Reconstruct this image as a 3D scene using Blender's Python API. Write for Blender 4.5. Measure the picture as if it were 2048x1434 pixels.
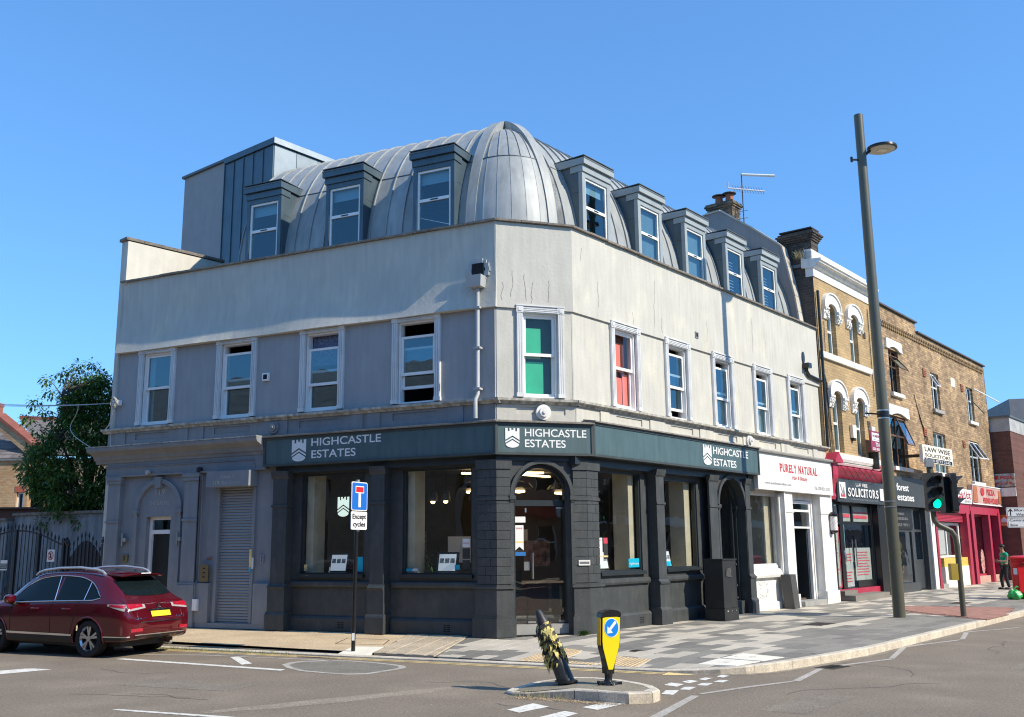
import bpy, bmesh, math, random
from mathutils import Vector, Matrix
random.seed(7)
R_ = math.radians
K = 1.2                                   # drawing units to metres
for o in list(bpy.data.objects): bpy.data.objects.remove(o)
S = bpy.context.scene
COL = S.collection

# ---------------------------------------------------------------- camera
PITCH, ROLL = R_(10.98), R_(-.55)
cd = bpy.data.cameras.new('camera'); cam = bpy.data.objects.new('camera', cd); COL.objects.link(cam)
cd.sensor_width = 36; cd.lens = 36*1951.3/2048; cd.clip_start = .1; cd.clip_end = 3000
fw = Vector((0, math.cos(PITCH), math.sin(PITCH))); u0 = Vector((0, -math.sin(PITCH), math.cos(PITCH))); r0 = Vector((1, 0, 0))
rr = math.cos(ROLL)*r0+math.sin(ROLL)*u0; uu = -math.sin(ROLL)*r0+math.cos(ROLL)*u0
cam.matrix_world = Matrix(((rr.x, uu.x, -fw.x, 0), (rr.y, uu.y, -fw.y, 0), (rr.z, uu.z, -fw.z, 1.6*K), (0, 0, 0, 1)))
S.camera = cam
# ---------------------------------------------------------------- light
SUN_AZ, SUN_EL = R_(-26.2), R_(38)
w = bpy.data.worlds.new('World'); S.world = w; w.use_nodes = True
nt = w.node_tree; bg = nt.nodes['Background']
sky = nt.nodes.new('ShaderNodeTexSky'); sky.sky_type = 'NISHITA'; sky.sun_disc = False
sky.sun_elevation = SUN_EL; sky.sun_rotation = R_(90)-SUN_AZ
sky.air_density = 1.0; sky.dust_density = .15; sky.ozone_density = 1.5
hs = nt.nodes.new('ShaderNodeVectorMath'); hs.operation = 'MULTIPLY'; hs.inputs[1].default_value = (.78, 1.50, 2.38)   # one clear-blue balance for the whole sky
gm_ = nt.nodes.new('ShaderNodeGamma'); gm_.inputs[1].default_value = .65; nt.links.new(sky.outputs[0], gm_.inputs[0]); nt.links.new(gm_.outputs[0], hs.inputs[0]); nt.links.new(hs.outputs[0], bg.inputs[0]); bg.inputs[1].default_value = .15
sl = bpy.data.lights.new('sun', 'SUN'); sl.energy = 5.0; sl.angle = R_(.53); sl.color = (1, .90, .73)
so = bpy.data.objects.new('sun', sl); COL.objects.link(so)
sd = Vector((math.cos(SUN_AZ)*math.cos(SUN_EL), math.sin(SUN_AZ)*math.cos(SUN_EL), math.sin(SUN_EL)))
so.rotation_euler = sd.to_track_quat('Z', 'Y').to_euler()
S.view_settings.view_transform = 'Standard'; S.view_settings.look = 'None'
S.view_settings.exposure = .17; S.view_settings.gamma = 1; S.view_settings.use_curve_mapping = False
S.cycles.max_bounces = 7; S.cycles.transparent_max_bounces = 16; S.cycles.use_denoising = True
S.cycles.caustics_reflective = False; S.cycles.caustics_refractive = False
S.cycles.sample_clamp_indirect = 6; S.cycles.denoising_prefilter = 'ACCURATE'; S.cycles.filter_width = 1.15

# ---------------------------------------------------------------- materials
MATS = {}
def mat(name, col, rough=.75, metal=0., var=.12, sc=2.5, bump=.15, bs=40., streak=0., rv=0., spec=.5, emit=0., coat=0., dirt=None, dsc=1.2, damt=.5, speck=0.):
    if name in MATS: return MATS[name]
    m = bpy.data.materials.new(name); m.use_nodes = True; MATS[name] = m
    n = m.node_tree; N = n.nodes; L = n.links
    b = N['Principled BSDF']; b.inputs['Roughness'].default_value = rough; b.inputs['Metallic'].default_value = metal
    b.inputs['Specular IOR Level'].default_value = spec
    if coat: b.inputs['Coat Weight'].default_value = coat; b.inputs['Coat Roughness'].default_value = .04
    tc = N.new('ShaderNodeTexCoord')
    def noise(s, stretch=None, det=5):
        nz = N.new('ShaderNodeTexNoise'); nz.inputs['Scale'].default_value = s; nz.inputs['Detail'].default_value = det
        if stretch:
            mp = N.new('ShaderNodeMapping'); mp.inputs['Scale'].default_value = stretch
            L.new(tc.outputs['Object'], mp.inputs[0]); L.new(mp.outputs[0], nz.inputs[0])
        else: L.new(tc.outputs['Object'], nz.inputs[0])
        return nz.outputs['Fac']
    def maprange(s, a, b_, c, d):
        r = N.new('ShaderNodeMapRange'); r.inputs[1].default_value = a; r.inputs[2].default_value = b_; r.inputs[3].default_value = c; r.inputs[4].default_value = d
        L.new(s, r.inputs[0]); return r.outputs[0]
    def mul(a, b_):
        r = N.new('ShaderNodeMath'); r.operation = 'MULTIPLY'; L.new(a, r.inputs[0]); L.new(b_, r.inputs[1]); return r.outputs[0]
    f = maprange(noise(sc), .3, .7, 1-var, 1+var)
    if streak: f = mul(f, maprange(noise(3.5, (2.2, 2.2, .28), 6), .35, .7, 1+streak*.5, 1-streak))
    if speck: f = mul(f, mul(maprange(noise(90, None, 2), .3, .7, 1-speck, 1+speck), maprange(noise(27, None, 3), .32, .68, 1-speck*.7, 1+speck*.7)))
    if rv:
        oi = N.new('ShaderNodeObjectInfo'); f = mul(f, maprange(oi.outputs['Random'], 0, 1, 1-rv, 1+rv))
    vm = N.new('ShaderNodeVectorMath'); vm.operation = 'SCALE'; L.new(f, vm.inputs['Scale'])
    src = None
    if dirt:
        mx = N.new('ShaderNodeMix'); mx.data_type = 'RGBA'; mx.inputs[6].default_value = (*col, 1); mx.inputs[7].default_value = (*dirt, 1)
        L.new(maprange(noise(dsc, (1, 1, .6), 8), .52, .75, 0, damt), mx.inputs[0]); L.new(mx.outputs[2], vm.inputs[0])
    else: vm.inputs[0].default_value = col
    L.new(vm.outputs[0], b.inputs['Base Color'])
    if bump:
        bp = N.new('ShaderNodeBump'); bp.inputs['Strength'].default_value = bump; bp.inputs['Distance'].default_value = .02
        L.new(noise(bs, None, 4), bp.inputs['Height']); L.new(bp.outputs[0], b.inputs['Normal'])
    if emit: b.inputs['Emission Color'].default_value = (*col, 1); b.inputs['Emission Strength'].default_value = emit
    return m
def glassmat(name, tint=(.75, .8, .8), base=.06, rough=.0, gl=(1, 1, 1)):
    m = bpy.data.materials.new(name); m.use_nodes = True; MATS[name] = m
    n = m.node_tree; N = n.nodes; L = n.links; N.remove(N['Principled BSDF'])
    t = N.new('ShaderNodeBsdfTransparent'); t.inputs[0].default_value = (*tint, 1)
    g = N.new('ShaderNodeBsdfGlossy'); g.inputs['Roughness'].default_value = rough; g.inputs[0].default_value = (*gl, 1)
    lw = N.new('ShaderNodeLayerWeight'); fr = N.new('ShaderNodeMath'); fr.operation = 'POWER'; fr.inputs[1].default_value = 4.5; L.new(lw.outputs['Facing'], fr.inputs[0])
    ad = N.new('ShaderNodeMath'); ad.operation = 'ADD'; ad.use_clamp = True; ad.inputs[1].default_value = base+.05; L.new(fr.outputs[0], ad.inputs[0])
    tc = N.new('ShaderNodeTexCoord'); nz = N.new('ShaderNodeTexNoise'); nz.inputs['Scale'].default_value = 1.6; nz.inputs['Detail'].default_value = 1
    bp = N.new('ShaderNodeBump'); bp.inputs['Strength'].default_value = .05; bp.inputs['Distance'].default_value = .05
    L.new(tc.outputs['Object'], nz.inputs[0]); L.new(nz.outputs[0], bp.inputs['Height']); L.new(bp.outputs[0], g.inputs['Normal'])
    mx = N.new('ShaderNodeMixShader'); L.new(ad.outputs[0], mx.inputs[0]); L.new(t.outputs[0], mx.inputs[1]); L.new(g.outputs[0], mx.inputs[2])
    L.new(mx.outputs[0], N['Material Output'].inputs[0]); return m
def brickmat(name, th, c1, c2, mortar, bw=.25, bh=.086, bump=.6, stain=.16):
    m = bpy.data.materials.new(name); m.use_nodes = True; MATS[name] = m
    n = m.node_tree; N = n.nodes; L = n.links; b = N['Principled BSDF']; b.inputs['Roughness'].default_value = .85
    tc = N.new('ShaderNodeTexCoord')
    d = N.new('ShaderNodeVectorMath'); d.operation = 'DOT_PRODUCT'; d.inputs[1].default_value = (math.cos(th), math.sin(th), 0)
    L.new(tc.outputs['Object'], d.inputs[0])
    sp = N.new('ShaderNodeSeparateXYZ'); L.new(tc.outputs['Object'], sp.inputs[0])
    cb = N.new('ShaderNodeCombineXYZ'); L.new(d.outputs['Value'], cb.inputs[0]); L.new(sp.outputs['Z'], cb.inputs[1])
    bt = N.new('ShaderNodeTexBrick'); L.new(cb.outputs[0], bt.inputs['Vector']); bt.inputs['Scale'].default_value = 1
    bt.inputs['Brick Width'].default_value = bw*K; bt.inputs['Row Height'].default_value = bh*K; bt.inputs['Mortar Size'].default_value = .009
    bt.inputs['Mortar Smooth'].default_value = .15; bt.inputs['Bias'].default_value = 0
    bt.inputs['Color1'].default_value = (*c1, 1); bt.inputs['Color2'].default_value = (*c2, 1); bt.inputs['Mortar'].default_value = (*mortar, 1)
    nz = N.new('ShaderNodeTexNoise'); nz.inputs['Scale'].default_value = .8; nz.inputs['Detail'].default_value = 4; L.new(tc.outputs['Object'], nz.inputs[0])
    mr = N.new('ShaderNodeMapRange'); mr.inputs[1].default_value = .3; mr.inputs[2].default_value = .7; mr.inputs[3].default_value = 1-stain; mr.inputs[4].default_value = 1+stain
    L.new(nz.outputs[0], mr.inputs[0])
    vm = N.new('ShaderNodeVectorMath'); vm.operation = 'SCALE'; L.new(bt.outputs['Color'], vm.inputs[0]); L.new(mr.outputs[0], vm.inputs['Scale'])
    L.new(vm.outputs[0], b.inputs['Base Color'])
    bp = N.new('ShaderNodeBump'); bp.inputs['Strength'].default_value = bump; bp.inputs['Distance'].default_value = .02; bp.invert = True
    L.new(bt.outputs['Fac'], bp.inputs['Height']); L.new(bp.outputs[0], b.inputs['Normal']); return m

# ---------------------------------------------------------------- frames of reference
class Frame:
    """u runs along a wall, n out of it, z up"""
    def __init__(s, o, th, outward):
        s.o = Vector((o[0], o[1], 0)); s.th = th; s.d = Vector((math.cos(th), math.sin(th), 0))
        s.n = Vector((-math.sin(th), math.cos(th), 0))*outward
        s.right = s.d if (-s.n).cross(Vector((0, 0, 1))).dot(s.d) > 0 else -s.d
        s.rs = 1 if s.right == s.d else -1
    def p(s, u, n, z): return s.o+s.d*u+s.n*n+Vector((0, 0, z))
PA = Vector((-.316, 18.395, 0)); PC = Vector((1.224, 18.877, 0))
THL, THR = R_(154.48), R_(50.84); THB = math.atan2(PC.y-PA.y, PC.x-PA.x)
FL = Frame(PA, THL, 1)          # left face (side street)
FB = Frame(PA, THB, -1)         # cut corner
FR = Frame(PC, THR, -1)         # right face (main road)
if FL.n.y > 0: FL.n = -FL.n
FL.right = -FL.d; FL.rs = -1
FW = Frame((0, 0, 0), 0, 1)
BL = (PC-PA).length
# ---------------------------------------------------------------- mesh collector
SINGLY = set('dado_block black_pier post slot door lower_trim reflector side_window sill_strip sill_trim silver_trim tail_lamp tail_lamp_lens steel_band stile finial emblem_panel riser_moulding hinge rivet bracket panel_gap torn_sticker step grate_bar vent_slot cowl_leg frosted_film printed_line shop_back_wall upper_room_wall sign_border element parapet_gutter fascia_soffit wall_cable wire_tangle worn_letter red_stripe flaked_paint patch_fitting surface_cable kebab_picture'.split())
def V(*a): return Vector(a)
class MB:
    def __init__(s): s.v = []; s.f = []; s.mi = []; s.cur = 0; s.pc = []
    def add(s, vs, fs):
        b = len(s.v); s.pc.append((b, len(s.f))); s.v += [Vector(x) for x in vs]; s.f += [tuple(b+i for i in f) for f in fs]; s.mi += [s.cur]*len(fs)
    def box(s, F, u0, u1, n0, n1, z0, z1):
        c = [F.p(u, n, z) for z in (z0, z1) for u, n in ((u0, n0), (u1, n0), (u1, n1), (u0, n1))]
        s.add(c, [(0, 3, 2, 1), (4, 5, 6, 7), (0, 1, 5, 4), (1, 2, 6, 5), (2, 3, 7, 6), (3, 0, 4, 7)]); return s
    def hexa(s, c): s.add(c, [(0, 3, 2, 1), (4, 5, 6, 7), (0, 1, 5, 4), (1, 2, 6, 5), (2, 3, 7, 6), (3, 0, 4, 7)]); return s
    def quad(s, a, b, c, d): s.add([a, b, c, d], [(0, 1, 2, 3)]); return s
    def prism(s, pts, off):
        """closed planar outline swept by vector off"""
        n = len(pts); off = Vector(off); a = [Vector(p) for p in pts]; b = [p+off for p in a]
        s.add(a+b, [tuple(range(n))[::-1], tuple(range(n, 2*n))]+[(i, (i+1) % n, n+(i+1) % n, n+i) for i in range(n)]); return s
    def fprism(s, F, uz, n0, n1): return s.prism([F.p(u, n0, z) for u, z in uz], F.n*(n1-n0))
    def profile(s, F, nz, u0, u1):
        """outline in the n,z plane swept along u"""
        return s.prism([F.p(u0, n, z) for n, z in nz], F.d*(u1-u0))
    def tube(s, pts, r, seg=8, cap=True):
        pts = [Vector(p) for p in pts]; rs = r if isinstance(r, (list, tuple)) else [r]*len(pts); rings = []; up = None
        for i, p in enumerate(pts):
            t = (pts[min(i+1, len(pts)-1)]-pts[max(i-1, 0)]).normalized()
            if up is None: up = t.orthogonal().normalized()
            up = (up-t*up.dot(t)).normalized(); sd_ = t.cross(up)
            rings.append([p+(up*math.cos(2*math.pi*k/seg)+sd_*math.sin(2*math.pi*k/seg))*rs[i] for k in range(seg)])
        vs = [q for rg in rings for q in rg]; fs = []
        for i in range(len(pts)-1):
            for k in range(seg): fs.append((i*seg+k, i*seg+(k+1) % seg, (i+1)*seg+(k+1) % seg, (i+1)*seg+k))
        if cap: fs += [tuple(range(seg))[::-1], tuple((len(pts)-1)*seg+k for k in range(seg))]
        s.add(vs, fs); return s
    def lathe(s, c, prof, seg=24, ax=None, sx=1., sy=1.):
        """profile (r, z) about a vertical line through c"""
        c = Vector(c); vs = []; fs = []
        for r, z in prof:
            for k in range(seg):
                a = 2*math.pi*k/seg; vs.append(c+V(math.cos(a)*r*sx, math.sin(a)*r*sy, z))
        m = len(prof)
        for i in range(m-1):
            for k in range(seg): fs.append((i*seg+k, i*seg+(k+1) % seg, (i+1)*seg+(k+1) % seg, (i+1)*seg+k))
        fs += [tuple(range(seg))[::-1], tuple((m-1)*seg+k for k in range(seg))]
        if ax: vs = [c+ax@(v-c) for v in vs]
        s.add(vs, fs); return s
    def disc(s, F, u, n0, n1, z, r, seg=24, ru=None, a0=0):
        return s.prism([F.p(u+math.cos(a0+2*math.pi*k/seg)*(ru or r), n0, z+math.sin(a0+2*math.pi*k/seg)*r) for k in range(seg)], F.n*(n1-n0))
    def mesh(s, name, org=(0, 0, 0), smooth=None):
        me = bpy.data.meshes.new(name); o = Vector(org)
        me.from_pydata([tuple(v-o) for v in s.v], [], s.f); me.validate()
        bm = bmesh.new(); bm.from_mesh(me); bmesh.ops.recalc_face_normals(bm, faces=bm.faces); bm.to_mesh(me); bm.free()
        if len(set(s.mi)) > 1 and len(me.polygons) == len(s.mi):
            for p_, i in zip(me.polygons, s.mi): p_.material_index = i
        if smooth:
            for p_ in me.polygons: p_.use_smooth = True
            me.set_sharp_from_angle(angle=R_(smooth))
        return me
    def obj(s, name, m=None, parent=None, smooth=None, kind=None, **kw):
        if parent and name in SINGLY and len(s.pc) > 1:                 # each piece becomes a part of its own
            out = None; ends = s.pc[1:]+[(len(s.v), len(s.f))]
            for (a, c), (b_, d) in zip(s.pc, ends):
                q = MB(); q.v = s.v[a:b_]; q.f = [tuple(i-a for i in f) for f in s.f[c:d]]; q.mi = s.mi[c:d]
                o = q.obj(name, m, parent, smooth, kind, **kw); out = out or o
            return out
        org = worldloc(parent) if parent else V(0, 0, 0)
        if not parent and s.v and kind != 'structure':
            lo = [min(v[i] for v in s.v) for i in range(3)]; hi = [max(v[i] for v in s.v) for i in range(3)]
            org = V((lo[0]+hi[0])/2, (lo[1]+hi[1])/2, lo[2])
        me = s.mesh(name, org, smooth)
        for x in (m if isinstance(m, (list, tuple)) else [m]):
            if x: me.materials.append(x)
        return put(name, me, parent, None if parent else org, kind, **kw)
WL = {}
def worldloc(o): return WL.get(o.name, V(0, 0, 0))
def put(name, data, parent=None, loc=None, kind=None, label=None, cat=None, group=None):
    o = bpy.data.objects.new(name, data); COL.objects.link(o)
    if parent:
        o.parent = parent
        if loc is not None: o.location = loc
        WL[o.name] = worldloc(parent)+(Vector(loc) if loc is not None else V(0, 0, 0))
    else:
        if loc is not None: o.location = loc
        WL[o.name] = Vector(o.location)
    tag(o, label, cat, group, kind); return o
def tag(o, label=None, cat=None, group=None, kind=None):
    if label: o['label'] = label
    if cat: o['category'] = cat
    if group: o['group'] = group
    if kind: o['kind'] = kind
    return o
def thing(name, loc, label, cat, group=None): return put(name, None, None, Vector(loc), None, label, cat, group)
def kids(o): return [c for c in bpy.data.objects if c.parent == o]
def copy_tree(o, loc=None, rz=None, parent=None, kk=None):
    if kk is None:
        kk = {}
        for c in bpy.data.objects:
            if c.parent: kk.setdefault(c.parent.name, []).append(c)
    c = o.copy(); COL.objects.link(c)
    if parent: c.parent = parent
    if loc is not None: c.location = loc
    if rz is not None: c.rotation_euler.z = rz
    for ch in kk.get(o.name, []): copy_tree(ch, None, None, c, kk)
    return c
def text(s_, F, ul, z, n, h, width=None, m=None, parent=None, name='lettering', ext=.004, bold=0., shear=0., align='L', spacing=1.):
    """lettering on a wall: ul = u of its left end as one reads it, z baseline, h cap height"""
    c = bpy.data.curves.new('txt', 'FONT'); c.body = s_; c.size = 1; c.extrude = 0; c.offset = bold; c.shear = shear; c.space_character = spacing
    o = bpy.data.objects.new('txt', c); COL.objects.link(o); bpy.context.view_layer.update()
    dg = bpy.context.evaluated_depsgraph_get(); me0 = bpy.data.meshes.new_from_object(o.evaluated_get(dg))
    vs = [v.co.copy() for v in me0.vertices]; fs = [tuple(p_.vertices) for p_ in me0.polygons]
    COL.objects.unlink(o); bpy.data.objects.remove(o); bpy.data.curves.remove(c); bpy.data.meshes.remove(me0)
    if not vs: return None
    x0 = min(v.x for v in vs); x1 = max(v.x for v in vs); hs_ = h/.73
    wx = (width/(x1-x0)) if width else hs_
    off = {'L': 0, 'C': -(x1-x0)*wx/2, 'R': -(x1-x0)*wx}[align]
    mb = MB(); base = len(vs)
    top = [F.p(ul, n+ext, z)+F.right*((v.x-x0)*wx+off)+V(0, 0, v.y*hs_) for v in vs]
    mb.add(top, fs)
    if parent is None: return mb
    return mb.obj(name, m, parent)
def lerp(a, b, t): return a+(b-a)*t
def clip_poly(poly, clip):
    """convex clip (counter-clockwise) of a 2d polygon"""
    out = poly
    for i in range(len(clip)):
        a, b = clip[i], clip[(i+1) % len(clip)]; inp = out; out = []
        if not inp: return []
        side = lambda p_: (b[0]-a[0])*(p_[1]-a[1])-(b[1]-a[1])*(p_[0]-a[0])
        for j in range(len(inp)):
            p_, q = inp[j], inp[(j+1) % len(inp)]; sp, sq = side(p_), side(q)
            if sp >= 0: out.append(p_)
            if (sp > 0 and sq < 0) or (sp < 0 and sq > 0):
                t = sp/(sp-sq); out.append((p_[0]+(q[0]-p_[0])*t, p_[1]+(q[1]-p_[1])*t))
    return out
def area(p_): return sum(p_[i][0]*p_[(i+1) % len(p_)][1]-p_[(i+1) % len(p_)][0]*p_[i][1] for i in range(len(p_)))/2
def ccw(p_): return p_ if area(p_) > 0 else p_[::-1]
def wall_with_holes(mb, F, u0, u1, z0, z1, holes, nf, nb):
    """wall between n=nb and n=nf; holes (u0,u1,z0,z1[,rise]) get reveals; rise > 0 makes an arched head"""
    us = sorted({u0, u1, *[h[0] for h in holes], *[h[1] for h in holes]}); zs = sorted({z0, z1, *[h[2] for h in holes], *[h[3] for h in holes]})
    us = [u for u in us if u0 <= u <= u1]; zs = [z for z in zs if z0 <= z <= z1]
    inh = lambda u, z: any(h[0] < u < h[1] and h[2] < z < h[3] for h in holes)
    for i in range(len(us)-1):
        for j in range(len(zs)-1):
            if inh((us[i]+us[i+1])/2, (zs[j]+zs[j+1])/2): continue
            for n in (nf, nb):
                mb.quad(F.p(us[i], n, zs[j]), F.p(us[i+1], n, zs[j]), F.p(us[i+1], n, zs[j+1]), F.p(us[i], n, zs[j+1]))
    for h in holes:
        a, b, c, d = h[:4]; rise = h[4] if len(h) > 4 else 0
        for q in (((a, c), (a, d-rise)), ((b, c), (b, d-rise)), ((a, c), (b, c))):
            mb.quad(F.p(q[0][0], nf, q[0][1]), F.p(q[1][0], nf, q[1][1]), F.p(q[1][0], nb, q[1][1]), F.p(q[0][0], nb, q[0][1]))
        if not rise: mb.quad(F.p(a, nf, d), F.p(b, nf, d), F.p(b, nb, d), F.p(a, nb, d))
        else:
            mc, hw = (a+b)/2, (b-a)/2; pts = [(mc-hw*math.cos(math.pi*k/16), d-rise+rise*math.sin(math.pi*k/16)) for k in range(17)]
            for k in range(16):
                p_, q = pts[k], pts[k+1]
                for n in (nf, nb): mb.quad(F.p(p_[0], n, p_[1]), F.p(q[0], n, q[1]), F.p(q[0], n, d), F.p(p_[0], n, d))
                mb.quad(F.p(p_[0], nf, p_[1]), F.p(q[0], nf, q[1]), F.p(q[0], nb, q[1]), F.p(p_[0], nb, p_[1]))
    for u in (u0, u1): mb.quad(F.p(u, nf, z0), F.p(u, nb, z0), F.p(u, nb, z1), F.p(u, nf, z1))
    for z in (z0, z1): mb.quad(F.p(u0, nf, z), F.p(u1, nf, z), F.p(u1, nb, z), F.p(u0, nb, z))

# palette
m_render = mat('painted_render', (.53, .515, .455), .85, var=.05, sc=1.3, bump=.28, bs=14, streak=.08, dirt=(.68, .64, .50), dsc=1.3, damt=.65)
m_render2 = mat('painted_render_shaded', (.35, .355, .36), .85, var=.05, sc=1.3, bump=.2, bs=18, streak=.07)  # same render as the other walls, darkened in colour for the shaded side
m_greyp = mat('grey_painted_stucco', (.235, .25, .265), .8, var=.07, bump=.12, bs=25, streak=.08)
m_shop = mat('charcoal_masonry_paint', (.047, .053, .054), .62, var=.16, sc=3, bump=.25, bs=20, streak=.14, dirt=(.09, .088, .08), dsc=3.5, damt=.5)
m_shopd = mat('charcoal_joinery', (.022, .03, .034), .4, var=.1, bump=.04)
m_sign = mat('sign_green', (.075, .125, .13), .45, var=.05, bump=.02, streak=.14)
m_signf = mat('sign_frame', (.05, .06, .058), .5, var=.2, bump=.1)
m_white = mat('white_upvc', (.86, .85, .82), .35, var=.03, bump=.02)
m_whitep = mat('white_masonry_paint', (.78, .77, .72), .7, var=.07, bump=.15, streak=.1, dirt=(.5, .47, .38), dsc=2.5, damt=.4)
m_surr = mat('white_window_surround', (.66, .665, .65), .5, var=.08, bump=.05, streak=.12)
m_letter = mat('white_letter', (.82, .82, .8), .4, var=.02, bump=0)
m_zinc = mat('zinc_sheet', (.335, .35, .345), .55, metal=.10, var=.09, sc=1.5, bump=.3, bs=2.2, streak=.14, rv=.07)
m_zincd = mat('zinc_cladding_shaded', (.085, .125, .15), .4, metal=.35, var=.12, sc=2, bump=.08, bs=4, streak=.08, rv=.05)  # shade put into the zinc colour; sunlit faces use lighter copies
m_lead = mat('lead_edge', (.13, .15, .16), .55, metal=.3, var=.15)
m_cope = mat('weathered_stone_coping', (.21, .185, .155), .9, var=.3, sc=9, bump=.5, bs=30, rv=.15)
m_glass = glassmat('window_glass', (.62, .74, .78), .14, gl=(.55, .8, .88))
m_glass_board = glassmat('clear_window_glass', (.93, .95, .94), .0)
m_glass_shop = glassmat('shop_glass', (.88, .9, .88), .07, gl=(.95, .95, .92))
m_glass_dorm = glassmat('dormer_glass', (.5, .68, .76), .10, gl=(.6, .82, .88))
m_black = mat('black_gloss_paint', (.012, .013, .014), .3, var=.1, bump=.02)
m_dark = mat('dark_void', (.01, .01, .012), .9, bump=0)
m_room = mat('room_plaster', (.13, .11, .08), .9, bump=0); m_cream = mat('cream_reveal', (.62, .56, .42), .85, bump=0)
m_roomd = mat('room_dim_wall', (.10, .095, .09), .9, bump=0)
m_wood = mat('timber_floor', (.13, .10, .075), .5, var=.2)
m_green = mat('green_window_film', (.02, .44, .22), .5, var=.08, bump=0)
m_red = mat('red_window_film', (.94, .22, .17), .5, var=.05, bump=0)
m_curt = mat('net_curtain', (.55, .55, .48), .9, var=.12, sc=14, bump=.3, bs=20)
m_blind = mat('white_blind', (.62, .66, .66), .8, var=.03, bump=0)
m_galv = mat('galvanised_slat', (.27, .285, .30), .5, metal=.25, var=.06, bump=.04, rv=.06)
m_steel = mat('brushed_steel', (.55, .55, .53), .3, metal=.9, bump=0)
m_brass = mat('brass_plate', (.28, .21, .11), .35, metal=.7, var=.1)
m_stone = mat('pale_stone', (.34, .335, .31), .8, var=.12, bump=.15)
m_pipe = mat('painted_pipe', (.42, .43, .42), .55, var=.06, bump=.05)
m_terra = mat('terracotta', (.36, .12, .06), .8, var=.15)
m_redp = mat('crimson_shop_paint', (.42, .03, .065), .45, var=.1, bump=.05)
m_redtxt = mat('red_letter', (.55, .02, .03), .5, bump=0, var=.02)
m_greytxt = mat('grey_letter', (.25, .25, .25), .5, bump=0, var=.02)
m_blacktxt = mat('black_letter', (.02, .02, .02), .5, bump=0, var=.02)
m_maroon = mat('maroon_print', (.28, .04, .09), .5, bump=0, var=.04)
m_pole = mat('olive_grey_column_paint', (.10, .098, .068), .38, var=.06, bump=.02, bs=60)
m_asphalt = mat('asphalt', (.235, .19, .138), .9, var=.09, sc=.9, bump=.5, bs=110, speck=.32, dirt=(.31, .255, .185), dsc=.45, damt=.55)
m_mark = mat('white_road_paint', (.78, .75, .66), .75, var=.08, bump=.2, bs=80, speck=.12, dirt=(.2, .19, .17), dsc=14, damt=.75)
m_markold = mat('worn_road_paint', (.46, .42, .36), .8, var=.12, bump=.3, bs=90, speck=.2, dirt=(.25, .22, .18), dsc=16, damt=.8)
m_yel = mat('yellow_road_paint', (.88, .66, .28), .75, var=.12, bump=.2, bs=80, speck=.15, dirt=(.25, .2, .12), dsc=9, damt=.6)
m_kerb = mat('granite_kerb', (.60, .53, .42), .85, var=.14, sc=5, bump=.35, bs=45, speck=.2, rv=.08)
m_joint = mat('paving_joint', (.15, .14, .12), .95, var=.1)
m_slab = [mat('granite_slab_dark', (.21, .195, .165), .75, var=.07, bump=.1, speck=.14, rv=.12), mat('granite_slab_mid', (.265, .245, .205), .75, var=.07, bump=.1, speck=.14, rv=.12), mat('granite_slab_light', (.55, .49, .39), .75, var=.06, bump=.1, speck=.12, rv=.08)]
m_buff = mat('buff_tarmac', (.60, .46, .29), .9, var=.13, sc=1.2, bump=.4, bs=90, speck=.28, dirt=(.46, .36, .24), dsc=.8, damt=.6)
m_dome = mat('tactile_dome', (.46, .27, .10), .85, bump=0); m_tact = mat('buff_tactile', (.70, .57, .37), .85, var=.12, bump=.15, speck=.12, rv=.08)
m_cord = mat('buff_corduroy', (.56, .47, .34), .85, var=.12, bump=.2, speck=.15, rv=.1)
m_cover = mat('pale_concrete_cover', (.84, .78, .64), .85, var=.08, bump=.1, speck=.1)
m_iron = mat('rusty_iron', (.11, .085, .065), .8, metal=.3, var=.3, sc=12)

# ================================================================ GROUND
RZ = -.12
KL0 = V(-2.68, 16.47, 0); KLd = V(-.9025, .4305, 0)              # left kerb line (outer edge)
def smooth(t): t = max(0, min(1, t)); return t*t*(3-2*t)
NL = V(.4305, .9025, 0)                                           # from that kerb towards the wall
def zp(x, y):
    """pavement level: falls a little towards the dropped side-street kerb"""
    d = (V(x, y, 0)-KL0).dot(NL); return -.092*(1-max(0, min(1, d/3.3)))*(1-smooth((x-1.8)/1.9))
def P2(u, n): q = FR.p(u, n, 0); return (q.x, q.y)
KERB = [tuple((KL0+KLd*t).xy) for t in (34, 24, 16, 11, 8, 5, 2.5, 0, -2.5, -4.2)]
KERB += [(1.62, 14.40), (2.05, 14.16), (2.45, 13.98), (2.8, 13.88), (3.15, 13.88), (3.5, 14.02), (3.85, 14.30), (4.25, 14.67), (4.75, 15.15), (5.2, 15.62)]
KERB += [P2(u, 5.2) for u in (.6, 1.5, 3, 5, 7, 9, 11, 13, 16, 20, 25, 30, 36, 45, 60, 80)]
KERB = [KERB[0]]+[k for k in KERB[1:]]
def offset_poly(pl, d):
    out = []
    for i, p_ in enumerate(pl):
        a = Vector(pl[max(i-1, 0)]); b = Vector(pl[min(i+1, len(pl)-1)]); t = (b-a).normalized(); out.append((p_[0]-t.y*d, p_[1]+t.x*d))
    return out
KIN = offset_poly(KERB, .125)
# road sheet
mb = MB(); mb.quad(V(-300, -200, RZ), V(400, -200, RZ), V(400, 500, RZ), V(-300, 500, RZ)); road = mb.obj('road', m_asphalt, kind='structure')
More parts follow.
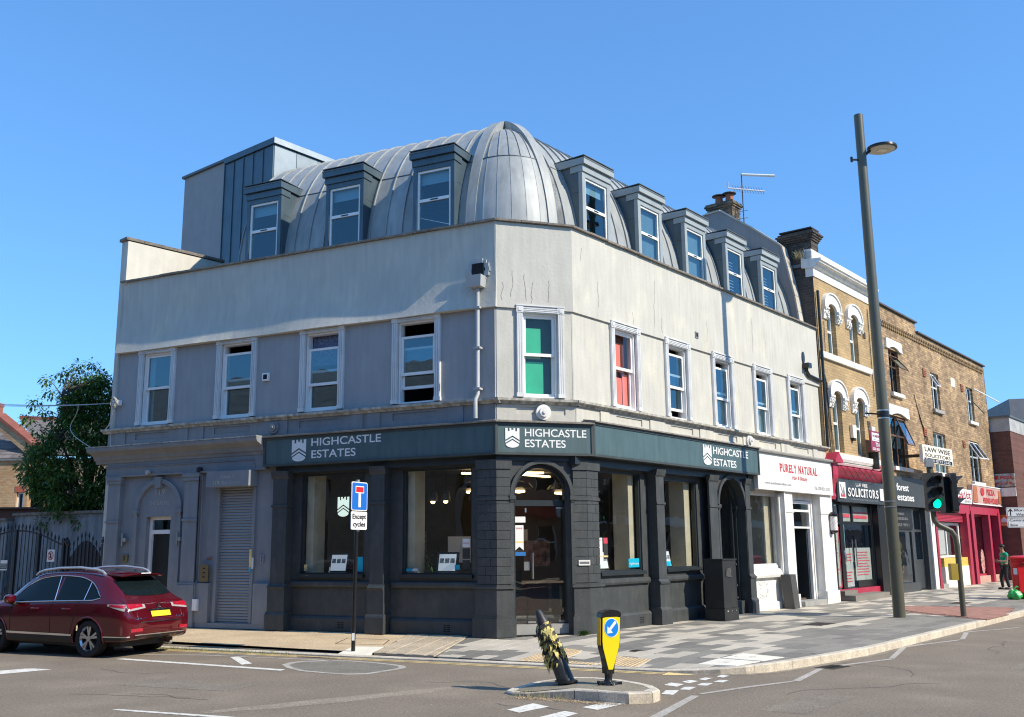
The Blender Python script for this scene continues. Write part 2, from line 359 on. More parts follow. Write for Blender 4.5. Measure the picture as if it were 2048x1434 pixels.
# pavement base sheet following zp, clipped to the kerb
REG = ccw([tuple(p_) for p_ in KIN]+[(70, 140), (-60, 140), (-60, 50)])
def clipgrid(mb, F, us, ns, clips, dz, thick=None):
    for i in range(len(us)-1):
        for j in range(len(ns)-1):
            q = ccw([tuple(F.p(u, n, 0).xy) for u, n in ((us[i], ns[j]), (us[i+1], ns[j]), (us[i+1], ns[j+1]), (us[i], ns[j+1]))])
            for c in clips: q = clip_poly(q, c)
            if len(q) > 2 and abs(area(q)) > 1e-5: mb.add([V(x, y, zp(x, y)+dz) for x, y in q], [tuple(range(len(q)))])
mb = MB(); R1 = lambda a, b, s: [a+s*i for i in range(int(round((b-a)/s))+1)]
clipgrid(mb, FW, [-60, -30, -20]+R1(-16, 8, .5)+[12, 18, 26, 40, 70], [8]+R1(12, 24, .5)+[28, 34, 44, 60, 140], [REG], -.012)
pavement = mb.obj('pavement', m_joint, kind='structure')
def slabpiece(q, h, top=0., th=.03):
    """thin slab with slightly drawn-in edges"""
    cx_ = sum(p_[0] for p_ in q)/len(q); cy_ = sum(p_[1] for p_ in q)/len(q)
    def sh(p_, d):
        v = Vector((p_[0]-cx_, p_[1]-cy_)); L_ = v.length or 1; k = max(0, 1-d/L_); return (cx_+v.x*k, cy_+v.y*k)
    n = len(q); a = [sh(p_, .004) for p_ in q]; b = [sh(p_, .009) for p_ in q]
    vs = [V(x, y, zp(x, y)-th) for x, y in a]+[V(x, y, zp(x, y)+top-.003+h) for x, y in a]+[V(x, y, zp(x, y)+top+h) for x, y in b]
    fs = [tuple(range(2*n, 3*n))]+[(i, (i+1) % n, n+(i+1) % n, n+i) for i in range(n)]+[(n+i, n+(i+1) % n, 2*n+(i+1) % n, 2*n+i) for i in range(n)]
    return vs, fs, (cx_, cy_)
def strip_slabs(F, u0, u1, n0, n1, rowh, lens, clips, seed, light):
    rnd = random.Random(seed); out = []; n = n0; r = 0
    while n < n1-1e-6:
        u = u0-rnd.random()*.6
        while u < u1:
            l = rnd.choice(lens); q = ccw([tuple(F.p(a, b, 0).xy) for a, b in ((u, n), (u+l, n), (u+l, n+rowh), (u, n+rowh))])
            for c in clips: q = clip_poly(q, c)
            if len(q) > 2 and abs(area(q)) > .004:
                cc = (u+l/2, n+rowh/2); t = light(cc, rnd); out.append((q, t))
            u += l
        n += rowh; r += 1
    return out
def lightR(c, rnd):
    u, n = c; edge = n > 4.0 or u > 0 and n > 3.6
    x = rnd.random()
    if edge: return 2 if x < .05 else (0 if x < .45 else 1)
    return 2 if x < .40 else (0 if x < .62 else 1)
def lightM(c, rnd):
    x = rnd.random(); return 2 if x < .56 else (0 if x < .85 else 1)
LA, LB = (.30, 18.9), (1.05, 13.6)                                 # seam between the two slab directions
halfR = ccw([LA, LB, (30, 5), (70, 140), (-10, 140)])
zone2 = ccw([LA, LB, (-1.42, 14.9), (-.75, 19.4)])
FM = Frame((-.2, 15), R_(62), -1)
slabs = strip_slabs(FR, -7.5, 44, -.35, 5.25, .30, (.42, .55, .7, .85), [REG, halfR], 3, lightR)
slabs += strip_slabs(FM, -3, 6, -3.5, 3.5, .27, (.42, .55, .7), [REG, zone2], 5, lightM)
slabs.sort(key=lambda s_: sum(p_[0] for p_ in s_[0])**2/len(s_[0])**2+(sum(p_[1] for p_ in s_[0])/len(s_[0]))**2)
cells = []
far = MB(); rs = random.Random(4)
for i, (q, t) in enumerate(slabs):
    vs, fs, c = slabpiece(q, rs.uniform(-.001, .0015))
    if FR.o and i < 262:
        b = MB(); b.add(vs, fs); b.obj('paving_slab', m_slab[t], pavement)
    else: far.cur = t; far.add(vs, fs)
far.obj('far_paving', m_slab, pavement, kind='stuff')
# tactile areas
def tactile(poly, F, s, kind):
    clip = ccw(poly); xs = [p_ for p_ in clip]
    us = [(V(*p_, 0)-F.o).dot(F.d) for p_ in clip]; ns = [(V(*p_, 0)-F.o).dot(F.n) for p_ in clip]
    u = math.floor(min(us)/s)*s
    while u < max(us):
        n = math.floor(min(ns)/s)*s
        while n < max(ns):
            q = ccw([tuple(F.p(a, b, 0).xy) for a, b in ((u, n), (u+s, n), (u+s, n+s), (u, n+s))])
            for c in (clip, REG): q = clip_poly(q, c)
            if len(q) > 2 and abs(area(q)) > .012:
                vs, fs, cc = slabpiece(q, .005); b = MB(); b.add(vs, fs)
                ins = lambda x, y: all((q[(k+1) % len(q)][0]-q[k][0])*(y-q[k][1])-(q[(k+1) % len(q)][1]-q[k][1])*(x-q[k][0]) > .012*math.hypot(q[(k+1) % len(q)][0]-q[k][0], q[(k+1) % len(q)][1]-q[k][1]) for k in range(len(q)))
                if kind == 'blister':
                    for i in range(5):
                        for j in range(5):
                            c_ = F.p(u+(i+.5)*s/5, n+(j+.5)*s/5, 0)
                            if ins(c_.x, c_.y):
                                z = zp(c_.x, c_.y)+.004; r1, r2 = .021, .014
                                ring = lambda r, h: [V(c_.x+r*math.cos(k*math.pi/3), c_.y+r*math.sin(k*math.pi/3), z+h) for k in range(6)]
                                b.cur = 1; b.add(ring(r1, 0)+ring(r2, .006), [(6, 7, 8, 9, 10, 11)]+[(k, (k+1) % 6, 6+(k+1) % 6, 6+k) for k in range(6)])
                else:
                    for i in range(4):
                        w0 = n+(i+.3)*s/4; w1 = n+(i+.7)*s/4; pts = [F.p(u+.012, w0, 0), F.p(u+s-.012, w0, 0), F.p(u+s-.012, w1, 0), F.p(u+.012, w1, 0)]
                        pq = ccw([tuple(p_.xy) for p_ in pts])
                        pq = clip_poly(pq, q)
                        if len(pq) > 2 and abs(area(pq)) > .0008:
                            m_ = len(pq); b.add([V(x, y, zp(x, y)+.004) for x, y in pq]+[V(x, y, zp(x, y)+.010) for x, y in pq], [tuple(range(m_, 2*m_))]+[(k, (k+1) % m_, m_+(k+1) % m_, m_+k) for k in range(m_)])
                b.obj('tactile_slab', [m_tact, m_dome] if kind == 'blister' else m_cord, pavement)
            n += s
        u += s
FT = Frame((0, 14.9), R_(-25.5), 1)
for pg in ([(-.22, 14.92), (.72, 16.9), (1.13, 16.4), (.42, 14.58)], [(.43, 14.5), (.72, 15.3), (1.22, 15.0), (1.02, 14.2)], [(1.03, 14.2), (1.45, 15.8), (2.05, 15.2), (1.5, 13.9)]):
    tactile(pg, FT, .33, 'blister')
tactile([(-1.95, 19.95), (-2.42, 16.0), (-1.40, 15.5), (-.78, 19.3)], Frame((-1.5, 16), R_(-12), 1), .36, 'ribs')
# buff surface west of the ribbed paving
buffp = ccw([(-1.96, 20.1), (-2.43, 15.9), (-34, 31), (-34, 47), (-12, 34)])
mb = MB(); clipgrid(mb, FW, R1(-34, -1, .75), R1(15, 47, .75), [REG, buffp], .0)
footpath = mb.obj('footpath', m_buff, kind='structure')
def flat_piece(name, poly, m, parent, dz=.004, base=zp, th=.0):
    q = ccw(poly); b = MB(); b.add([V(x, y, base(x, y)+dz) for x, y in q], [tuple(range(len(q)))]); return b.obj(name, m, parent)
vs, fs, c = slabpiece(ccw([(-2.92, 16.72), (-2.83, 17.65), (-2.26, 17.5), (-2.40, 16.42)]), .004); b = MB(); b.add(vs, fs); b.obj('pale_repair_slab', m_cover, footpath)
for pg in ([(-3.2, 18.12), (-3.12, 18.95), (-2.3, 18.5), (-2.32, 17.8)],):
    for k in range(4):
        a, b_ = Vector(pg[k]), Vector(pg[(k+1) % 4]); t = (b_-a).normalized()*.02; n_ = Vector((-t.y, t.x)); flat_piece('cover_frame', [tuple(a), tuple(b_), tuple(b_+n_), tuple(a+n_)], m_iron, footpath)
for pg in ([(2.58, 14.44), (2.99, 14.87), (3.45, 14.28), (3.04, 13.98)], [(3.03, 14.91), (3.46, 15.36), (3.92, 14.75), (3.49, 14.32)]):
    vs, fs, c = slabpiece(ccw(pg), .004); b = MB(); b.add(vs, fs)
    o = b.obj('utility_cover', m_cover, pavement)
    h = MB(); h.add([V(c[0]+x, c[1]+y, zp(*c)+.0055) for x, y in ((-.05, -.012), (.05, -.012), (.05, .012), (-.05, .012))], [(0, 1, 2, 3)]); h.obj('lifting_slot', m_dark, o)
def grate(cx_, cy_, w_, h_, th, parent, z):
    F = Frame((cx_, cy_), th, 1); b = MB(); b.box(F, -w_/2, w_/2, -h_/2, h_/2, z-.01, z+.004)
    o = b.obj('drain_grate', m_iron, parent)
    s_ = MB()
    for i in range(7): s_.box(F, -w_/2+.03, w_/2-.03, -h_/2+h_*(i+.3)/7, -h_/2+h_*(i+.6)/7, z+.0045, z+.008)
    s_.obj('grate_bar', m_dark, o)
grate(6.25, 20.72, .85, .42, THR, pavement, 0); grate(1.95, 16.25, .24, .13, THR, pavement, zp(1.95, 16.25)+.004)
grate(4.55, 14.55, .5, .3, THR-.15, road, RZ)
grate(12.2, 27.5, .8, .4, THR, pavement, 0)
# red block paving crossing
redz = ccw([(9.3, 24.4), (9.95, 26.6), (12.6, 25.3), (10.95, 22.35), (9.9, 21.15), (9.75, 22.3)])
mb = MB(); q = clip_poly(redz, REG); mb.add([V(x, y, .004) for x, y in q], [tuple(range(len(q)))])
m_redblk = brickmat('red_block_paving', THR, (.36, .17, .12), (.30, .15, .115), (.22, .16, .12), .2, .1, .3, .2)
nn = m_redblk.node_tree
rb = mb.obj('red_paving_patch', mat('red_paving_base', (.24, .14, .11), .9), pavement)
bs_ = MB(); rnd = random.Random(2)
for i in range(60):
    for j in range(22):
        q = ccw([tuple(FR.p(6.4+a, 1.6+b_, 0).xy) for a, b_ in ((i*.165, j*.165), (i*.165+.155, j*.165), (i*.165+.155, j*.165+.155), (i*.165, j*.165+.155))])
        if all((redz[(k+1) % len(redz)][0]-redz[k][0])*(q[m_][1]-redz[k][1])-(redz[(k+1) % len(redz)][1]-redz[k][1])*(q[m_][0]-redz[k][0]) > 0 for k in range(len(redz)) for m_ in range(4)) and len(clip_poly(q, REG)) == 4:
            bs_.add([V(x, y, .012+rnd.uniform(0, .002)) for x, y in q]+[V(x, y, .003) for x, y in q], [(0, 1, 2, 3)]+[(k, (k+1) % 4, 4+(k+1) % 4, 4+k) for k in range(4)])
bs_.obj('red_paving_blocks', mat('red_paver', (.37, .19, .14), .85, var=.15, rv=.1), rb, kind='stuff')
# kerb stones
def walk(pl, step, gap):
    P = [Vector(p_) for p_ in pl]; seg = []; acc = 0
    L_ = [0]
    for i in range(len(P)-1): L_.append(L_[-1]+(P[i+1]-P[i]).length)
    def at(s_):
        for i in range(len(P)-1):
            if s_ <= L_[i+1] or i == len(P)-2:
                t = (s_-L_[i])/(L_[i+1]-L_[i]); return i+t
    s_ = 0
    while s_+step < L_[-1]: yield at(s_), at(s_+step-gap); s_ += step
def sub(pl, a, b):
    g = lambda t: tuple(Vector(pl[int(t)]).lerp(Vector(pl[min(int(t)+1, len(pl)-1)]), t-int(t)))
    return [g(a)]+[tuple(pl[k]) for k in range(int(a)+1, int(b)+1) if k < b-1e-6]+[g(b)]
for a, b_ in walk(KERB, .78, .006):
    o_ = sub(KERB, a, b_); i_ = sub(KIN, a, b_)
    if o_[0][0] > 24 or o_[0][0] < -16: continue
    n = len(o_); lo = [V(x, y, -.3) for x, y in o_]; hi0 = [V(x, y, zp(x, y)-.012) for x, y in o_]
    hi = [V(lerp(x, i_[k][0], .12), lerp(y, i_[k][1], .12), zp(x, y)) for k, (x, y) in enumerate(o_)]; inn = [V(x, y, zp(x, y)) for x, y in i_]; ilo = [V(x, y, -.3) for x, y in i_]
    b = MB(); rows = [lo, hi0, hi, inn, ilo]; vs = [p_ for r in rows for p_ in r]; fs = []
    for r in range(4):
        for k in range(n-1): fs.append((r*n+k, r*n+k+1, (r+1)*n+k+1, (r+1)*n+k))
    fs += [tuple(r*n for r in range(5)), tuple(r*n+n-1 for r in range(5))[::-1]]
    b.add(vs, fs); b.obj('kerb_stone', m_kerb, pavement)
# dirt line along the kerb foot
mb = MB(); ko = offset_poly(KERB, -.12)
for i in range(7, 24):
    mb.quad(V(*KERB[i], RZ+.003), V(*ko[i], RZ+.003), V(*ko[i+1], RZ+.003), V(*KERB[i+1], RZ+.003))
mb.obj('gutter_dirt', mat('gutter_silt', (.25, .215, .165), .95, var=.25, sc=6, speck=.35), road)

# ---------------------------------------------------------------- road markings
def mark(poly, m=None, z=.004): return flat_piece('road_marking', poly, m or m_mark, road, z, lambda x, y: RZ)
W_ = m_mark; OLD = m_markold
for pg in ([(1.88, 12.88), (2.0, 13.08), (2.14, 12.93), (2.01, 12.7)], [(2.15, 13.15), (2.28, 13.32), (2.38, 13.2), (2.22, 13.0)], [(2.41, 13.39), (2.52, 13.54), (2.62, 13.49), (2.47, 13.27)], [(2.69, 13.64), (2.8, 13.79), (2.89, 13.71), (2.76, 13.52)],
           [(1.73, 12.1), (1.83, 12.41), (1.99, 12.4), (1.86, 12.03)], [(2.0, 12.46), (2.11, 12.69), (2.26, 12.68), (2.12, 12.42)], [(2.28, 12.82), (2.38, 13.02), (2.53, 13.01), (2.4, 12.77)], [(2.55, 13.12), (2.67, 13.3), (2.78, 13.25), (2.66, 13.04)],
           [(-.09, 11.07), (.2, 11.5), (.37, 11.25), (.04, 10.87)], [(.73, 11.19), (1.05, 11.55), (1.22, 11.41), (.88, 11.0)], [(.18, 10.5), (.53, 10.96), (.66, 10.79), (.40, 10.4)],
           [(-4.67, 16.63), (-4.54, 16.69), (-4.06, 15.69), (-4.18, 15.54)], [(-7.8, 14.9), (-7.37, 15.3), (-7.23, 15.29), (-6.9, 15.16), (-7.6, 14.45), (-8.2, 14.2)],
           [(-4.46, 11.31), (-4.41, 11.37), (-3.05, 10.82), (-2.2, 10.42), (-2.25, 10.36), (-3.1, 10.74)], [(-6.51, 16.5), (-6.4, 16.6), (-3.36, 14.88), (-3.4, 14.74)]): mark(pg)
for pg in ([(1.1, 9.95), (2.06, 11.97), (2.15, 11.93), (1.24, 9.95)], [(2.17, 12.12), (2.8, 12.62), (3.55, 13.13), (3.58, 13.06), (2.85, 12.55), (2.21, 12.05)], [(3.56, 13.12), (4.29, 14.41), (4.36, 14.36), (3.65, 13.08)],
           [(4.42, 14.5), (4.8, 14.85), (5.72, 15.5), (5.76, 15.44), (4.85, 14.77), (4.46, 14.43)], [(5.72, 15.54), (6.58, 17.26), (6.66, 17.21), (5.8, 15.52)], [(6.66, 17.33), (8.1, 18.43), (8.14, 18.36), (6.7, 17.24)],
           [(8.14, 18.5), (8.84, 19.89), (8.93, 19.87), (8.22, 18.48)], [(8.92, 20.0), (10.4, 20.9), (10.44, 20.83), (8.95, 19.92)],
           [(-6.4, 17.2), (-5.26, 17.05), (-2.85, 16.02), (-2.88, 15.95), (-5.2, 16.95), (-6.3, 17.08)], [(-3.57, 16.62), (-2.83, 16.32), (-2.86, 16.26), (-3.55, 16.54)]): mark(pg, OLD)
# worn lettering beside the left kerb
mk = MB()
for q, l, s_ in ((-5.0, 0, .3), (-4.75, .05, .25), (-4.45, 0, .3), (-5.35, .02, .3)):
    for k in range(3): c_ = V(q+k*.03, 17.05-.42*(q+5)+.06*k, 0); mk.box(Frame((c_.x, c_.y), R_(-24), 1), -.1, .12, -.012+l, .02+l, RZ+.0035, RZ+.005)
mk.obj('worn_letter', OLD, road)
def ringmark(outer, inner, m, z=.004):
    n = len(outer); b = MB(); b.add([V(x, y, RZ+z) for x, y in outer]+[V(x, y, RZ+z) for x, y in inner], [(i, (i+1) % n, n+(i+1) % n, n+i) for i in range(n)]); return b.obj('road_marking', m, road)
outer = [(-3.56, 15.50), (-3.50, 15.80), (-3.36, 15.96), (-3.1, 16.02), (-2.61, 15.98), (-2.2, 15.72), (-1.85, 15.42), (-1.64, 15.18), (-1.6, 14.93), (-1.68, 14.75), (-1.82, 14.55), (-2.05, 14.22), (-2.33, 14.2), (-2.75, 14.42), (-3.11, 14.68), (-3.4, 15.1)]
cxo = sum(p_[0] for p_ in outer)/16; cyo = sum(p_[1] for p_ in outer)/16
inner = [(lerp(cxo, x, .88), lerp(cyo, y, .87)) for x, y in outer]
ringmark(outer, inner, OLD)
b = MB(); b.add([V(x, y, RZ+.003) for x, y in inner], [tuple(range(16))]); b.obj('worn_patch', mat('dark_asphalt', (.21, .19, .15), .9, speck=.3, bump=.4, bs=100), road)
# double yellow lines with the arrow end
def yl(off0, off1):
    a = KL0-NL*off0; b_ = KL0-NL*off1; b = MB()
    for t0, t1 in ((4.2, 1), (1, -2.5), (-2.5, -5.35)):
        b.quad(*(V(*(q+KLd*t).xy, RZ+.004) for q, t in ((a, t0), (a, t1), (b_, t1), (b_, t0))))
    b.obj('road_marking', m_yel, road)
yl(.12, .17); yl(.235, .285)
e_ = KL0+KLd*(-5.35)
mark([tuple((e_-NL*.05-KLd*.0).xy), tuple((e_-NL*.2-KLd*.45).xy), tuple((e_-NL*.36).xy)], m_yel)
rq = random.Random(17)
def blotch(cx_, cy_, rx, ry, th, m, name, z):
    n = 22; q = []
    for k in range(n): a = 2*math.pi*k/n; r = 1+rq.uniform(-.18, .18); x, y = rx*r*math.cos(a), ry*r*math.sin(a); q.append((cx_+x*math.cos(th)-y*math.sin(th), cy_+x*math.sin(th)+y*math.cos(th)))
    b = MB(); b.add([V(x, y, RZ+z) for x, y in q], [tuple(range(n))]); return b.obj(name, m, road)
m_pt = mat('older_asphalt_patch', (.235, .198, .148), .9, speck=.35, bump=.5, bs=90, dirt=(.30, .26, .19), dsc=2); m_pt2 = mat('pale_scuffed_asphalt', (.31, .262, .195), .9, speck=.4, bump=.4, bs=90, dirt=(.262, .214, .155), dsc=5, damt=1)
blotch(-2.1, 11.9, 1.5, .16, .55, m_pt2, 'scuffed_streak', .0012); blotch(-1.5, 12.4, 1.1, .07, .62, m_pt2, 'scuffed_streak', .0015); blotch(-2.6, 11.5, .9, .12, .5, m_pt2, 'scuffed_streak', .0018)
for pg in ([(-5.3, 13.4), (-3.6, 12.7), (-3.35, 13.3), (-5.0, 14.0)], [(2.6, 10.9), (3.5, 12.1), (3.95, 11.8), (3.0, 10.6)], [(6.9, 14.2), (9.6, 17.7), (10.2, 17.3), (7.5, 13.8)]): mark(pg, m_pt, .002)
cr_ = MB()
def rcrack(x, y, a, L_, w_=.006):
    P_ = [(x, y)]
    while L_ > 0: a += rq.uniform(-.5, .5); P_.append((P_[-1][0]+math.cos(a)*.12, P_[-1][1]+math.sin(a)*.12)); L_ -= .12
    for (x0_, y0_), (x1_, y1_) in zip(P_, P_[1:]): d = Vector((y1_-y0_, x0_-x1_)).normalized()*w_; cr_.add([V(x0_-d.x, y0_-d.y, RZ+.0028), V(x0_+d.x, y0_+d.y, RZ+.0028), V(x1_+d.x, y1_+d.y, RZ+.0028), V(x1_-d.x, y1_-d.y, RZ+.0028)], [(0, 1, 2, 3)])
for a in ((-5.5, 12.6, .2, 1.6), (-1.2, 13.4, -.4, 1.7), (.6, 10.9, 2.6, 1.0), (3.2, 12.0, .9, 2.4), (5.2, 13.4, .8, 2.6), (-3.6, 12.0, 2.8, 1.2), (-6.2, 15.2, -.5, 1.5), (7.6, 16.0, .9, 2.5)): rcrack(*a)
cr_.obj('road_crack', mat('road_crack', (.12, .10, .08), .9, bump=0), road, kind='stuff')
gr_ = MB()
for k in range(420):
    y = rq.uniform(10.3, 19); x = rq.uniform(-.55, .55)*y; s_ = rq.uniform(.004, .011)
    gr_.add([V(x-s_, y, RZ+.005), V(x, y-s_*.7, RZ+.005), V(x+s_, y, RZ+.006), V(x, y+s_*.8, RZ+.005)], [(0, 1, 2, 3)])
gr_.obj('road_grit', mat('pale_grit', (.60, .55, .45), .9, bump=0, var=.5, sc=80), road, kind='stuff')
st_ = MB(); so_ = random.Random(23)
for k in range(340):
    u, n_ = so_.uniform(-2, 14), so_.uniform(.5, 5.0); c_ = FR.p(u, n_, 0); r = so_.uniform(.008, .022); z = zp(c_.x, c_.y)+.0035; q = [V(c_.x+r*math.cos(a)*so_.uniform(.7, 1.2), c_.y+r*math.sin(a)*so_.uniform(.7, 1.2), z) for a in (0, 1, 2.1, 3.1, 4.2, 5.2)]; st_.add(q, [tuple(range(6))])
st_.obj('gum_spot', mat('trodden_gum', (.15, .14, .12), .9, bump=0), pavement, kind='stuff')
# ---------------------------------------------------------------- traffic island
ISL = ccw([(-.12, 12.3), (-.05, 12.5), (.08, 12.66), (.29, 12.85), (.66, 12.88), (1.0, 12.78), (1.3, 12.55), (1.5, 12.25), (1.63, 11.95), (1.655, 11.66), (1.54, 11.44), (1.26, 11.38), (.94, 11.58), (.68, 11.74), (.4, 11.88), (.12, 12.0), (-.04, 12.14)])
zi = lambda x, y: lerp(-.085, 0, smooth((x+.15)/1.0))
n = len(ISL); cxi = sum(p_[0] for p_ in ISL)/n; cyi = sum(p_[1] for p_ in ISL)/n
ins = [(x+(cxi-x)*.13/math.hypot(cxi-x, cyi-y), y+(cyi-y)*.13/math.hypot(cxi-x, cyi-y)) for x, y in ISL]
b = MB(); b.add([V(x, y, zi(x, y)-.004) for x, y in ins]+[V(cxi, cyi, zi(cxi, cyi)-.004)], [(i, (i+1) % n, n) for i in range(n)])
island = b.obj('traffic_island', mat('island_asphalt', (.27, .235, .175), .9, speck=.25, bump=.4, bs=90), kind='structure')
for i in range(n):
    j = (i+1) % n; g = .004
    o0, o1, i0, i1 = (Vector(p_) for p_ in (ISL[i], ISL[j], ins[i], ins[j])); t = (o1-o0).normalized()*g; o0 += t; o1 -= t; i0 += t; i1 -= t
    h0 = o0.lerp(i0, .15); h1 = o1.lerp(i1, .15)
    z0_, z1_ = zi(*ISL[i]), zi(*ISL[j]); b = MB()
    vs = [V(*o0, -.3), V(*o1, -.3), V(*o0, z0_-.015), V(*o1, z1_-.015), V(*h0, z0_), V(*h1, z1_), V(*i0, z0_), V(*i1, z1_), V(*i0, -.3), V(*i1, -.3)]
    b.add(vs, [(0, 1, 3, 2), (2, 3, 5, 4), (4, 5, 7, 6), (6, 7, 9, 8), (0, 2, 4, 6, 8), (1, 9, 7, 5, 3)]); b.obj('kerb_stone', m_kerb, island)

# ================================================================ CORNER BUILDING
bld = thing('corner_building', PA, 'grey rendered three storey corner building with rounded zinc roof and dormers', 'building')
ZP = 8.0; ZS = 4.42; ZB = 6.2
LWIN = [8.76, 6.41, 4.10, 1.79]; RWIN = [1.91, 4.12, 6.35, 8.60, 10.75]
OW = .43                                                   # half width of an opening
wl = lambda c: (c-OW, c+OW, ZS+.02, 6.13)
# upper walls, proud render band above, window storey a little behind it
def skin(name, m, fn):
    mb = MB(); fn(mb); return mb.obj(name, m, bld)
def flare(F, u0, u1, k):
    mb = MB(); prf = [(0, ZP-.06), (-.014, 7.75), (-.028, 7.45), (-.034, 7.15), (-.024, 6.9), (.0, 6.65), (.036, 6.42), (.10, 6.20)]; N_ = 40; vs = []
    for i in range(N_+1):
        u = lerp(u0, u1, i/N_); e = k*(1+.25*math.sin(u*1.9))*min(1, .25+abs(u)*.9)
        vs += [F.p(u, n*e, z+(0 if j in (0, 7) else .06*math.sin(u*1.3+1))) for j, (n, z) in enumerate(prf)]+[F.p(u, -.28, 6.20), F.p(u, -.28, ZP-.06)]
    m_ = len(prf)+2; mb.add(vs, [(i*m_+j, i*m_+(j+1) % m_, (i+1)*m_+(j+1) % m_, (i+1)*m_+j) for i in range(N_) for j in range(m_)]+[tuple(range(m_)), tuple(N_*m_+j for j in range(m_))[::-1]])
    return mb.obj('upper_render_band', m_render, bld, smooth=30)
flare(FL, -.02, 10.02, 1.0)
skin('upper_render_band', m_render, lambda mb: (wall_with_holes(mb, FB, .0, BL, ZB, ZP-.06, [], 0, -.28)))
skin('upper_render_band', m_render, lambda mb: (wall_with_holes(mb, FR, -.0, 12.47, ZB, ZP-.06, [], 0, -.28)))
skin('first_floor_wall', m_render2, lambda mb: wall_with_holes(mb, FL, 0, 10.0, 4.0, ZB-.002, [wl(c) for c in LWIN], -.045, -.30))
skin('first_floor_wall', m_render, lambda mb: wall_with_holes(mb, FB, 0, BL, 4.0, ZB-.002, [(.56, 1.28, ZS+.02, 6.13)], -.045, -.30))
skin('first_floor_wall', m_render, lambda mb: wall_with_holes(mb, FR, 0, 12.45, 4.0, ZB-.002, [wl(c) for c in RWIN], -.045, -.30))
# end walls and floors
def polyplate(name, pts, z0, z1, m):
    mb = MB(); mb.prism([V(p_.x, p_.y, z0) for p_ in pts], (0, 0, z1-z0)); return mb.obj(name, m, bld)
foot = [FL.p(9.98, -.06, 0), FL.p(.02, -.31, 0), FB.p(.0, -.31, 0)+V(.02, 0, 0), FB.p(BL, -.31, 0), FR.p(.05, -.31, 0), FR.p(12.4, -.31, 0), FR.p(12.4, -6, 0), FL.p(9.98, -6, 0)]
foot = [FL.p(9.95, -.31, 0), PA-FB.n*.31, PC-FB.n*.31, FR.p(12.4, -.31, 0), FR.p(12.4, -6.2, 0), FL.p(9.95, -6.2, 0)]
polyplate('first_floor', foot, 3.98, 4.15, m_wood); polyplate('loft_floor', foot, 7.28, 7.42, m_roomd); polyplate('shop_ceiling', foot, 3.25, 3.30, m_room); polyplate('shop_floor', foot, .10, .17, m_wood)
def vwall(name, F, u, n0, n1, z0, z1, m, t=.15): mb = MB(); mb.box(F, u, u+t, n0, n1, z0, z1); return mb.obj(name, m, bld)
# party wall end and the back
mb = MB(); mb.box(FR, 12.36, 12.47, -.30, -6.2, 0, 7.9); mb.obj('party_wall', m_greyp, bld)
fl = [FL.p(10.0, .0, 0)]
# flank wall at the side-street end, running back
FK = Frame(FL.p(10.0, 0, 0).xy, THR, -1)
fk0 = FL.p(10.02, 0, 0); FK = Frame(fk0.xy, R_(48.6), 1)            # n points away from the street corner
mb = MB(); mb.box(FK, 0, 2.75, 0, .16, 0, 9.02); mb.obj('flank_wall', m_render, bld)
mb = MB(); mb.box(FK, -.0, 2.6, .0, -.14, 7.9, 8.98); flin = mb.obj('flank_parapet', mat('pale_flank_render', (.62, .60, .53), .85, var=.05, bump=.2, bs=20, streak=.06), bld)
for i in range(6):
    mb = MB(); mb.box(FK, -.06+i*.45, -.06+i*.45+.44, -.17, .19, 9.0, 9.07); mb.obj('coping_stone', m_cope, bld)
# interior partitions
bp = MB(); 
def inter(F1, a, F2, b):
    p1 = F1.o+F1.n*a; p2 = F2.o+F2.n*b; d1, d2 = F1.d, F2.d
    den = d1.x*d2.y-d1.y*d2.x; w_ = p2-p1; t = (w_.x*d2.y-w_.y*d2.x)/den; return p1+d1*t
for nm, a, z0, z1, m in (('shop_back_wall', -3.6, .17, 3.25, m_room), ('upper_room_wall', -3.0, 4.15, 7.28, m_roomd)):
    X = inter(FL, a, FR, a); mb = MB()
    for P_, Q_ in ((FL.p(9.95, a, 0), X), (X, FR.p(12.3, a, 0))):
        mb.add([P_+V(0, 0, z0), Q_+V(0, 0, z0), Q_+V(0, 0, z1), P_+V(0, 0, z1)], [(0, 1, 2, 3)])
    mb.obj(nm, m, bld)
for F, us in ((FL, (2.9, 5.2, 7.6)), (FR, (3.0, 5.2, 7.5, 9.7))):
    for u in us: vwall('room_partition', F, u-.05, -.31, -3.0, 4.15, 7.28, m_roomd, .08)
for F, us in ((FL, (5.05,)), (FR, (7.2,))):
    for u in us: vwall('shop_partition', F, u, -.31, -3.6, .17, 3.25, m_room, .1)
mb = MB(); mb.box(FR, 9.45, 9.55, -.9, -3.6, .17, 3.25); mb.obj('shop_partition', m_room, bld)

# coping along the parapet
def copings(F, u0, u1, step=.62):
    n = max(1, round((u1-u0)/step)); s_ = (u1-u0)/n
    for i in range(n):
        mb = MB(); j = random.uniform(-.006, .006)
        mb.profile(F, [(.07, ZP-.055+j), (.07, ZP-.015+j), (-.14, ZP+.012+j), (-.33, ZP-.015+j), (-.33, ZP-.055+j)], u0+i*s_+.006, u0+(i+1)*s_-.006); mb.obj('coping_stone', m_cope, bld)
copings(FL, -.03, 10.04); copings(FB, -.02, BL+.02, .55); copings(FR, -.03, 12.5)
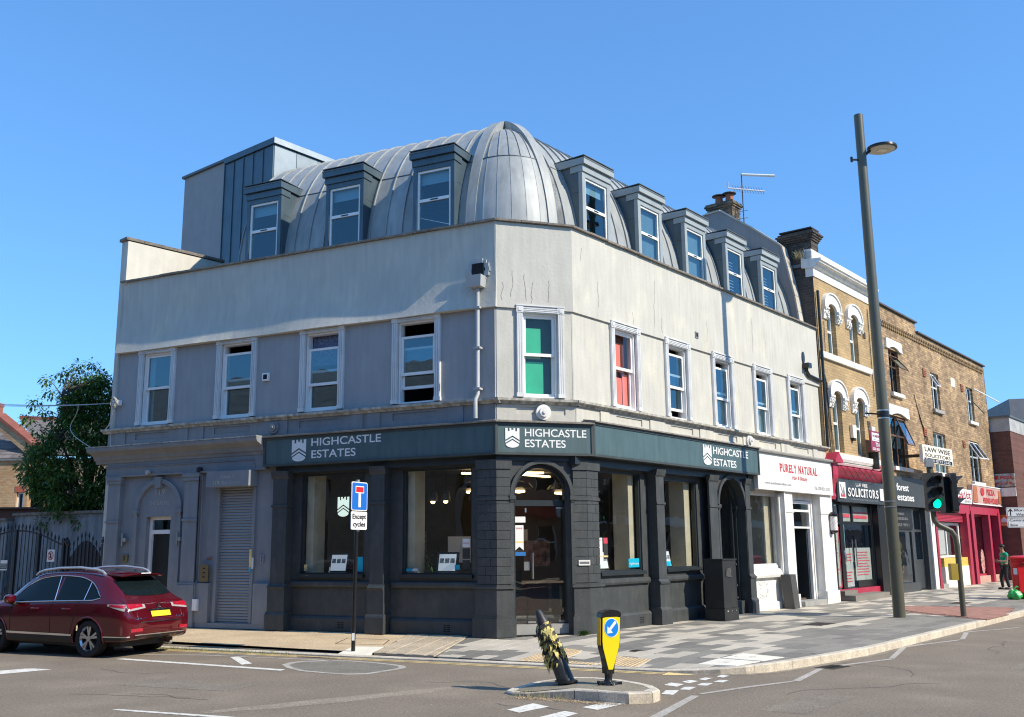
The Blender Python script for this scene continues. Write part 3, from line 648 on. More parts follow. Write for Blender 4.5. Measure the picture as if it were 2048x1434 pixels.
# string course (sill band) with its small stones
def sweep_band(F, u0, u1, nz, name, m, step=None):
    n = 1 if not step else max(1, round((u1-u0)/step)); s_ = (u1-u0)/n
    for i in range(n):
        mb = MB(); mb.profile(F, nz, u0+i*s_+(.003 if step else 0), u0+(i+1)*s_-(.003 if step else 0)); mb.obj(name, m, bld)
m_sill = mat('stained_stone_sill', (.42, .40, .35), .85, var=.2, sc=5, bump=.3, streak=.45, dirt=(.15, .14, .12), dsc=7, damt=.7)
sillp = [(-.05, 4.30), (.07, 4.30), (.09, 4.34), (.15, 4.355), (.15, 4.40), (-.05, 4.43)]
sweep_band(FL, -.12, 10.25, sillp, 'string_course', m_sill, 1.55); sweep_band(FB, -.06, BL+.08, sillp, 'string_course', m_sill, .85); sweep_band(FR, -.08, 12.6, sillp, 'string_course', m_sill, 1.3)
# panelled band below the string course
def panelband(F, u0, u1, cs, m):
    mb = MB(); holes = [(c-.50, c+.50, 4.11, 4.25) for c in cs]
    wall_with_holes(mb, F, u0, u1, 3.99, 4.298, holes, .03, -.04)
    for h in holes: mb.box(F, h[0]-.0, h[1]+.0, -.03, .005, h[2], h[3])
    for c in cs:
        for s_ in (-.95, .95):
            if u0 < c+s_ < u1: mb.box(F, c+s_-.16, c+s_+.16, .03, .055, 3.99, 4.295)
    mb.obj('panelled_band', m, bld)
panelband(FL, -.03, 10.12, LWIN, m_greyp); panelband(FB, -.02, BL+.02, [.90], m_render); panelband(FR, -.02, 12.5, RWIN, m_render)
# ---------------------------------------------------------------- sash windows
def sash(F, uc, drop=0, lift=0, inside=None, z0=ZS+.03, z1=6.25, w_=.565, par=None, OW=OW, gm=None):
    mb = MB(); zt = z1-.13
    for s_ in (-1, 1):
        a, b = sorted((uc+s_*OW, uc+s_*w_)); mb.box(F, a, b, -.06, .0, z0, zt)
        for f in (.2, .52, .84): c_ = lerp(a, b, f); mb.box(F, c_-.016, c_+.016, .0, .014, z0+.08, zt-.01)
        mb.box(F, a-.008, b+.008, -.06, .018, z0, z0+.08)
        mb.box(F, a-.006, b+.006, -.06, .024, zt, z1); mb.box(F, (a+b)/2-.035, (a+b)/2+.035, .024, .036, zt+.03, z1-.03)
    mb.box(F, uc-OW, uc+OW, -.06, .008, zt, z1-.012)
    for f in (.015, .048, .081): mb.box(F, uc-OW, uc+OW, .008, .022, zt+f, zt+f+.018)
    mb.box(F, uc-w_-.012, uc+w_+.012, -.04, .034, z1, z1+.022)
    W = mb.obj('window', m_surr, bld if par is None else par)
    o0, o1 = uc-OW, uc+OW
    f = MB(); t = .035
    f.box(F, o0+.002, o0+t, -.22, -.062, z0, zt-.002); f.box(F, o1-t, o1-.002, -.22, -.062, z0, zt-.002); f.box(F, o0+t, o1-t, -.22, -.062, zt-t, zt-.002); f.box(F, o0+t, o1-t, -.22, -.062, z0, z0+.03)
    f.obj('window_frame', m_white, W)
    zm = (z0+zt)/2+.02; a0, a1 = o0+t+.004, o1-t-.004
    def sashframe(n, za, zb):
        s_ = MB(); b = .05
        s_.box(F, a0, a0+b, n-.035, n, za, zb); s_.box(F, a1-b, a1, n-.035, n, za, zb); s_.box(F, a0+b, a1-b, n-.035, n, za, za+b+.01); s_.box(F, a0+b, a1-b, n-.035, n, zb-b, zb)
        s_.obj('sash', m_white, W)
        g = MB(); g.quad(F.p(a0+b, n-.018, za+b), F.p(a1-b, n-.018, za+b), F.p(a1-b, n-.018, zb-b), F.p(a0+b, n-.018, zb-b)); g.obj('pane', gm or m_glass, W)
    sashframe(-.10, zm-.03-drop, zt-t-.003-drop); sashframe(-.15, z0+.03+lift, zm+.03+lift)
    if inside:
        kind, m, lo, hi, l, r = inside
        g = MB(); za = lerp(z0, zt, lo); zb = lerp(z0, zt, hi); ua = lerp(o1, o0, l) if F.rs < 0 else lerp(o0, o1, l); ub = lerp(o1, o0, r) if F.rs < 0 else lerp(o0, o1, r)
        if kind == 'curtain':
            N_ = 22; vs = []
            for k in range(N_+1):
                u = lerp(ua, ub, k/N_); n = -.26+.018*math.sin(k*1.7); vs += [F.p(u, n, za), F.p(u, n, zb)]
            g.add(vs, [(2*k, 2*k+2, 2*k+3, 2*k+1) for k in range(N_)])
        else: g.box(F, min(ua, ub), max(ua, ub), -.245, -.24, za, zb)
        g.obj(kind, m, W, smooth=40 if kind == 'curtain' else None)
    return W
m_pinkc = mat('pale_print_curtain', (.16, .19, .30), .9, var=.4, sc=18)
sash(FL, LWIN[0], 0, 0, ('curtain', m_curt, .03, .97, .0, .16)); sash(FL, LWIN[1], .17, 0); sash(FL, LWIN[2], .28, 0, ('curtain', m_pinkc, .6, .98, .0, 1)); sash(FL, LWIN[3], .25, .27)
sash(FB, .92, 0, 0, w_=.49, OW=.36, gm=m_glass_board)
sash(FR, RWIN[0], 0, 0, gm=m_glass_board); sash(FR, RWIN[1], .13, .16); sash(FR, RWIN[2], .14, 0, ('curtain', m_curt, .03, .5, .35, 1)); sash(FR, RWIN[3], .13, 0, ('curtain', m_curt, .03, .5, .3, 1)); sash(FR, RWIN[4], .12, 0, ('curtain', m_curt, .03, .5, .3, 1))
# coloured boards standing behind two of the windows
def board(F, uc, m, rects):
    W = [o for o in kids(bld) if o.name.startswith('window')]
    for (l, r, a, b) in rects:
        g = MB(); ua = uc-OW+.06+l*.74; ub = uc-OW+.06+r*.74; g.box(F, ua, ub, -.22, -.215, lerp(ZS+.06, 6.12, a), lerp(ZS+.06, 6.12, b)); g.obj('coloured_board', m, [w__ for w__ in W][(4 if F is FB else 5)])
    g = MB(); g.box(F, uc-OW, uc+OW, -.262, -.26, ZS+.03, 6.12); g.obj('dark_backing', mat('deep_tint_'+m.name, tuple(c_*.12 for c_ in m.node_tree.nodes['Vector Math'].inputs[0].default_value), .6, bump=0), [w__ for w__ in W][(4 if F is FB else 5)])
board(FB, .92, m_green, [(.06, .66, .0, .43), (.06, .60, .53, .84)]); board(FR, RWIN[0], m_red, [(-.03, .66, .0, .40), (-.03, .62, .52, .84), (.70, 1.0, .0, .46)])

# ---------------------------------------------------------------- zinc roof
D0, AR, BR, Z0 = .60, 2.6, 3.55, 7.75
prof = lambda t: (D0+AR*(1-math.cos(t)), Z0+BR*math.sin(t))
DAPEX = 2.33; TA = math.acos(1-(DAPEX-D0)/AR); TT = math.pi/2
ax = PA+V(0, 0, 0); APEX = V(-.14, 20.89, 0)
hipL = lambda d: .86+.05*max(0, d-.6)/1.73 if d <= DAPEX else DAPEX*math.tan((math.pi-(THL-THB))/2)+(d-DAPEX)*math.tan((math.pi-(THL-THR))/2)
hipR = lambda d: (d*math.tan((THR-THB)/2)) if d <= DAPEX else DAPEX*math.tan((THR-THB)/2)+(d-DAPEX)*math.tan((math.pi-(THL-THR))/2)
LDORM = [1.66, 3.93, 6.18]; RDORM = [1.62, 3.87, 6.07, 8.27, 10.42]; DW = .45
TS = math.asin((9.75-Z0)/BR)
def panel(F, hip, ua, ub, t0, t1, holes):
    b = MB(); cuts = sorted({ua, ub, *[max(ua, min(ub, h+s_*DW)) for h in holes for s_ in (-1, 1)]})
    for i in range(len(cuts)-1):
        a, c = cuts[i], cuts[i+1]
        if c-a < 1e-4: continue
        tm = t0
        if any(h-DW < (a+c)/2 < h+DW for h in holes): tm = max(t0, math.asin((9.60-Z0)/BR))
        if tm >= t1-.01: continue
        N_ = max(2, int((t1-tm)/.11)+1); vs = []
        for k in range(N_+1):
            d, z = prof(lerp(tm, t1, k/N_)); h = hip(d); vs += [F.p(max(a, h), -d, z), F.p(max(c, h), -d, z)]
        b.add(vs, [(2*k, 2*k+1, 2*k+3, 2*k+2) for k in range(N_)])
    if b.v: b.obj('roof_panel', m_zinc, bld, smooth=40)
def seam(F, hip, u, t0, t1, holes):
    if any(h-DW-.02 < u < h+DW+.02 for h in holes): t0 = max(t0, math.asin((9.85-Z0)/BR))
    pts = []
    for k in range(18):
        d, z = prof(lerp(t0, t1, k/17))
        if u >= hip(d)+.02: pts.append((d, z))
    if len(pts) < 2: return
    b = MB(); w_ = .009; hgt = .032; vs = []
    for d, z in pts:
        t = math.acos(max(-1, min(1, 1-(d-D0)/AR))); nn_ = -math.cos(t)*-1; no = V(0, 0, math.sin(t))*1+F.n*math.cos(t)
        q = F.p(u, -d, z); vs += [q-F.d*w_, q-F.d*w_+no*hgt, q+F.d*w_+no*hgt, q+F.d*w_]
    fs = []
    for k in range(len(pts)-1):
        for e in range(3): fs.append((4*k+e, 4*k+e+1, 4*k+5+e, 4*k+4+e))
    fs += [(0, 1, 2, 3), tuple(len(vs)-4+e for e in (3, 2, 1, 0))]
    b.add(vs, fs); b.obj('roof_seam', m_zinc, bld)
for F, hip, end, dorm in ((FL, hipL, 7.0, LDORM), (FR, hipR, 12.2, RDORM)):
    u = .25 if F is FR else .90; step = .41
    while u < end:
        ub = min(u+step, end); panel(F, hip, u if u > .95 else 0, ub, 0, TS, dorm); panel(F, hip, u if u > .95 else 0, ub, TS, TT, dorm); seam(F, hip, ub, 0, TT, dorm); u += step
    b = MB(); N_ = 20; vs = []
    d, z = prof(TS); n0 = F.p(hip(d), -d, z); b.box(F, hip(d), end, -d-.004, -d+.012, z-.006, z+.01); b.obj('roof_seam', m_lead, bld)
# flat top
mb = MB(); zt_ = Z0+BR; T0 = inter(FL, -3.2, FR, -3.2); mb.add([FL.p(7.0, -3.2, zt_), T0+V(0, 0, zt_), FR.p(12.2, -3.2, zt_), FR.p(12.2, -6.2, zt_), FL.p(7.0, -6.2, zt_)], [(0, 1, 2, 3, 4)]); mb.obj('flat_roof', m_lead, bld)
mb = MB(); mb.add([FR.p(12.36, -6.2, 0), FL.p(7.0, -6.2, 0), FL.p(7.0, -6.2, zt_), FR.p(12.36, -6.2, zt_)], [(0, 1, 2, 3)]); mb.obj('rear_wall', m_greyp, bld)
# closing end of the side-street wing
mb = MB(); pr = [FL.p(7.0, -prof(k*TT/14)[0], prof(k*TT/14)[1]) for k in range(15)]+[FL.p(7.0, -6.2, zt_), FL.p(7.0, -6.2, 7.4), FL.p(7.0, -.6, 7.4)]
mb.prism(pr, FL.d*.03); mb.obj('roof_end', m_zincd, bld)
# rounded corner: a bulging sector between the two hips
UL = .86; DL0 = FL.p(UL, -D0, 0); DR0 = FR.p(.18, -D0, 0)
a1 = math.atan2(*(DL0-APEX).yx); a2 = math.atan2(*(DR0-APEX).yx); RB0 = DAPEX-D0; eL_ = (DL0-APEX).length/RB0; eR_ = (DR0-APEX).length/RB0
if a1 > 0: a1 -= 2*math.pi
if a2 > 0: a2 -= 2*math.pi
RB = lambda d: DAPEX-d
eL, eR = 1/math.cos((math.pi-(THL-THB))/2), 1/math.cos((THR-THB)/2)
TSD = math.asin((9.75-Z0)/3.14); TA = TT
def domep(s_, t, out=0., ex=1.05):
    z = Z0+3.14*math.sin(t); r = RB0*math.cos(t)**ex if t < TT-1e-4 else 0; a = lerp(a1, a2, s_); e = lerp(eL_, eR_, s_)*(1+.075*math.sin(math.pi*s_)); rad = r*e+out*math.cos(t)
    return V(APEX.x+math.cos(a)*rad, APEX.y+math.sin(a)*rad, z+out*math.sin(t))
NP = 6
for i in range(NP):
    for t0, t1 in ((0, TSD), (TSD, TT)):
        b = MB(); NS, NT = 3, 9; vs = [domep(lerp(i/NP, (i+1)/NP, k/NS), lerp(t0, t1, j/NT)) for j in range(NT+1) for k in range(NS+1)]
        b.add(vs, [(j*(NS+1)+k, j*(NS+1)+k+1, (j+1)*(NS+1)+k+1, (j+1)*(NS+1)+k) for j in range(NT) for k in range(NS)]); b.obj('dome_panel', m_zinc, bld, smooth=50)
def ribstrip(P_, wdir, w_, h, name, m, dp=.02):
    """P_: list of (point, outward normal); band of width w_ standing h proud"""
    b = MB(); vs = []
    for q, no in P_: wd = wdir(q, no); vs += [q-wd*w_-no*dp, q-wd*w_+no*h, q+wd*w_+no*h, q+wd*w_-no*dp]
    n = len(P_); fs = []
    for k in range(n-1):
        for e in range(3): fs.append((4*k+e, 4*k+e+1, 4*k+5+e, 4*k+4+e))
    fs += [(0, 1, 2, 3), tuple(4*(n-1)+e for e in (3, 2, 1, 0))]
    b.add(vs, fs); return b.obj(name, m, bld, smooth=35)
for i in range(1, NP):
    for t0, t1 in ((0, TSD-.01), (TSD+.01, TT-.12)):
        pts = []
        for k in range(12):
            t = lerp(t0, t1, k/11); q = domep(i/NP, t); a = lerp(a1, a2, i/NP); no = V(math.cos(a)*math.cos(t), math.sin(a)*math.cos(t), math.sin(t)); pts.append((q, no))
        a = lerp(a1, a2, i/NP); wd = V(-math.sin(a), math.cos(a), 0); ribstrip(pts, lambda q, no: wd, .005, .018 if t0 > 0 else .006, 'roof_seam', m_zinc)
pts = [(domep(s_/12, TSD), V(math.cos(lerp(a1, a2, s_/12)), math.sin(lerp(a1, a2, s_/12)), .5).normalized()) for s_ in range(13)]
ribstrip(pts, lambda q, no: V(0, 0, 1), .006, .014, 'roof_seam', m_lead)
for s_, nm in ((0, 'L'), (1, 'R')):
    pts = []
    for k in range(22):
        t = lerp(0, TT-.03, k/21); q = domep(s_, t, 0., 1.22)+V(0, 0, .19*math.sin(t)); a = a1 if s_ == 0 else a2; pts.append((q, V(math.cos(a)*math.cos(t), math.sin(a)*math.cos(t), math.sin(t)))) 
    a = a1 if s_ == 0 else a2; wd = V(-math.sin(a), math.cos(a), 0)
    ribstrip(pts, lambda q, no: wd, .11, .05, 'roof_rib', m_zinc, .40)
# ---------------------------------------------------------------- dormers
def dormer(F, uc, blind):
    nf = -.45; zb, zt2 = 7.55, 9.50; w1, w2 = (.50, .41) if F is FL else (.54, .42)
    D = MB()
    for s_ in (-1, 1): a, b = sorted((uc+s_*w1, uc+s_*w2)); D.box(F, a, b, nf-.10, nf, zb, 9.62)
    D.box(F, uc-w2, uc+w2, nf-.10, nf-.002, zt2, 9.62)
    O = D.obj('dormer', m_zincd if F is FL else mat('zinc_dormer_sunlit', (.33, .36, .355), .5, metal=.1, var=.08, bump=.08, bs=4, rv=.05), bld)  # main-road dormers: sunlight put into a lighter zinc
    lt = O.data.materials[0]
    h = MB(); h.box(F, uc-w1-.02, uc+w1+.02, nf-.3, nf+.03, 9.61, 9.75); h.obj('dormer_cornice', lt, O)
    dd = lambda z: D0+AR*(1-math.sqrt(max(0, 1-((z-Z0)/BR)**2)))
    h = MB(); h.profile(F, [(nf+.09, 9.762), (nf+.09, 9.88), (nf+.08, 9.90), (-dd(9.93)-.05, 9.94), (-dd(9.93)-.05, 9.762)], uc-w1-.05, uc+w1+.05); h.obj('dormer_roof', lt, O)
    h = MB(); h.box(F, uc-w1-.055, uc+w1+.055, nf+.092, nf+.098, 9.88, 9.91); h.box(F, uc-w1-.055, uc+w1+.055, -dd(9.93)-.05, nf+.098, 9.942, 9.955); h.obj('dormer_drip', m_lead, O)
    for s_ in (-1, 1):
        a, b = sorted((uc+s_*w1, uc+s_*(w1-.03))); pts = [(nf-.101, zb), (nf-.101, 9.74)]+[(-dd(z)-.04, z) for z in (9.74, 9.4, 9.0, 8.6, 8.2, 7.8)]+[(-D0-.03, zb)]
        for z0_, z1_ in ((7.5, 9.15), (9.156, 9.74)):
            q = [(-dd(max(Z0, z))-.04, z) for z in [lerp(z0_, z1_, k/5) for k in range(6)]]
            c = MB(); c.profile(F, [(nf-.101, z1_), (nf-.101, z0_)]+q, a, b); c.obj('dormer_cheek', m_zincd, O)
    f = MB(); t = .05
    f.box(F, uc-w2+.002, uc-w2+t, nf-.09, nf-.03, zb, zt2-.002); f.box(F, uc+w2-t, uc+w2-.002, nf-.09, nf-.03, zb, zt2-.002); f.box(F, uc-w2+t, uc+w2-t, nf-.09, nf-.03, zt2-t, zt2-.002); f.box(F, uc-w2+t, uc+w2-t, nf-.09, nf-.025, 8.80, 8.865); f.box(F, uc-w2+t, uc+w2-t, nf-.08, nf-.03, zb, 7.62)
    f.obj('window_frame', m_white, O)
    f = MB(); f.box(F, uc-.09, uc+.09, nf-.025, nf-.018, 8.82, 8.845); f.obj('sash_handle', m_black, O)
    for za, zb_ in ((7.62, 8.80), (8.865, zt2-t)):
        g = MB(); g.quad(F.p(uc-w2+t, nf-.06, za), F.p(uc+w2-t, nf-.06, za), F.p(uc+w2-t, nf-.06, zb_), F.p(uc-w2+t, nf-.06, zb_)); g.obj('pane', m_glass_dorm, O)
    if blind == 'roller':
        g = MB(); g.box(F, uc-w2+.03, uc+w2-.03, nf-.15, nf-.14, 9.22, 9.46); g.obj('roller_blind', m_blind, O)
    elif blind == 'full':
        g = MB(); g.box(F, uc-w2+.03, uc+w2-.03, nf-.15, nf-.14, 7.6, 9.46); g.obj('roller_blind', mat('grey_blind', (.36, .38, .38), .8), O)
    elif blind == 'slats':
        for k in range(18): z = 9.2-k*.085; g = MB(); g.hexa([F.p(uc+(-w2+.08 if F.rs > 0 else .0), nf-.17, z), F.p(uc+.12, nf-.17, z), F.p(uc+.12, nf-.13, z-.035), F.p(uc-w2+.08, nf-.13, z-.035), F.p(uc-w2+.08, nf-.17, z+.006), F.p(uc+.12, nf-.17, z+.006), F.p(uc+.12, nf-.13, z-.029), F.p(uc-w2+.08, nf-.13, z-.029)]); g.obj('blind_slat', m_blind, O)
for u in LDORM: dormer(FL, u, 'roller')
for u, k in zip(RDORM, ('roller', 'full', 'full', 'slats', 'slats')): dormer(FR, u, k)
# parapet gutter floor keeps light out of the loft edge
mb = MB()
for F, a, b in ((FL, 0, 9.9), (FR, 0, 12.3)): mb.box(F, a, b, -.28, -.62, 7.42, 7.50)
mb.obj('parapet_gutter', m_lead, bld)
# ---------------------------------------------------------------- stair tower behind the side-street wing
q0 = FK.p(3.0, 0, 0); FS = Frame(q0.xy, R_(140.84), 1)             # front of the tower, u to the left
if FS.n.y > 0: FS.n = -FS.n
FS.right = -FS.d; FS.rs = -1
st = bld
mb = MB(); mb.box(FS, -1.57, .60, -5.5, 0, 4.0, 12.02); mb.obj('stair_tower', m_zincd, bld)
mb = MB(); mb.box(FS, .603, 2.60, -5.0, -.02, 4.0, 12.12); mb.obj('stair_tower_render', mat('lilac_grey_render', (.34, .33, .33), .85, var=.04, bump=.15, streak=.05), bld)
mb = MB(); mb.box(FS, .60, 2.66, -5.1, .05, 12.122, 12.19); mb.obj('tower_coping', m_lead, bld)
mb = MB(); mb.box(FS, -1.63, .597, -5.5, .06, 12.022, 12.19); mb.obj('tower_fascia', m_zincd, bld)
FSR = Frame(FS.p(-1.57, 0, 0).xy, THR, -1)
mb = MB(); mb.box(FSR, -.06, 5.5, .062, .075, 12.03, 12.19); mb.obj('tower_fascia', mat('zinc_fascia_sunlit', (.42, .46, .46), .4, metal=.4), bld)  # sunlight on this side of the tower put into a paler fascia
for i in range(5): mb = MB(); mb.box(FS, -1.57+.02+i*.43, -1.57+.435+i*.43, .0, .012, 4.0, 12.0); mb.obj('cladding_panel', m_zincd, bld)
for i in range(6): mb = MB(); mb.box(FSR, .01+i*.72, .71+i*.72, .0, .012, 8, 12.0); mb.obj('cladding_panel', mat('zinc_cladding_sunlit', (.33, .37, .37), .42, metal=.4, var=.1, bump=.1, bs=3, rv=.06), bld)  # lighter copy of the cladding for the sunlit side
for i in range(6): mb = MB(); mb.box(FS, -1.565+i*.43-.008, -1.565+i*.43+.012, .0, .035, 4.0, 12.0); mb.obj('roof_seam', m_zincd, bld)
# ---------------------------------------------------------------- party gable on the far end of the main-road wing
gp = [(-.35, 7.4), (-.36, 8.0), (-.48, 9.0), (-.66, 9.95), (-.80, 10.62), (-.95, 10.76), (-1.7, 11.39), (-2.77, 12.22), (-3.3, 12.2), (-5.2, 11.1), (-6.2, 10.4), (-6.2, 7.4)]
mb = MB(); mb.profile(FR, gp, 12.2, 12.45); mb.obj('gable_parapet', mat('mauve_grey_render', (.27, .26, .255), .85, var=.04, bump=.12, streak=.06), bld)
for i in range(1, 9):
    (n0, z0_), (n1, z1_) = gp[i], gp[i+1]; k = max(1, round(math.hypot(n1-n0, z1_-z0_)/.6))
    for j in range(k):
        a = (lerp(n0, n1, j/k), lerp(z0_, z1_, j/k)); b_ = (lerp(n0, n1, (j+1)/k-.01), lerp(z0_, z1_, (j+1)/k-.01)); L_ = math.hypot(b_[0]-a[0], b_[1]-a[1]); t = ((b_[0]-a[0])/L_, (b_[1]-a[1])/L_); no = (-t[1], t[0])
        if no[1] < 0: no = (-no[0], -no[1])
        if i < 5: no = (abs(t[1]), abs(t[0])) 
        mb = MB(); mb.profile(FR, [a, b_, (b_[0]+no[0]*.05, b_[1]+no[1]*.05), (a[0]+no[0]*.05, a[1]+no[1]*.05)], 12.16, 12.50); mb.obj('coping_stone', mat('pale_verge_render', (.50, .45, .38), .85, var=.15, rv=.15), bld)  # verge stones paler than the gable face
# ---------------------------------------------------------------- downpipe, hopper and small fittings
mb = MB(); mb.tube([FL.p(.35, .07, 6.62), FL.p(.35, .07, 4.5), FL.p(.35, .17, 4.38), FL.p(.35, .17, 4.02)], .042, 10)
for z in (6.2, 5.4, 4.6): mb.box(FL, .28, .42, 0, .13, z-.02, z+.02)
mb.obj('downpipe', m_pipe, bld, smooth=40)
mb = MB(); mb.hexa([FL.p(.21, .01, 6.60), FL.p(.49, .01, 6.60), FL.p(.49, .22, 6.60), FL.p(.21, .22, 6.60), FL.p(.18, .01, 6.82), FL.p(.52, .01, 6.82), FL.p(.52, .26, 6.82), FL.p(.18, .26, 6.82)]); mb.obj('hopper', m_pipe, bld)
mb = MB(); mb.box(FL, .22, .48, .005, .06, 6.82, 7.10); mb.obj('outlet_hole', m_dark, bld)
mb = MB()
for k in range(14):
    a = math.pi*2*k/14; mb.box(FL, .35+math.cos(a)*.2-.05, .35+math.cos(a)*.2+.05, 0, .03+.02*random.random(), 6.97+math.sin(a)*.19-.045, 6.97+math.sin(a)*.19+.045)
mb.obj('patched_mortar', m_pipe, bld)
def vent(F, u, z, s_, m=m_white):
    mb = MB(); mb.box(F, u-s_, u+s_, -.04, .02, z-s_, z+s_); o = mb.obj('wall_vent', m, bld); mb = MB()
    mb.box(F, u-s_*.6, u+s_*.6, .02, .024, z-s_*.6, z+s_*.6); mb.obj('vent_grille', m_dark, o)
vent(FL, 5.56, 5.28, .085); vent(FR, 5.05, 6.55, .075, m_greyp)
def roundbell(F, u, z, r, m, label, name='alarm_bell'):
    mb = MB(); mb.disc(F, u, .03, .10, z, r, 20); mb.disc(F, u, .10, .15, z, r*.62, 16); mb.disc(F, u, .15, .18, z, r*.25, 12); o = mb.obj(name, m, None, smooth=30, label=label, cat='alarm'); return o
roundbell(FL, 5.22, 4.15, .13, m_greyp, 'grey painted round boss above the left end of the long dark sign')
roundbell(FB, .93, 4.15, .15, m_whitep, 'large pale round alarm bell above the corner sign')
roundbell(FR, 7.42, 4.20, .15, m_whitep, 'pale round alarm bell above the far end of the main road sign')
# black overflow elbow at the far end
mb = MB(); mb.tube([FR.p(12.47, .06, 6.36), FR.p(11.6, .06, 6.42), FR.p(11.42, .07, 6.52), FR.p(11.38, .08, 6.66)], .05, 8); mb.box(FR, 11.28, 11.5, .01, .2, 6.6, 6.74)
mb.disc(FR, 11.36, .01, .03, 6.92, .17, 16, .09); mb.obj('overflow_pipe', m_black, bld, smooth=40)
# cracks in the render (thin dark joints that follow the plaster)
ck = MB(); rc = random.Random(12)
def crack(F, u, z, dz, wv=.03):
    pts = [(u, z)]; n = int(dz/.09)
    for k in range(n): pts.append((pts[-1][0]+rc.uniform(-wv, wv), pts[-1][1]-.09))
    for (a, b_), (c, d) in zip(pts, pts[1:]): ck.add([F.p(a-.004, .0025, b_), F.p(a+.004, .0025, b_), F.p(c+.004, .0025, d), F.p(c-.004, .0025, d)], [(0, 1, 2, 3)])
for F, u, z, dz in ((FB, .35, 6.95, .6), (FB, .6, 6.9, .55), (FB, .78, 6.75, .45), (FB, 1.1, 6.8, .5), (FB, .15, 6.7, .4), (FR, .9, 7.0, .6), (FR, 3.2, 7.5, 1.1), (FR, 3.45, 6.7, .4), (FR, 2.2, 6.6, .35), (FR, 5.6, 7.0, .6), (FR, 8.1, 7.5, .9), (FR, 8.9, 7.0, .5), (FR, .35, 7.6, .3)): crack(F, u, z, dz)
ck.obj('render_crack', mat('crack_shadowless_line', (.19, .18, .165), .9, bump=0), bld)

# ================================================================ SHOPFRONT (ground floor of the corner building)
FR_UP = FR
FR = Frame((PC+FR.n*.10-FR.d*.15).xy, THR, -1)     # the ground floor stands a little proud
def inv(F, P): q = V(P.x, P.y, 0)-F.o; return q.dot(F.d), q.dot(F.n)
GC = inter(FB, 0, FR, 0); GU = inv(FR, GC)[0]; BG = inv(FB, GC)[0]
tL, tR = math.tan((math.pi-(THL-THB))/2), math.tan((THR-THB)/2)
skin('shop_wall', m_shop, lambda mb: wall_with_holes(mb, FL, 0.05, 5.2, 0, 3.4, [(.62, 2.17, 1.1, 3.15), (3.07, 4.64, 1.1, 3.15)], -.20, -.34))
skin('shop_wall', m_shop, lambda mb: wall_with_holes(mb, FB, .02, BG-.02, 0, 3.32, [(.33, 1.47, -.0, 3.17, .60)], -.02, -.34))
skin('shop_wall', m_shop, lambda mb: wall_with_holes(mb, FR, .05, 5.6, 0, 3.32, [(1.0, 2.60, 1.1, 3.12), (3.52, 5.02, 1.12, 3.07)], -.20, -.34))
skin('shop_wall', m_shop, lambda mb: wall_with_holes(mb, FR, 5.6, 7.15, 0, 3.4, [(5.74, 7.06, .0, 3.20, .64)], -.03, -.42))
mb = MB(); mb.box(FL, 0, 5.2, -.2, -.02, 3.18, 3.34); mb.box(FR, 0, 7.3, -.2, -.02, 3.16, 3.34); mb.box(FB, .0, BG, -.1, .02, 3.22, 3.34); mb.obj('fascia_soffit', m_shopd, bld)
# moulded rails on the stall risers
for F, segs in ((FL, [(.45, 2.38), (2.85, 4.84)]), (FR, [(.80, 2.78), (3.26, 5.15)])):
    for a, b in segs:
        mb = MB(); mb.profile(F, [(-.198, .86), (-.14, .86), (-.125, .90), (-.13, .95), (-.16, .975), (-.198, .985)], a, b); mb.obj('riser_moulding', m_shop, bld)
        mb = MB(); mb.profile(F, [(-.198, 0), (-.13, 0), (-.13, .24), (-.16, .28), (-.198, .30)], a, b); mb.obj('riser_plinth', m_shop, bld)
        g = MB(); c = lerp(a, b, .8 if F is FR else .35)
        for i in range(2):
            for j in range(4): g.box(F, c-.07+i*.08, c-.01+i*.08, -.128, -.126, .06+j*.035, .08+j*.035)
        g.obj('air_brick', m_dark, bld)
# pilasters: shaft, pedestal, plinth, necking, capital
def pilaster(F, a, b, m=m_shop, nb=-.19, top=3.22, e=.03, plinth=.36, ped=.88, blocks=None, neck=2.5):
    mb = MB(); P_ = .035
    mb.box(F, a, b, nb, e, ped, top); O = mb.obj('pilaster', m, bld)
    def pc(nm, nz, x): q = MB(); q.profile(F, [(nb, nz[0][1])]+nz+[(nb, nz[-1][1])], a-x, b+x); q.obj(nm, m, O)
    pc('pedestal', [(e+.03, plinth), (e+.03, ped-.07), (e+.05, ped-.05), (e+.055, ped-.02), (e+.02, ped+.01), (e, ped+.045)], .03)
    pc('plinth', [(e+.065, 0), (e+.065, plinth-.06), (e+.05, plinth-.02), (e+.03, plinth)], .055)
    pc('necking', [(e, neck-.03), (e+.022, neck-.02), (e+.022, neck+.02), (e, neck+.03)], .02)
    pc('capital', [(e, top-.16), (e+.03, top-.12), (e+.05, top-.05), (e+.06, top)], .03)
    return O
pilaster(FL, 4.85, 5.22); pilaster(FL, 2.46, 2.77)
pilaster(FR, 2.86, 3.18); pilaster(FR, 5.22, 5.62, nb=-.02); pilaster(FR, 7.08, 7.32, nb=-.02)
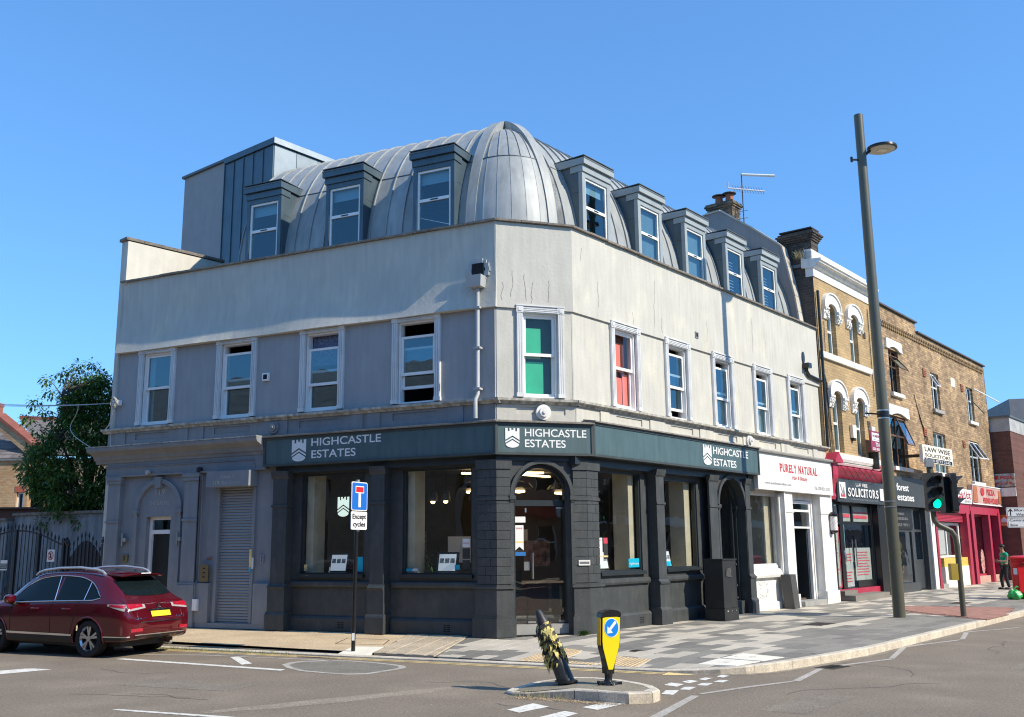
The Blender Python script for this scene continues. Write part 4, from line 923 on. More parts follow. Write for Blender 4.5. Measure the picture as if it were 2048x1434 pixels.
# corner piers wrap the cut corner; the shafts are built of painted stone blocks
def pier(pts, name='corner_pier'):
    """pts: wall-line corners from one side to the other (plan), outward offset built per course"""
    def ring(d):
        out = []
        for i, q in enumerate(pts):
            a = pts[max(i-1, 0)]; c = pts[min(i+1, len(pts)-1)]; t0 = (q-a).normalized() if i else (c-q).normalized(); t1 = (c-q).normalized() if i < len(pts)-1 else t0
            n0 = V(t0.y, -t0.x, 0); n1 = V(t1.y, -t1.x, 0); bsc = (n0+n1).normalized(); k = d/max(.3, bsc.dot(n0)); e = 0
            out.append(q+bsc*k+((-t0*d) if i == 0 else (t1*d if i == len(pts)-1 else V(0, 0, 0))))
        return out
    inn = [V(0, 0, 0)]*0
    back = [q for q in reversed([p_+V(.0, .0, 0) for p_ in ring(-.33)])]
    def course(nm, z0, z1, d, par=None, chamf=0.):
        r = ring(d); b = MB(); b.prism([V(q.x, q.y, z0) for q in r+back], (0, 0, z1-z0)); return b.obj(nm, m_shop, par or bld)
    O = course(name, .86, 3.24, .018)
    course('plinth', 0, .33, .10, O); course('plinth_moulding', .33, .37, .075, O); course('pedestal', .37, .86, .06, O); course('pedestal_moulding', .86, .90, .09, O); course('pedestal_moulding', .90, .93, .05, O)
    z = .94; k = 0
    while z < 3.0:
        h = .163; r0 = ring(.018); r1 = ring(.030)
        # blocks on each face, staggered
        for i in range(len(pts)-1):
            A_, B_ = r1[i], r1[i+1]; L_ = (B_-A_).length; cuts = [0, 1] if L_ < .30 else ([0, .42, 1] if k % 2 else [0, .68, 1])
            for c0, c1 in zip(cuts, cuts[1:]):
                g = .004/L_; a = A_.lerp(B_, c0+g); c = A_.lerp(B_, c1-g); a0 = r0[i].lerp(r0[i+1], c0+g); c0_ = r0[i].lerp(r0[i+1], c1-g); rj = random.uniform(-.003, .003)
                t = (c-a).normalized(); no = V(t.y, -t.x, 0)*rj
                if 2.44 < z+h/2 < 2.54: pass
                b = MB(); b.hexa([V(*q.xy, z+.004) for q in (a0, c0_, c+no, a+no)]+[V(*q.xy, z+h-.004) for q in (a0, c0_, c+no, a+no)]); b.obj('stone_block', m_shop, O)
        z += h; k += 1
    course('necking', 2.48, 2.53, .05, O); course('capital', 3.06, 3.24, .055, O)
    return O
pier([FL.p(.36, 0, 0), PA.copy(), FB.p(.24, 0, 0)]); pier([FB.p(1.55, 0, 0), GC.copy(), FR.p(.66, 0, 0)])
# door arch trim
def archtrim(F, c, hw, zs, rise, w_, n0, n1, m, name='door_arch', zlow=0., par=None, keep=True):
    mb = MB(); pts = []; k = 20
    o = [(c-(hw+w_)*math.cos(math.pi*i/k), zs+(rise+w_)*math.sin(math.pi*i/k)) for i in range(k+1)]; i_ = [(c-hw*math.cos(math.pi*i/k), zs+rise*math.sin(math.pi*i/k)) for i in range(k+1)]
    for q in range(k): mb.fprism(F, [i_[q], i_[q+1], o[q+1], o[q]], n0, n1)
    O = mb.obj(name, m, par or bld, smooth=30)
    if zlow is not None:
        for s_ in (-1, 1):
            a, b = sorted((c+s_*hw, c+s_*(hw+w_))); j = MB(); j.box(F, a, b, n0, n1-.004, zlow, zs-.08); j.obj('arch_jamb', m, O if par is None else par)
            j = MB(); j.box(F, a-.02, b+.02, n0, n1+.03, zs-.08, zs-.002); j.profile(F, [(n0, zs-.16), (n1+.005, zs-.13), (n1+.02, zs-.082), (n0, zs-.082)], a, b); j.obj('impost', m, O if par is None else par)
    return O
archtrim(FB, .90, .57, 2.57, .60, .07, -.02, .035, m_shop); archtrim(FB, .90, .50, 2.57, .53, .065, -.2, -.12, m_shopd, 'inner_arch')
archtrim(FR, 6.40, .66, 2.56, .64, .08, -.03, .02, m_shop); archtrim(FR, 6.40, .58, 2.56, .57, .07, -.3, -.2, m_shopd, 'inner_arch', .3)
# glass door and fanlight
nf = -.24
mb = MB(); mb.box(FB, .40, 1.42, nf-.03, nf+.03, 2.38, 2.49); mb.box(FB, .33, 1.47, -.34, -.10, 0, .195); mb.box(FB, .33, .40, nf-.03, nf+.03, .20, 3.1); mb.box(FB, 1.40, 1.47, nf-.03, nf+.03, .20, 3.1)
dr = mb.obj('shop_door', [m_shopd], bld)
mb = MB(); mb.box(FB, .335, 1.465, -.30, -.095, .02, .196); mb.obj('doorstep', m_stone, dr)
def quadpane(F, a, b, n, z0, z1, par, m=None, nm='pane'):
    g = MB(); g.quad(F.p(a, n, z0), F.p(b, n, z0), F.p(b, n, z1), F.p(a, n, z1)); return g.obj(nm, m or m_glass_shop, par)
quadpane(FB, .42, .655, nf, .21, 2.37, dr); quadpane(FB, .662, 1.40, nf, .21, 2.37, dr)
g = MB(); g.fprism(FB, [(.40, 2.49)]+[(.90-.5*math.cos(math.pi*i/16), 2.57+.53*math.sin(math.pi*i/16)) for i in range(17)]+[(1.40, 2.49)], nf, nf+.004); g.obj('pane', m_glass_shop, dr)
g = MB(); g.tube([FB.p(.76, nf+.07, 1.02), FB.p(.76, nf+.07, 1.50)], .014, 8); g.tube([FB.p(.76, nf-.0, 1.08), FB.p(.76, nf+.07, 1.08)], .008, 6); g.tube([FB.p(.76, nf, 1.44), FB.p(.76, nf+.07, 1.44)], .008, 6); g.tube([FB.p(.79, nf-.07, 1.02), FB.p(.79, nf-.07, 1.50)], .014, 8); g.obj('door_handle', m_steel, dr, smooth=40)
g = MB(); g.box(FB, .60, .71, nf-.02, nf+.02, 1.18, 1.34); g.box(FB, .67, .82, nf-.015, nf+.015, .215, .25); g.box(FB, 1.27, 1.40, nf-.015, nf+.015, .215, .25); g.box(FB, 1.26, 1.40, nf-.015, nf+.015, 2.33, 2.36); g.box(FB, .63, .66, nf-.015, nf+.015, 2.26, 2.34); g.obj('patch_fitting', m_steel, dr)
g = MB(); g.box(FB, .43, .60, nf+.003, nf+.006, 1.55, 2.02); st_ = g.obj('door_sticker', m_white, dr)
g = MB(); g.fprism(FB, [(.43, 1.55), (.60, 1.55), (.515, 1.62)], nf+.007, nf+.009); g.obj('sticker_notch', m_black, st_)
text('***', FB, .45, 1.92, nf+.006, .06, .13, m_redtxt, st_); g = MB(); g.box(FB, .43, .60, nf+.007, nf+.008, 1.69, 1.72); g.obj('sticker_stripe', m_yel, st_)
g = MB(); g.box(FB, .42, .64, nf+.004, nf+.008, 1.45, 1.52); g.obj('blue_sticker', mat('blue_print', (.02, .16, .45), .5, bump=0), dr); g = MB(); g.box(FB, .42, .64, nf+.004, nf+.008, 2.07, 2.18); g.obj('door_sticker', m_white, dr)
mb = MB(); mb.box(FB, 1.60, 1.83, .03, .052, 1.26, 1.36); o = mb.obj('letterbox', m_whitep, bld); mb = MB(); mb.box(FB, 1.62, 1.81, .052, .056, 1.29, 1.33); mb.obj('letter_flap', m_steel, o)
# shop windows with frames, sills, panes
def shopwin(F, a, b, z0, z1, n=-.27, m=m_shopd, sill=True, par=None, t=.04):
    mb = MB(); mb.box(F, a, a+t, n-.04, n+.04, z0, z1); mb.box(F, b-t, b, n-.04, n+.04, z0, z1); mb.box(F, a+t, b-t, n-.04, n+.04, z1-t, z1); mb.box(F, a+t, b-t, n-.04, n+.04, z0, z0+t)
    O = mb.obj('shop_window', m, bld if par is None else par)
    if sill: q = MB(); q.box(F, a-.03, b+.03, n+.04, -.13, z0-.06, z0+.012); q.obj('window_sill', m, O)
    quadpane(F, a+t, b-t, n, z0+t, z1-t, O); return O
SW = [shopwin(FL, .62, 2.17, 1.1, 3.15), shopwin(FL, 3.07, 4.64, 1.1, 3.15), shopwin(FR, 1.0, 2.60, 1.1, 3.12), shopwin(FR, 3.52, 5.02, 1.12, 3.07)]
mb = MB(); mb.box(FR, 5.82, 5.88, -.36, -.28, .3, 2.9); mb.box(FR, 6.92, 6.98, -.36, -.28, .3, 2.9); mb.box(FR, 5.88, 6.92, -.36, -.28, .3, .40); aw = mb.obj('arched_window', m_shopd, bld)
g = MB(); g.fprism(FR, [(5.86, .4)]+[(6.40-.54*math.cos(math.pi*i/14), 2.56+.5*math.sin(math.pi*i/14)) for i in range(15)]+[(6.94, .4)], -.33, -.327); g.obj('pane', m_glass_shop, aw)
mb = MB(); mb.box(FR, 5.74, 7.06, -.4, -.10, 0, .3); mb.obj('doorstep', m_shop, bld)
mb = MB(); mb.box(FR, 5.95, 6.95, -.9, -.86, .2, 3.1); mb.obj('cream_screen', m_room, bld)
# things pinned inside the windows
for F, a, b in ((FL, 1.99, 2.15), (FL, 4.44, 4.62), (FR, 2.36, 2.56), (FR, 4.72, 4.98), (FR, 8.9, 9.25)): mb = MB(); mb.box(F, a, b, -.75, -.36, .9, 3.2); mb.obj('cream_reveal', m_cream, bld)
for F, a, b in ((FL, .7, 2.1), (FL, 3.1, 4.6), (FR, 1.0, 2.6), (FR, 3.5, 5.0)): mb = MB(); mb.box(F, a, b, -.95, -.36, 1.02, 1.06); mb.obj('window_shelf', m_cream, bld)
def sticker(F, a, b, z0, z1, m, par, n=-.262, nm='window_sticker'): g = MB(); g.box(F, a, b, n, n+.003, z0, z1); return g.obj(nm, m, par)
m_blue = mat('cyan_print', (.0, .42, .60), .5, bump=0); m_paper = mat('white_paper', (.75, .76, .75), .6, bump=0, var=.02)
m_photo = mat('photo_print', (.30, .33, .33), .5, bump=0, var=.8, sc=22)
sticker(FL, .70, .86, 1.20, 1.38, m_blackbox := mat('black_board', (.03, .03, .028), .5), SW[0]); sticker(FL, .70, .86, 1.40, 1.60, m_blackbox, SW[0]); s_ = sticker(FL, .70, .86, 1.62, 1.78, m_paper, SW[0]); text('***', FL, .845, 1.66, -.258, .05, .13, m_redtxt, s_)
s_ = sticker(FL, .92, 1.03, 1.2, 1.29, m_blue, SW[0]); sticker(FL, 1.98, 2.11, 1.17, 1.22, m_blue, SW[0]); sticker(FL, 1.84, 1.97, 1.17, 1.22, m_paper, SW[0])
sticker(FL, 3.13, 3.27, 1.16, 1.45, m_blue, SW[1]); sticker(FL, 4.5, 4.58, 1.17, 1.3, m_yel, SW[1])
s_ = sticker(FR, 2.15, 2.56, 1.18, 1.36, m_blue, SW[2]); text('rightmove', FR, 2.18, 1.235, -.258, .05, .35, m_letter, s_)
s_ = sticker(FR, 3.56, 3.85, 1.18, 1.28, m_blue, SW[3])
s_ = sticker(FR, 1.05, 1.20, 1.28, 1.78, m_paper, SW[2]); text('**', FR, 1.065, 1.70, -.258, .05, .11, m_redtxt, s_); g = MB(); g.box(FR, 1.05, 1.20, -.258, -.256, 1.40, 1.43); g.obj('sticker_stripe', m_yel, s_)
s_ = sticker(FR, 1.24, 1.39, 1.36, 1.66, m_blackbox, SW[2]); sticker(FR, 1.24, 1.39, 1.665, 1.78, mat('red_print', (.5, .05, .08), .5, bump=0), SW[2]); g = MB(); g.box(FR, 1.24, 1.39, -.258, -.256, 1.40, 1.43); g.obj('sticker_stripe', m_yel, s_)
sticker(FR, 6.05, 6.25, 1.35, 1.5, m_blue, aw, -.32)
# display stands behind the glass
def display(F, uc, label):
    T = thing('display_stand', F.p(uc, -.55, 1.05), label, 'display', 'paper property displays in the shop windows')
    b = MB(); tilt = .10
    def pl(a, c, z0, z1, dn): return [F.p(a, -.55+dn-tilt*(z0-1.1)/.5, z0), F.p(c, -.55+dn-tilt*(z0-1.1)/.5, z0), F.p(c, -.55+dn-tilt*(z1-1.1)/.5, z1), F.p(a, -.55+dn-tilt*(z1-1.1)/.5, z1)]
    b.prism(pl(uc-.24, uc+.24, 1.12, 1.53, 0), F.n*-.03); b.obj('display_frame', m_black, T)
    b = MB(); b.prism(pl(uc-.19, uc+.19, 1.17, 1.49, .003), F.n*.003); b.obj('display_sheet', mat('glowing_paper', (.72, .80, .86), .5, bump=0, emit=.35), T)  # white paper brightened by a weak glow in its material, no lamp
    for i in range(3):
        b = MB(); x = uc-.165+i*.12; b.prism(pl(x, x+.095, 1.32, 1.41, .008), F.n*.002); b.obj('display_photo', m_photo, T)
    b = MB(); b.box(F, uc-.03, uc+.03, -.62, -.58, .7, 1.14); b.obj('display_post', m_black, T)
display(FL, 1.38, 'paper property display in the side-street window nearest the corner door'); display(FL, 3.95, 'paper property display in the window behind the no through road sign'); display(FR, 1.66, 'property display in the first main road window beside black and red stickers'); display(FR, 4.2, 'property display in the main road window nearest the black cabinet')
# lit castle emblem hung in the window
def emblem(F, ul, z1, w_, h, n, m, par, name='castle_emblem', t=.01):
    """ul: left end as read"""
    s_ = F.rs; X = lambda x: ul+s_*x*w_; Zc = lambda y: z1-y*h
    def pg(pts): b = MB(); b.fprism(F, [(X(x), Zc(y)) for x, y in pts], n, n+t); return b
    P1 = [(0, 0), (.17, 0), (.17, .16), (.30, .16), (.30, 0), (.42, 0), (.42, .09), (.58, .09), (.58, 0), (.70, 0), (.70, .16), (.83, .16), (.83, 0), (1, 0), (1, .60), (.5, .38), (0, .60)]
    b = pg(P1)
    for q in ([(0, .68), (.5, .46), (1, .68), (1, .76), (.5, .54), (0, .76)],): 
        b2 = pg(q); b.add(b2.v, b2.f)
    P3 = [(.03, .82), (.5, .61), (.97, .82)]+[(.5+.47*math.cos(a), .82+.18*math.sin(a)) for a in [math.pi*k/10 for k in range(1, 10)]]
    b2 = pg(P3); b.add(b2.v, b2.f)
    return b.obj(name, m, par)
emblem(FL, 3.80, 2.66, .28, .40, -.30, mat('lit_emblem', (.75, .9, .8), .5, bump=0, emit=.9), SW[1])
# ---------------------------------------------------------------- fascia signs
def fascia(F, u0, u1, z0, z1, label, ex=None, n=.15):
    T = thing('fascia_sign', F.p((u0+u1)/2, n, z0), label, 'sign', 'dark green signs of the corner shop')
    b = MB(); b.box(F, u0+.05, u1-.05, -.01, n-.02, z0+.045, z1-.05); b.obj('sign_board', m_sign, T)
    for k, (a, c, e, f) in enumerate(((u0, u1, z0, z0+.045), (u0, u1, z1-.05, z1), (u0, u0+.05, z0+.045, z1-.05), (u1-.05, u1, z0+.045, z1-.05))):
        b = MB(); b.box(F, a+.0005, c-.0005, -.01, n, e, f); b.obj('sign_frame', m_signf, T)
    b = MB(); b.profile(F, [(-.04, z1+.002), (n+.05, z1+.002), (n+.05, z1+.03), (-.04, z1+.075)], u0-.01, u1+.01); b.obj('lead_flashing', mat('weathered_flashing', (.22, .20, .17), .8, var=.3, sc=9, bump=.4), T)
    return T
tl_ = fascia(FL, -.15*tL, 5.42, 3.32, 3.93, 'long dark green sign with castle emblem on the shaded side-street front')
emblem(FL, 4.68, 3.845, .36, .45, .132, m_letter, tl_); text('HIGHCASTLE', FL, 4.19, 3.70, .131, .165, 1.70, m_letter, tl_, bold=.012); text('ESTATES', FL, 4.18, 3.45, .131, .165, 1.09, m_letter, tl_, bold=.012)
SC_ = inter(FB, .15, FR, .20); tb_ = fascia(FB, -.15*tL+.002, inv(FB, SC_)[0]-.002, 3.32, 3.93, 'short green sign with castle emblem above the arched corner door')
emblem(FB, .14, 3.82, .28, .37, .132, m_letter, tb_); text('HIGHCASTLE', FB, .53, 3.675, .131, .15, 1.25, m_letter, tb_, bold=.012); text('ESTATES', FB, .53, 3.47, .131, .15, .82, m_letter, tb_, bold=.012)
tr_ = fascia(FR, inv(FR, SC_)[0]+.002, 7.62, 3.32, 3.98, 'very long sunlit green sign with castle emblem at its far end, main road front', n=.20)
emblem(FR, 4.72, 3.88, .40, .46, .182, m_letter, tr_); text('HIGHCASTLE', FR, 5.22, 3.70, .181, .17, 1.80, m_letter, tr_, bold=.012); text('ESTATES', FR, 5.22, 3.43, .181, .17, 1.14, m_letter, tr_, bold=.012)

# ---------------------------------------------------------------- side-street ground floor: entrance and roller shutter
skin('entrance_wall', m_greyp, lambda mb: wall_with_holes(mb, FL, 5.2, 10.02, 0, 3.62, [(8.12, 8.84, 0, 2.36), (5.76, 6.74, .08, 2.93)], -.06, -.34))
mb = MB(); mb.box(FL, 5.42, 10.1, -.05, .03, 3.32, 3.60); mb.profile(FL, [(-.05, 3.60), (.05, 3.60), (.07, 3.66), (.12, 3.68), (.15, 3.76), (.25, 3.82), (.33, 3.85), (.36, 3.90), (.36, 3.95), (-.05, 3.985)], 5.44, 10.42)
mb.box(FL, 5.42, 10.1, -.05, .055, 3.28, 3.318); mb.obj('entrance_cornice', m_greyp, bld)
mb = MB(); mb.box(FL, 5.44, 10.44, -.04, .375, 3.952, 3.975); mb.obj('cornice_flashing', m_sill, bld)
def plpil(a, b):
    mb = MB(); mb.box(FL, a, b, -.06, .03, .92, 3.28); O = mb.obj('pilaster', m_greyp, bld)
    for nm, z0, z1, x, e in (('plinth', 0, .88, .05, .075), ('plinth_moulding', .88, .93, .035, .055), ('necking', 2.24, 2.29, .02, .05), ('capital', 3.12, 3.2, .03, .06), ('capital', 3.2, 3.278, .05, .08)):
        q = MB(); q.box(FL, a-x, b+x, -.06, e, z0, z1); q.obj(nm, m_greyp, O)
plpil(9.62, 10.0); plpil(7.28, 7.68)
archtrim(FL, 8.48, .60, 2.52, .58, .10, -.06, .0, m_greyp, 'entrance_arch')
mb = MB(); mb.fprism(FL, [(8.40, 3.0), (8.56, 3.0), (8.58, 3.24), (8.38, 3.24)], -.06, .04); mb.obj('keystone', m_greyp, bld)
mb = MB(); n_ = -.2
for a, b, c, d in ((8.12, 8.19, 0, 2.36), (8.77, 8.84, 0, 2.36), (8.19, 8.77, 2.29, 2.36), (8.19, 8.77, 1.98, 2.07)): mb.box(FL, a, b, n_-.04, n_+.03, c, d)
ed = mb.obj('entrance_door', m_white, bld); quadpane(FL, 8.19, 8.77, n_, 2.07, 2.29, ed, m_glass)
mb = MB(); mb.box(FL, 8.19, 8.77, n_-.06, n_-.03, 0.02, 1.98); mb.obj('door_leaf', m_black, ed)
mb = MB(); mb.box(FL, 8.10, 8.86, -.3, .02, 0, .06); mb.obj('doorstep', m_stone, ed)
m_ghost = mat('faint_raised_letter', (.46, .45, .42), .6, bump=0)
text('THE GROVE', FL, 8.80, 2.62, -.058, .10, .62, m_ghost, bld, ext=.006, bold=.01); text('119', FL, 8.61, 2.84, -.058, .14, .28, mat('faded_gold_letter', (.52, .45, .36), .5, bump=0), bld, ext=.006)
# shutter
n_ = -.10
mb = MB(); mb.box(FL, 5.72, 5.80, -.14, -.02, .08, 2.93); mb.box(FL, 6.70, 6.78, -.14, -.02, .08, 2.93); sh = mb.obj('roller_shutter', m_greyp, bld)
sme = None
for k in range(47):
    z = .12+k*.06
    if sme is None:
        b = MB(); b.profile(FL, [(n_-.01, z), (n_, z), (n_+.016, z+.014), (n_+.018, z+.03), (n_+.010, z+.052), (n_, z+.0575), (n_-.01, z+.0575)], 5.80, 6.70); o = b.obj('shutter_slat', m_galv, sh); sme = o.data; z00 = z
    else: put('shutter_slat', sme, sh, V(0, 0, z-z00))
b = MB(); b.box(FL, 5.80, 6.70, n_-.02, n_+.03, .06, .12); b.obj('bottom_rail', m_galv, sh)
b = MB(); b.box(FL, 5.70, 6.86, -.05, .25, 2.94, 3.27); hb = b.obj('shutter_box', m_greyp, sh)
mgold = mat('gold_letter', (.55, .46, .30), .4, bump=0)
b = text('Suite 3', FL, 6.46, 3.12, .25, .075, .36, m_ghost, sh); text('119', FL, 6.66, 2.99, .25, .085, .17, mgold, sh, bold=.015); text('The Grove', FL, 6.44, 2.99, .25, .07, .5, m_ghost, sh)
mb = MB(); mb.box(FL, 5.2, 7.2, -.06, .02, 0, .10); mb.obj('base_course', m_greyp, bld)
mb = MB(); mb.box(FL, 6.86, 7.25, -.06, .03, .10, .92); mb.box(FL, 5.24, 5.66, -.06, .03, .10, .92); mb.obj('dado_block', m_greyp, bld)
# fittings on the entrance wall
def plate(F, u, z, w_, h, m, nm, n0=-.06, t=.03, bumps=3):
    mb = MB(); mb.box(F, u-w_/2, u+w_/2, n0, n0+t, z-h/2, z+h/2); o = mb.obj(nm, m, bld)
    for k in range(bumps): q = MB(); zz = z+h*(.28-k*.25); q.box(F, u-w_*.12, u+w_*.12, n0+t, n0+t+.004, zz-.012, zz+.012); q.obj('call_button', m_dark, o)
plate(FL, 6.98, 1.13, .24, .36, m_brass, 'entry_phone', .03, .025); plate(FL, 9.42, 1.45, .2, .16, m_brass, 'entry_phone'); plate(FL, 5.50, 1.42, .09, .18, m_galv, 'keypad'); plate(FL, 6.95, 1.44, .12, .035, m_terra, 'name_plate', -.06, .02, 0)
plate(FL, 7.17, .47, .13, .24, m_white, 'junction_box', .03, .06, 0)
mb = MB(); mb.box(FL, 5.755, 5.80, -.02, .01, 1.20, 1.62); st1 = mb.obj('sticker_strip', m_yel, bld); mb = MB(); mb.box(FL, 5.70, 5.75, -.015, .002, 1.22, 1.45); mb.obj('sticker_strip', m_paper, bld); mb = MB(); mb.box(FL, 5.755, 5.80, -.005, .012, 1.15, 1.25); mb.obj('sticker_strip', m_blue, bld)
for u in (9.44, 7.80):
    mb = MB(); mb.box(FL, u+.02, u+.055, -.03, .02, 1.72, 2.0); mb.disc(FL, u-.04, -.06, .03, 1.86, .05, 14); mb.tube([FL.p(u+.03, -.0, 1.88), FL.p(u-.04, 0, 1.88)], .012, 6); mb.obj('wall_lamp', m_steel, bld, smooth=40)
for u, z in ((8.72, 3.36), (7.20, 3.36)):
    mb = MB(); mb.disc(FL, u, .055, .12, z, .045, 14); mb.box(FL, u+.03, u+.10, .055, .09, z-.06, z+.03); mb.obj('security_camera', m_pipe if u > 8 else m_black, bld, smooth=40)
mb = MB(); mb.tube([FL.p(10.1, .045, 3.50), FL.p(5.75, .045, 3.50), FL.p(5.72, .045, 3.34)], .012, 6); mb.tube([FL.p(7.16, .035, 3.2), FL.p(7.14, .03, 1.0), FL.p(7.2, .07, .92), FL.p(7.2, .07, .6)], .010, 6); mb.obj('surface_cable', m_greyp, bld)
mb = MB(); mb.tube([FL.p(7.24, .05, 3.26), FL.p(7.22, .05, .9)], .012, 6); mb.obj('black_cable', m_black, bld)
mb = MB(); mb.disc(FL, 5.40, .0, .03, 3.52, .10, 18, .06); o_ = mb.obj('pale_disc', m_whitep, bld)
# ---------------------------------------------------------------- white-fronted shop unit
m_wp = m_whitep
skin('white_shop_wall', m_wp, lambda mb: wall_with_holes(mb, FR, 7.34, 12.45, 0, 3.2, [(7.62, 9.30, 1.1, 2.9), (10.30, 11.62, .1, 2.82)], -.20, -.34))
pl_ = [(9.36, 9.86, .03), (11.74, 12.6, .03)]
for a, b, e in pl_:
    mb = MB(); mb.box(FR, a, b, -.2, e, .34, 3.0); O = mb.obj('pilaster', m_wp, bld); mb = MB(); mb.box(FR, a-.03, b+.03, -.2, e+.05, 0, .34); mb.obj('plinth', m_wp, O); mb = MB(); mb.box(FR, a-.015, b+.015, -.2, e+.02, 2.45, 2.49); mb.obj('necking', m_wp, O)
mb = MB(); mb.profile(FR, [(-.2, .80), (-.1, .80), (-.08, .86), (-.1, .92), (-.14, 1.0), (-.2, 1.02)], 7.45, 9.3); mb.profile(FR, [(-.2, 0), (-.14, 0), (-.14, .18), (-.2, .2)], 7.45, 9.33); mb.obj('riser_moulding', m_wp, bld)
w5 = shopwin(FR, 7.62, 9.30, 1.1, 2.9, m=mat('white_painted_frame', (.7, .7, .68), .4), sill=False)
mb = MB(); mb.box(FR, 9.30, 9.36, -.2, .05, .72, 2.95); mb.tube([FR.p(9.25, -.1, 2.9), FR.p(9.27, -.1, .9)], .04, 8); mb.obj('white_pipe', m_wp, bld, smooth=40)
mb = MB()
for a, b, c, d in ((10.32, 10.42, .12, 2.8), (11.50, 11.60, .12, 2.8), (10.42, 11.5, 2.72, 2.8), (10.42, 11.5, 2.5, 2.56), (10.42, 11.5, 2.05, 2.10)): mb.box(FR, a, b, -.30, -.22, c, d)
wd = mb.obj('white_shop_door', m_white, bld); quadpane(FR, 10.42, 11.5, -.26, 2.56, 2.72, wd, m_glass); quadpane(FR, 10.42, 11.5, -.26, 2.10, 2.50, wd, m_glass_shop)
mb = MB(); mb.box(FR, 11.40, 11.46, -1.15, -.30, .14, 2.04); mb.obj('open_door_leaf', m_shopd, wd)
mb = MB(); mb.box(FR, 10.2, 11.72, -.35, .06, 0, .13); mb.obj('doorstep', m_stone, wd)
g = MB()
for k in range(70):
    a, z = 8.0+random.random()*.55, .28+random.random()*.42
    if not (8.12 < a < 8.42 and .38 < z < .6): g.box(FR, a-.012, a+.012, -.2, -.197, z-.008, z+.01)
g.obj('flaked_paint', m_greytxt, bld)
T = thing('fascia_sign', FR.p(10.2, .12, 3.0), 'white sign with red lettering over the white-fronted shop', 'sign')
b = MB(); b.box(FR, 7.66, 12.55, -.03, .11, 2.99, 3.93); b.obj('sign_board', mat('white_sign_sheet', (.74, .735, .69), .5, var=.03, bump=.02), T)
b = MB(); b.profile(FR, [(-.04, 3.935), (.18, 3.935), (.2, 3.97), (.2, 4.0), (-.04, 4.04)], 7.64, 12.9); b.obj('sign_cornice', m_stone, T)
b = MB(); b.box(FR, 7.34, 7.66, -.2, .0, 2.95, 3.32); b.obj('shutter_housing', m_shopd, T)
def serif(s_, F, ul, z, n, h, width, m, par):
    """slab-serif capitals: each glyph squeezed to its share and given feet"""
    mb = MB(); wts = {'I': .45, ' ': .55, 'L': .85, 'T': .9, 'E': .85, 'M': 1.3, 'W': 1.3, 'N': 1.1, 'O': 1.08, 'U': 1.05, 'C': .95, 'S': .8}; tot = sum(wts.get(c, 1.) for c in s_); x = 0
    feet = {'P': [(0, 0), (0, 1)], 'U': [(0, 1), (1, 1)], 'R': [(0, 0), (0, 1), (1, 0)], 'E': [(0, 0), (0, 1)], 'L': [(0, 0), (0, 1)], 'Y': [(.5, 0), (0, 1), (1, 1)], 'N': [(0, 0), (0, 1), (1, 1)], 'A': [(0, 0), (1, 0)], 'T': [(.5, 0)], 'I': [(.5, 0), (.5, 1)], 'W': [(0, 1), (1, 1), (.5, 1)]}
    for c in s_:
        wc = wts.get(c, 1.)/tot*width
        if c != ' ':
            g = text(c, F, ul+F.rs*(x+wc*.1), z, n, h, wc*.8, None, None, bold=.02)
            if g: mb.add(g.v, g.f)
            for fx, fz in feet.get(c, []):
                c_ = ul+F.rs*(x+wc*(.1+.8*(.08+.84*fx) if fx != .5 else .5)); zz = z if fz == 0 else z+h; hw = wc*.17; d = h*.055*(1 if fz == 0 else -1)
                mb.add([F.p(c_-hw, n+.0045, zz), F.p(c_+hw, n+.0045, zz), F.p(c_+hw*.8, n+.0045, zz+d), F.p(c_-hw*.8, n+.0045, zz+d)], [(0, 1, 2, 3)])
        x += wc
    return mb.obj('lettering', m, par)
serif('PURELY NATURAL', FR, 8.98, 3.50, .112, .21, 2.5, m_redtxt, T); text('Hair & Beauty', FR, 9.75, 3.32, .112, .11, 1.0, m_redtxt, T, shear=.3); text('www.purelynaturalhair.com', FR, 8.05, 3.14, .112, .07, 1.6, m_greytxt, T); text('TEL: 020 8221 2122', FR, 11.2, 3.11, .112, .09, 1.1, m_greytxt, T)
# ---------------------------------------------------------------- inside the shops
FR = FR_UP
m_lamp = mat('warm_lamp', (1, .72, .38), .5, bump=0, emit=6)
def pend(F, u, n, z, label, big=True):
    T = thing('pendant_lamp', F.p(u, n, z), label, 'lamp', 'pendant lamps inside the shop')
    b = MB(); b.tube([F.p(u, n, z+.1), F.p(u, n, 3.25)], .006, 5); b.obj('cord', m_black, T)
    b = MB(); b.lathe(F.p(u, n, z), [(.10, 0), (.30 if big else .10, .06), (.22 if big else .08, .16), (.04, .2)], 12); b.obj('shade', mat('smoked_shade', (.10, .085, .06), .4), T, smooth=40)
    b = MB(); b.lathe(F.p(u, n, z), [(.02, -.05), (.13 if big else .045, -.03), (.13 if big else .045, .0), (.03, .01)], 12); b.obj('lamp_glow', m_lamp, T, smooth=40)
pend(FB, .95, -1.6, 2.75, 'wide pendant lamp seen through the fanlight over the corner door'); pend(FL, 1.3, -1.5, 2.75, 'wide pendant lamp in the side-street window nearest the corner'); pend(FR, 1.5, -1.5, 2.75, 'wide pendant lamp in the first main road window')
for u, q in ((.62, 'nearest the corner pier'), (1.0, 'second from the corner pier'), (1.65, 'third from the corner pier'), (1.95, 'farthest from the corner pier')): pend(FL, u, -1.0, 2.55, 'small bare bulb in the side-street window, the one '+q, False)
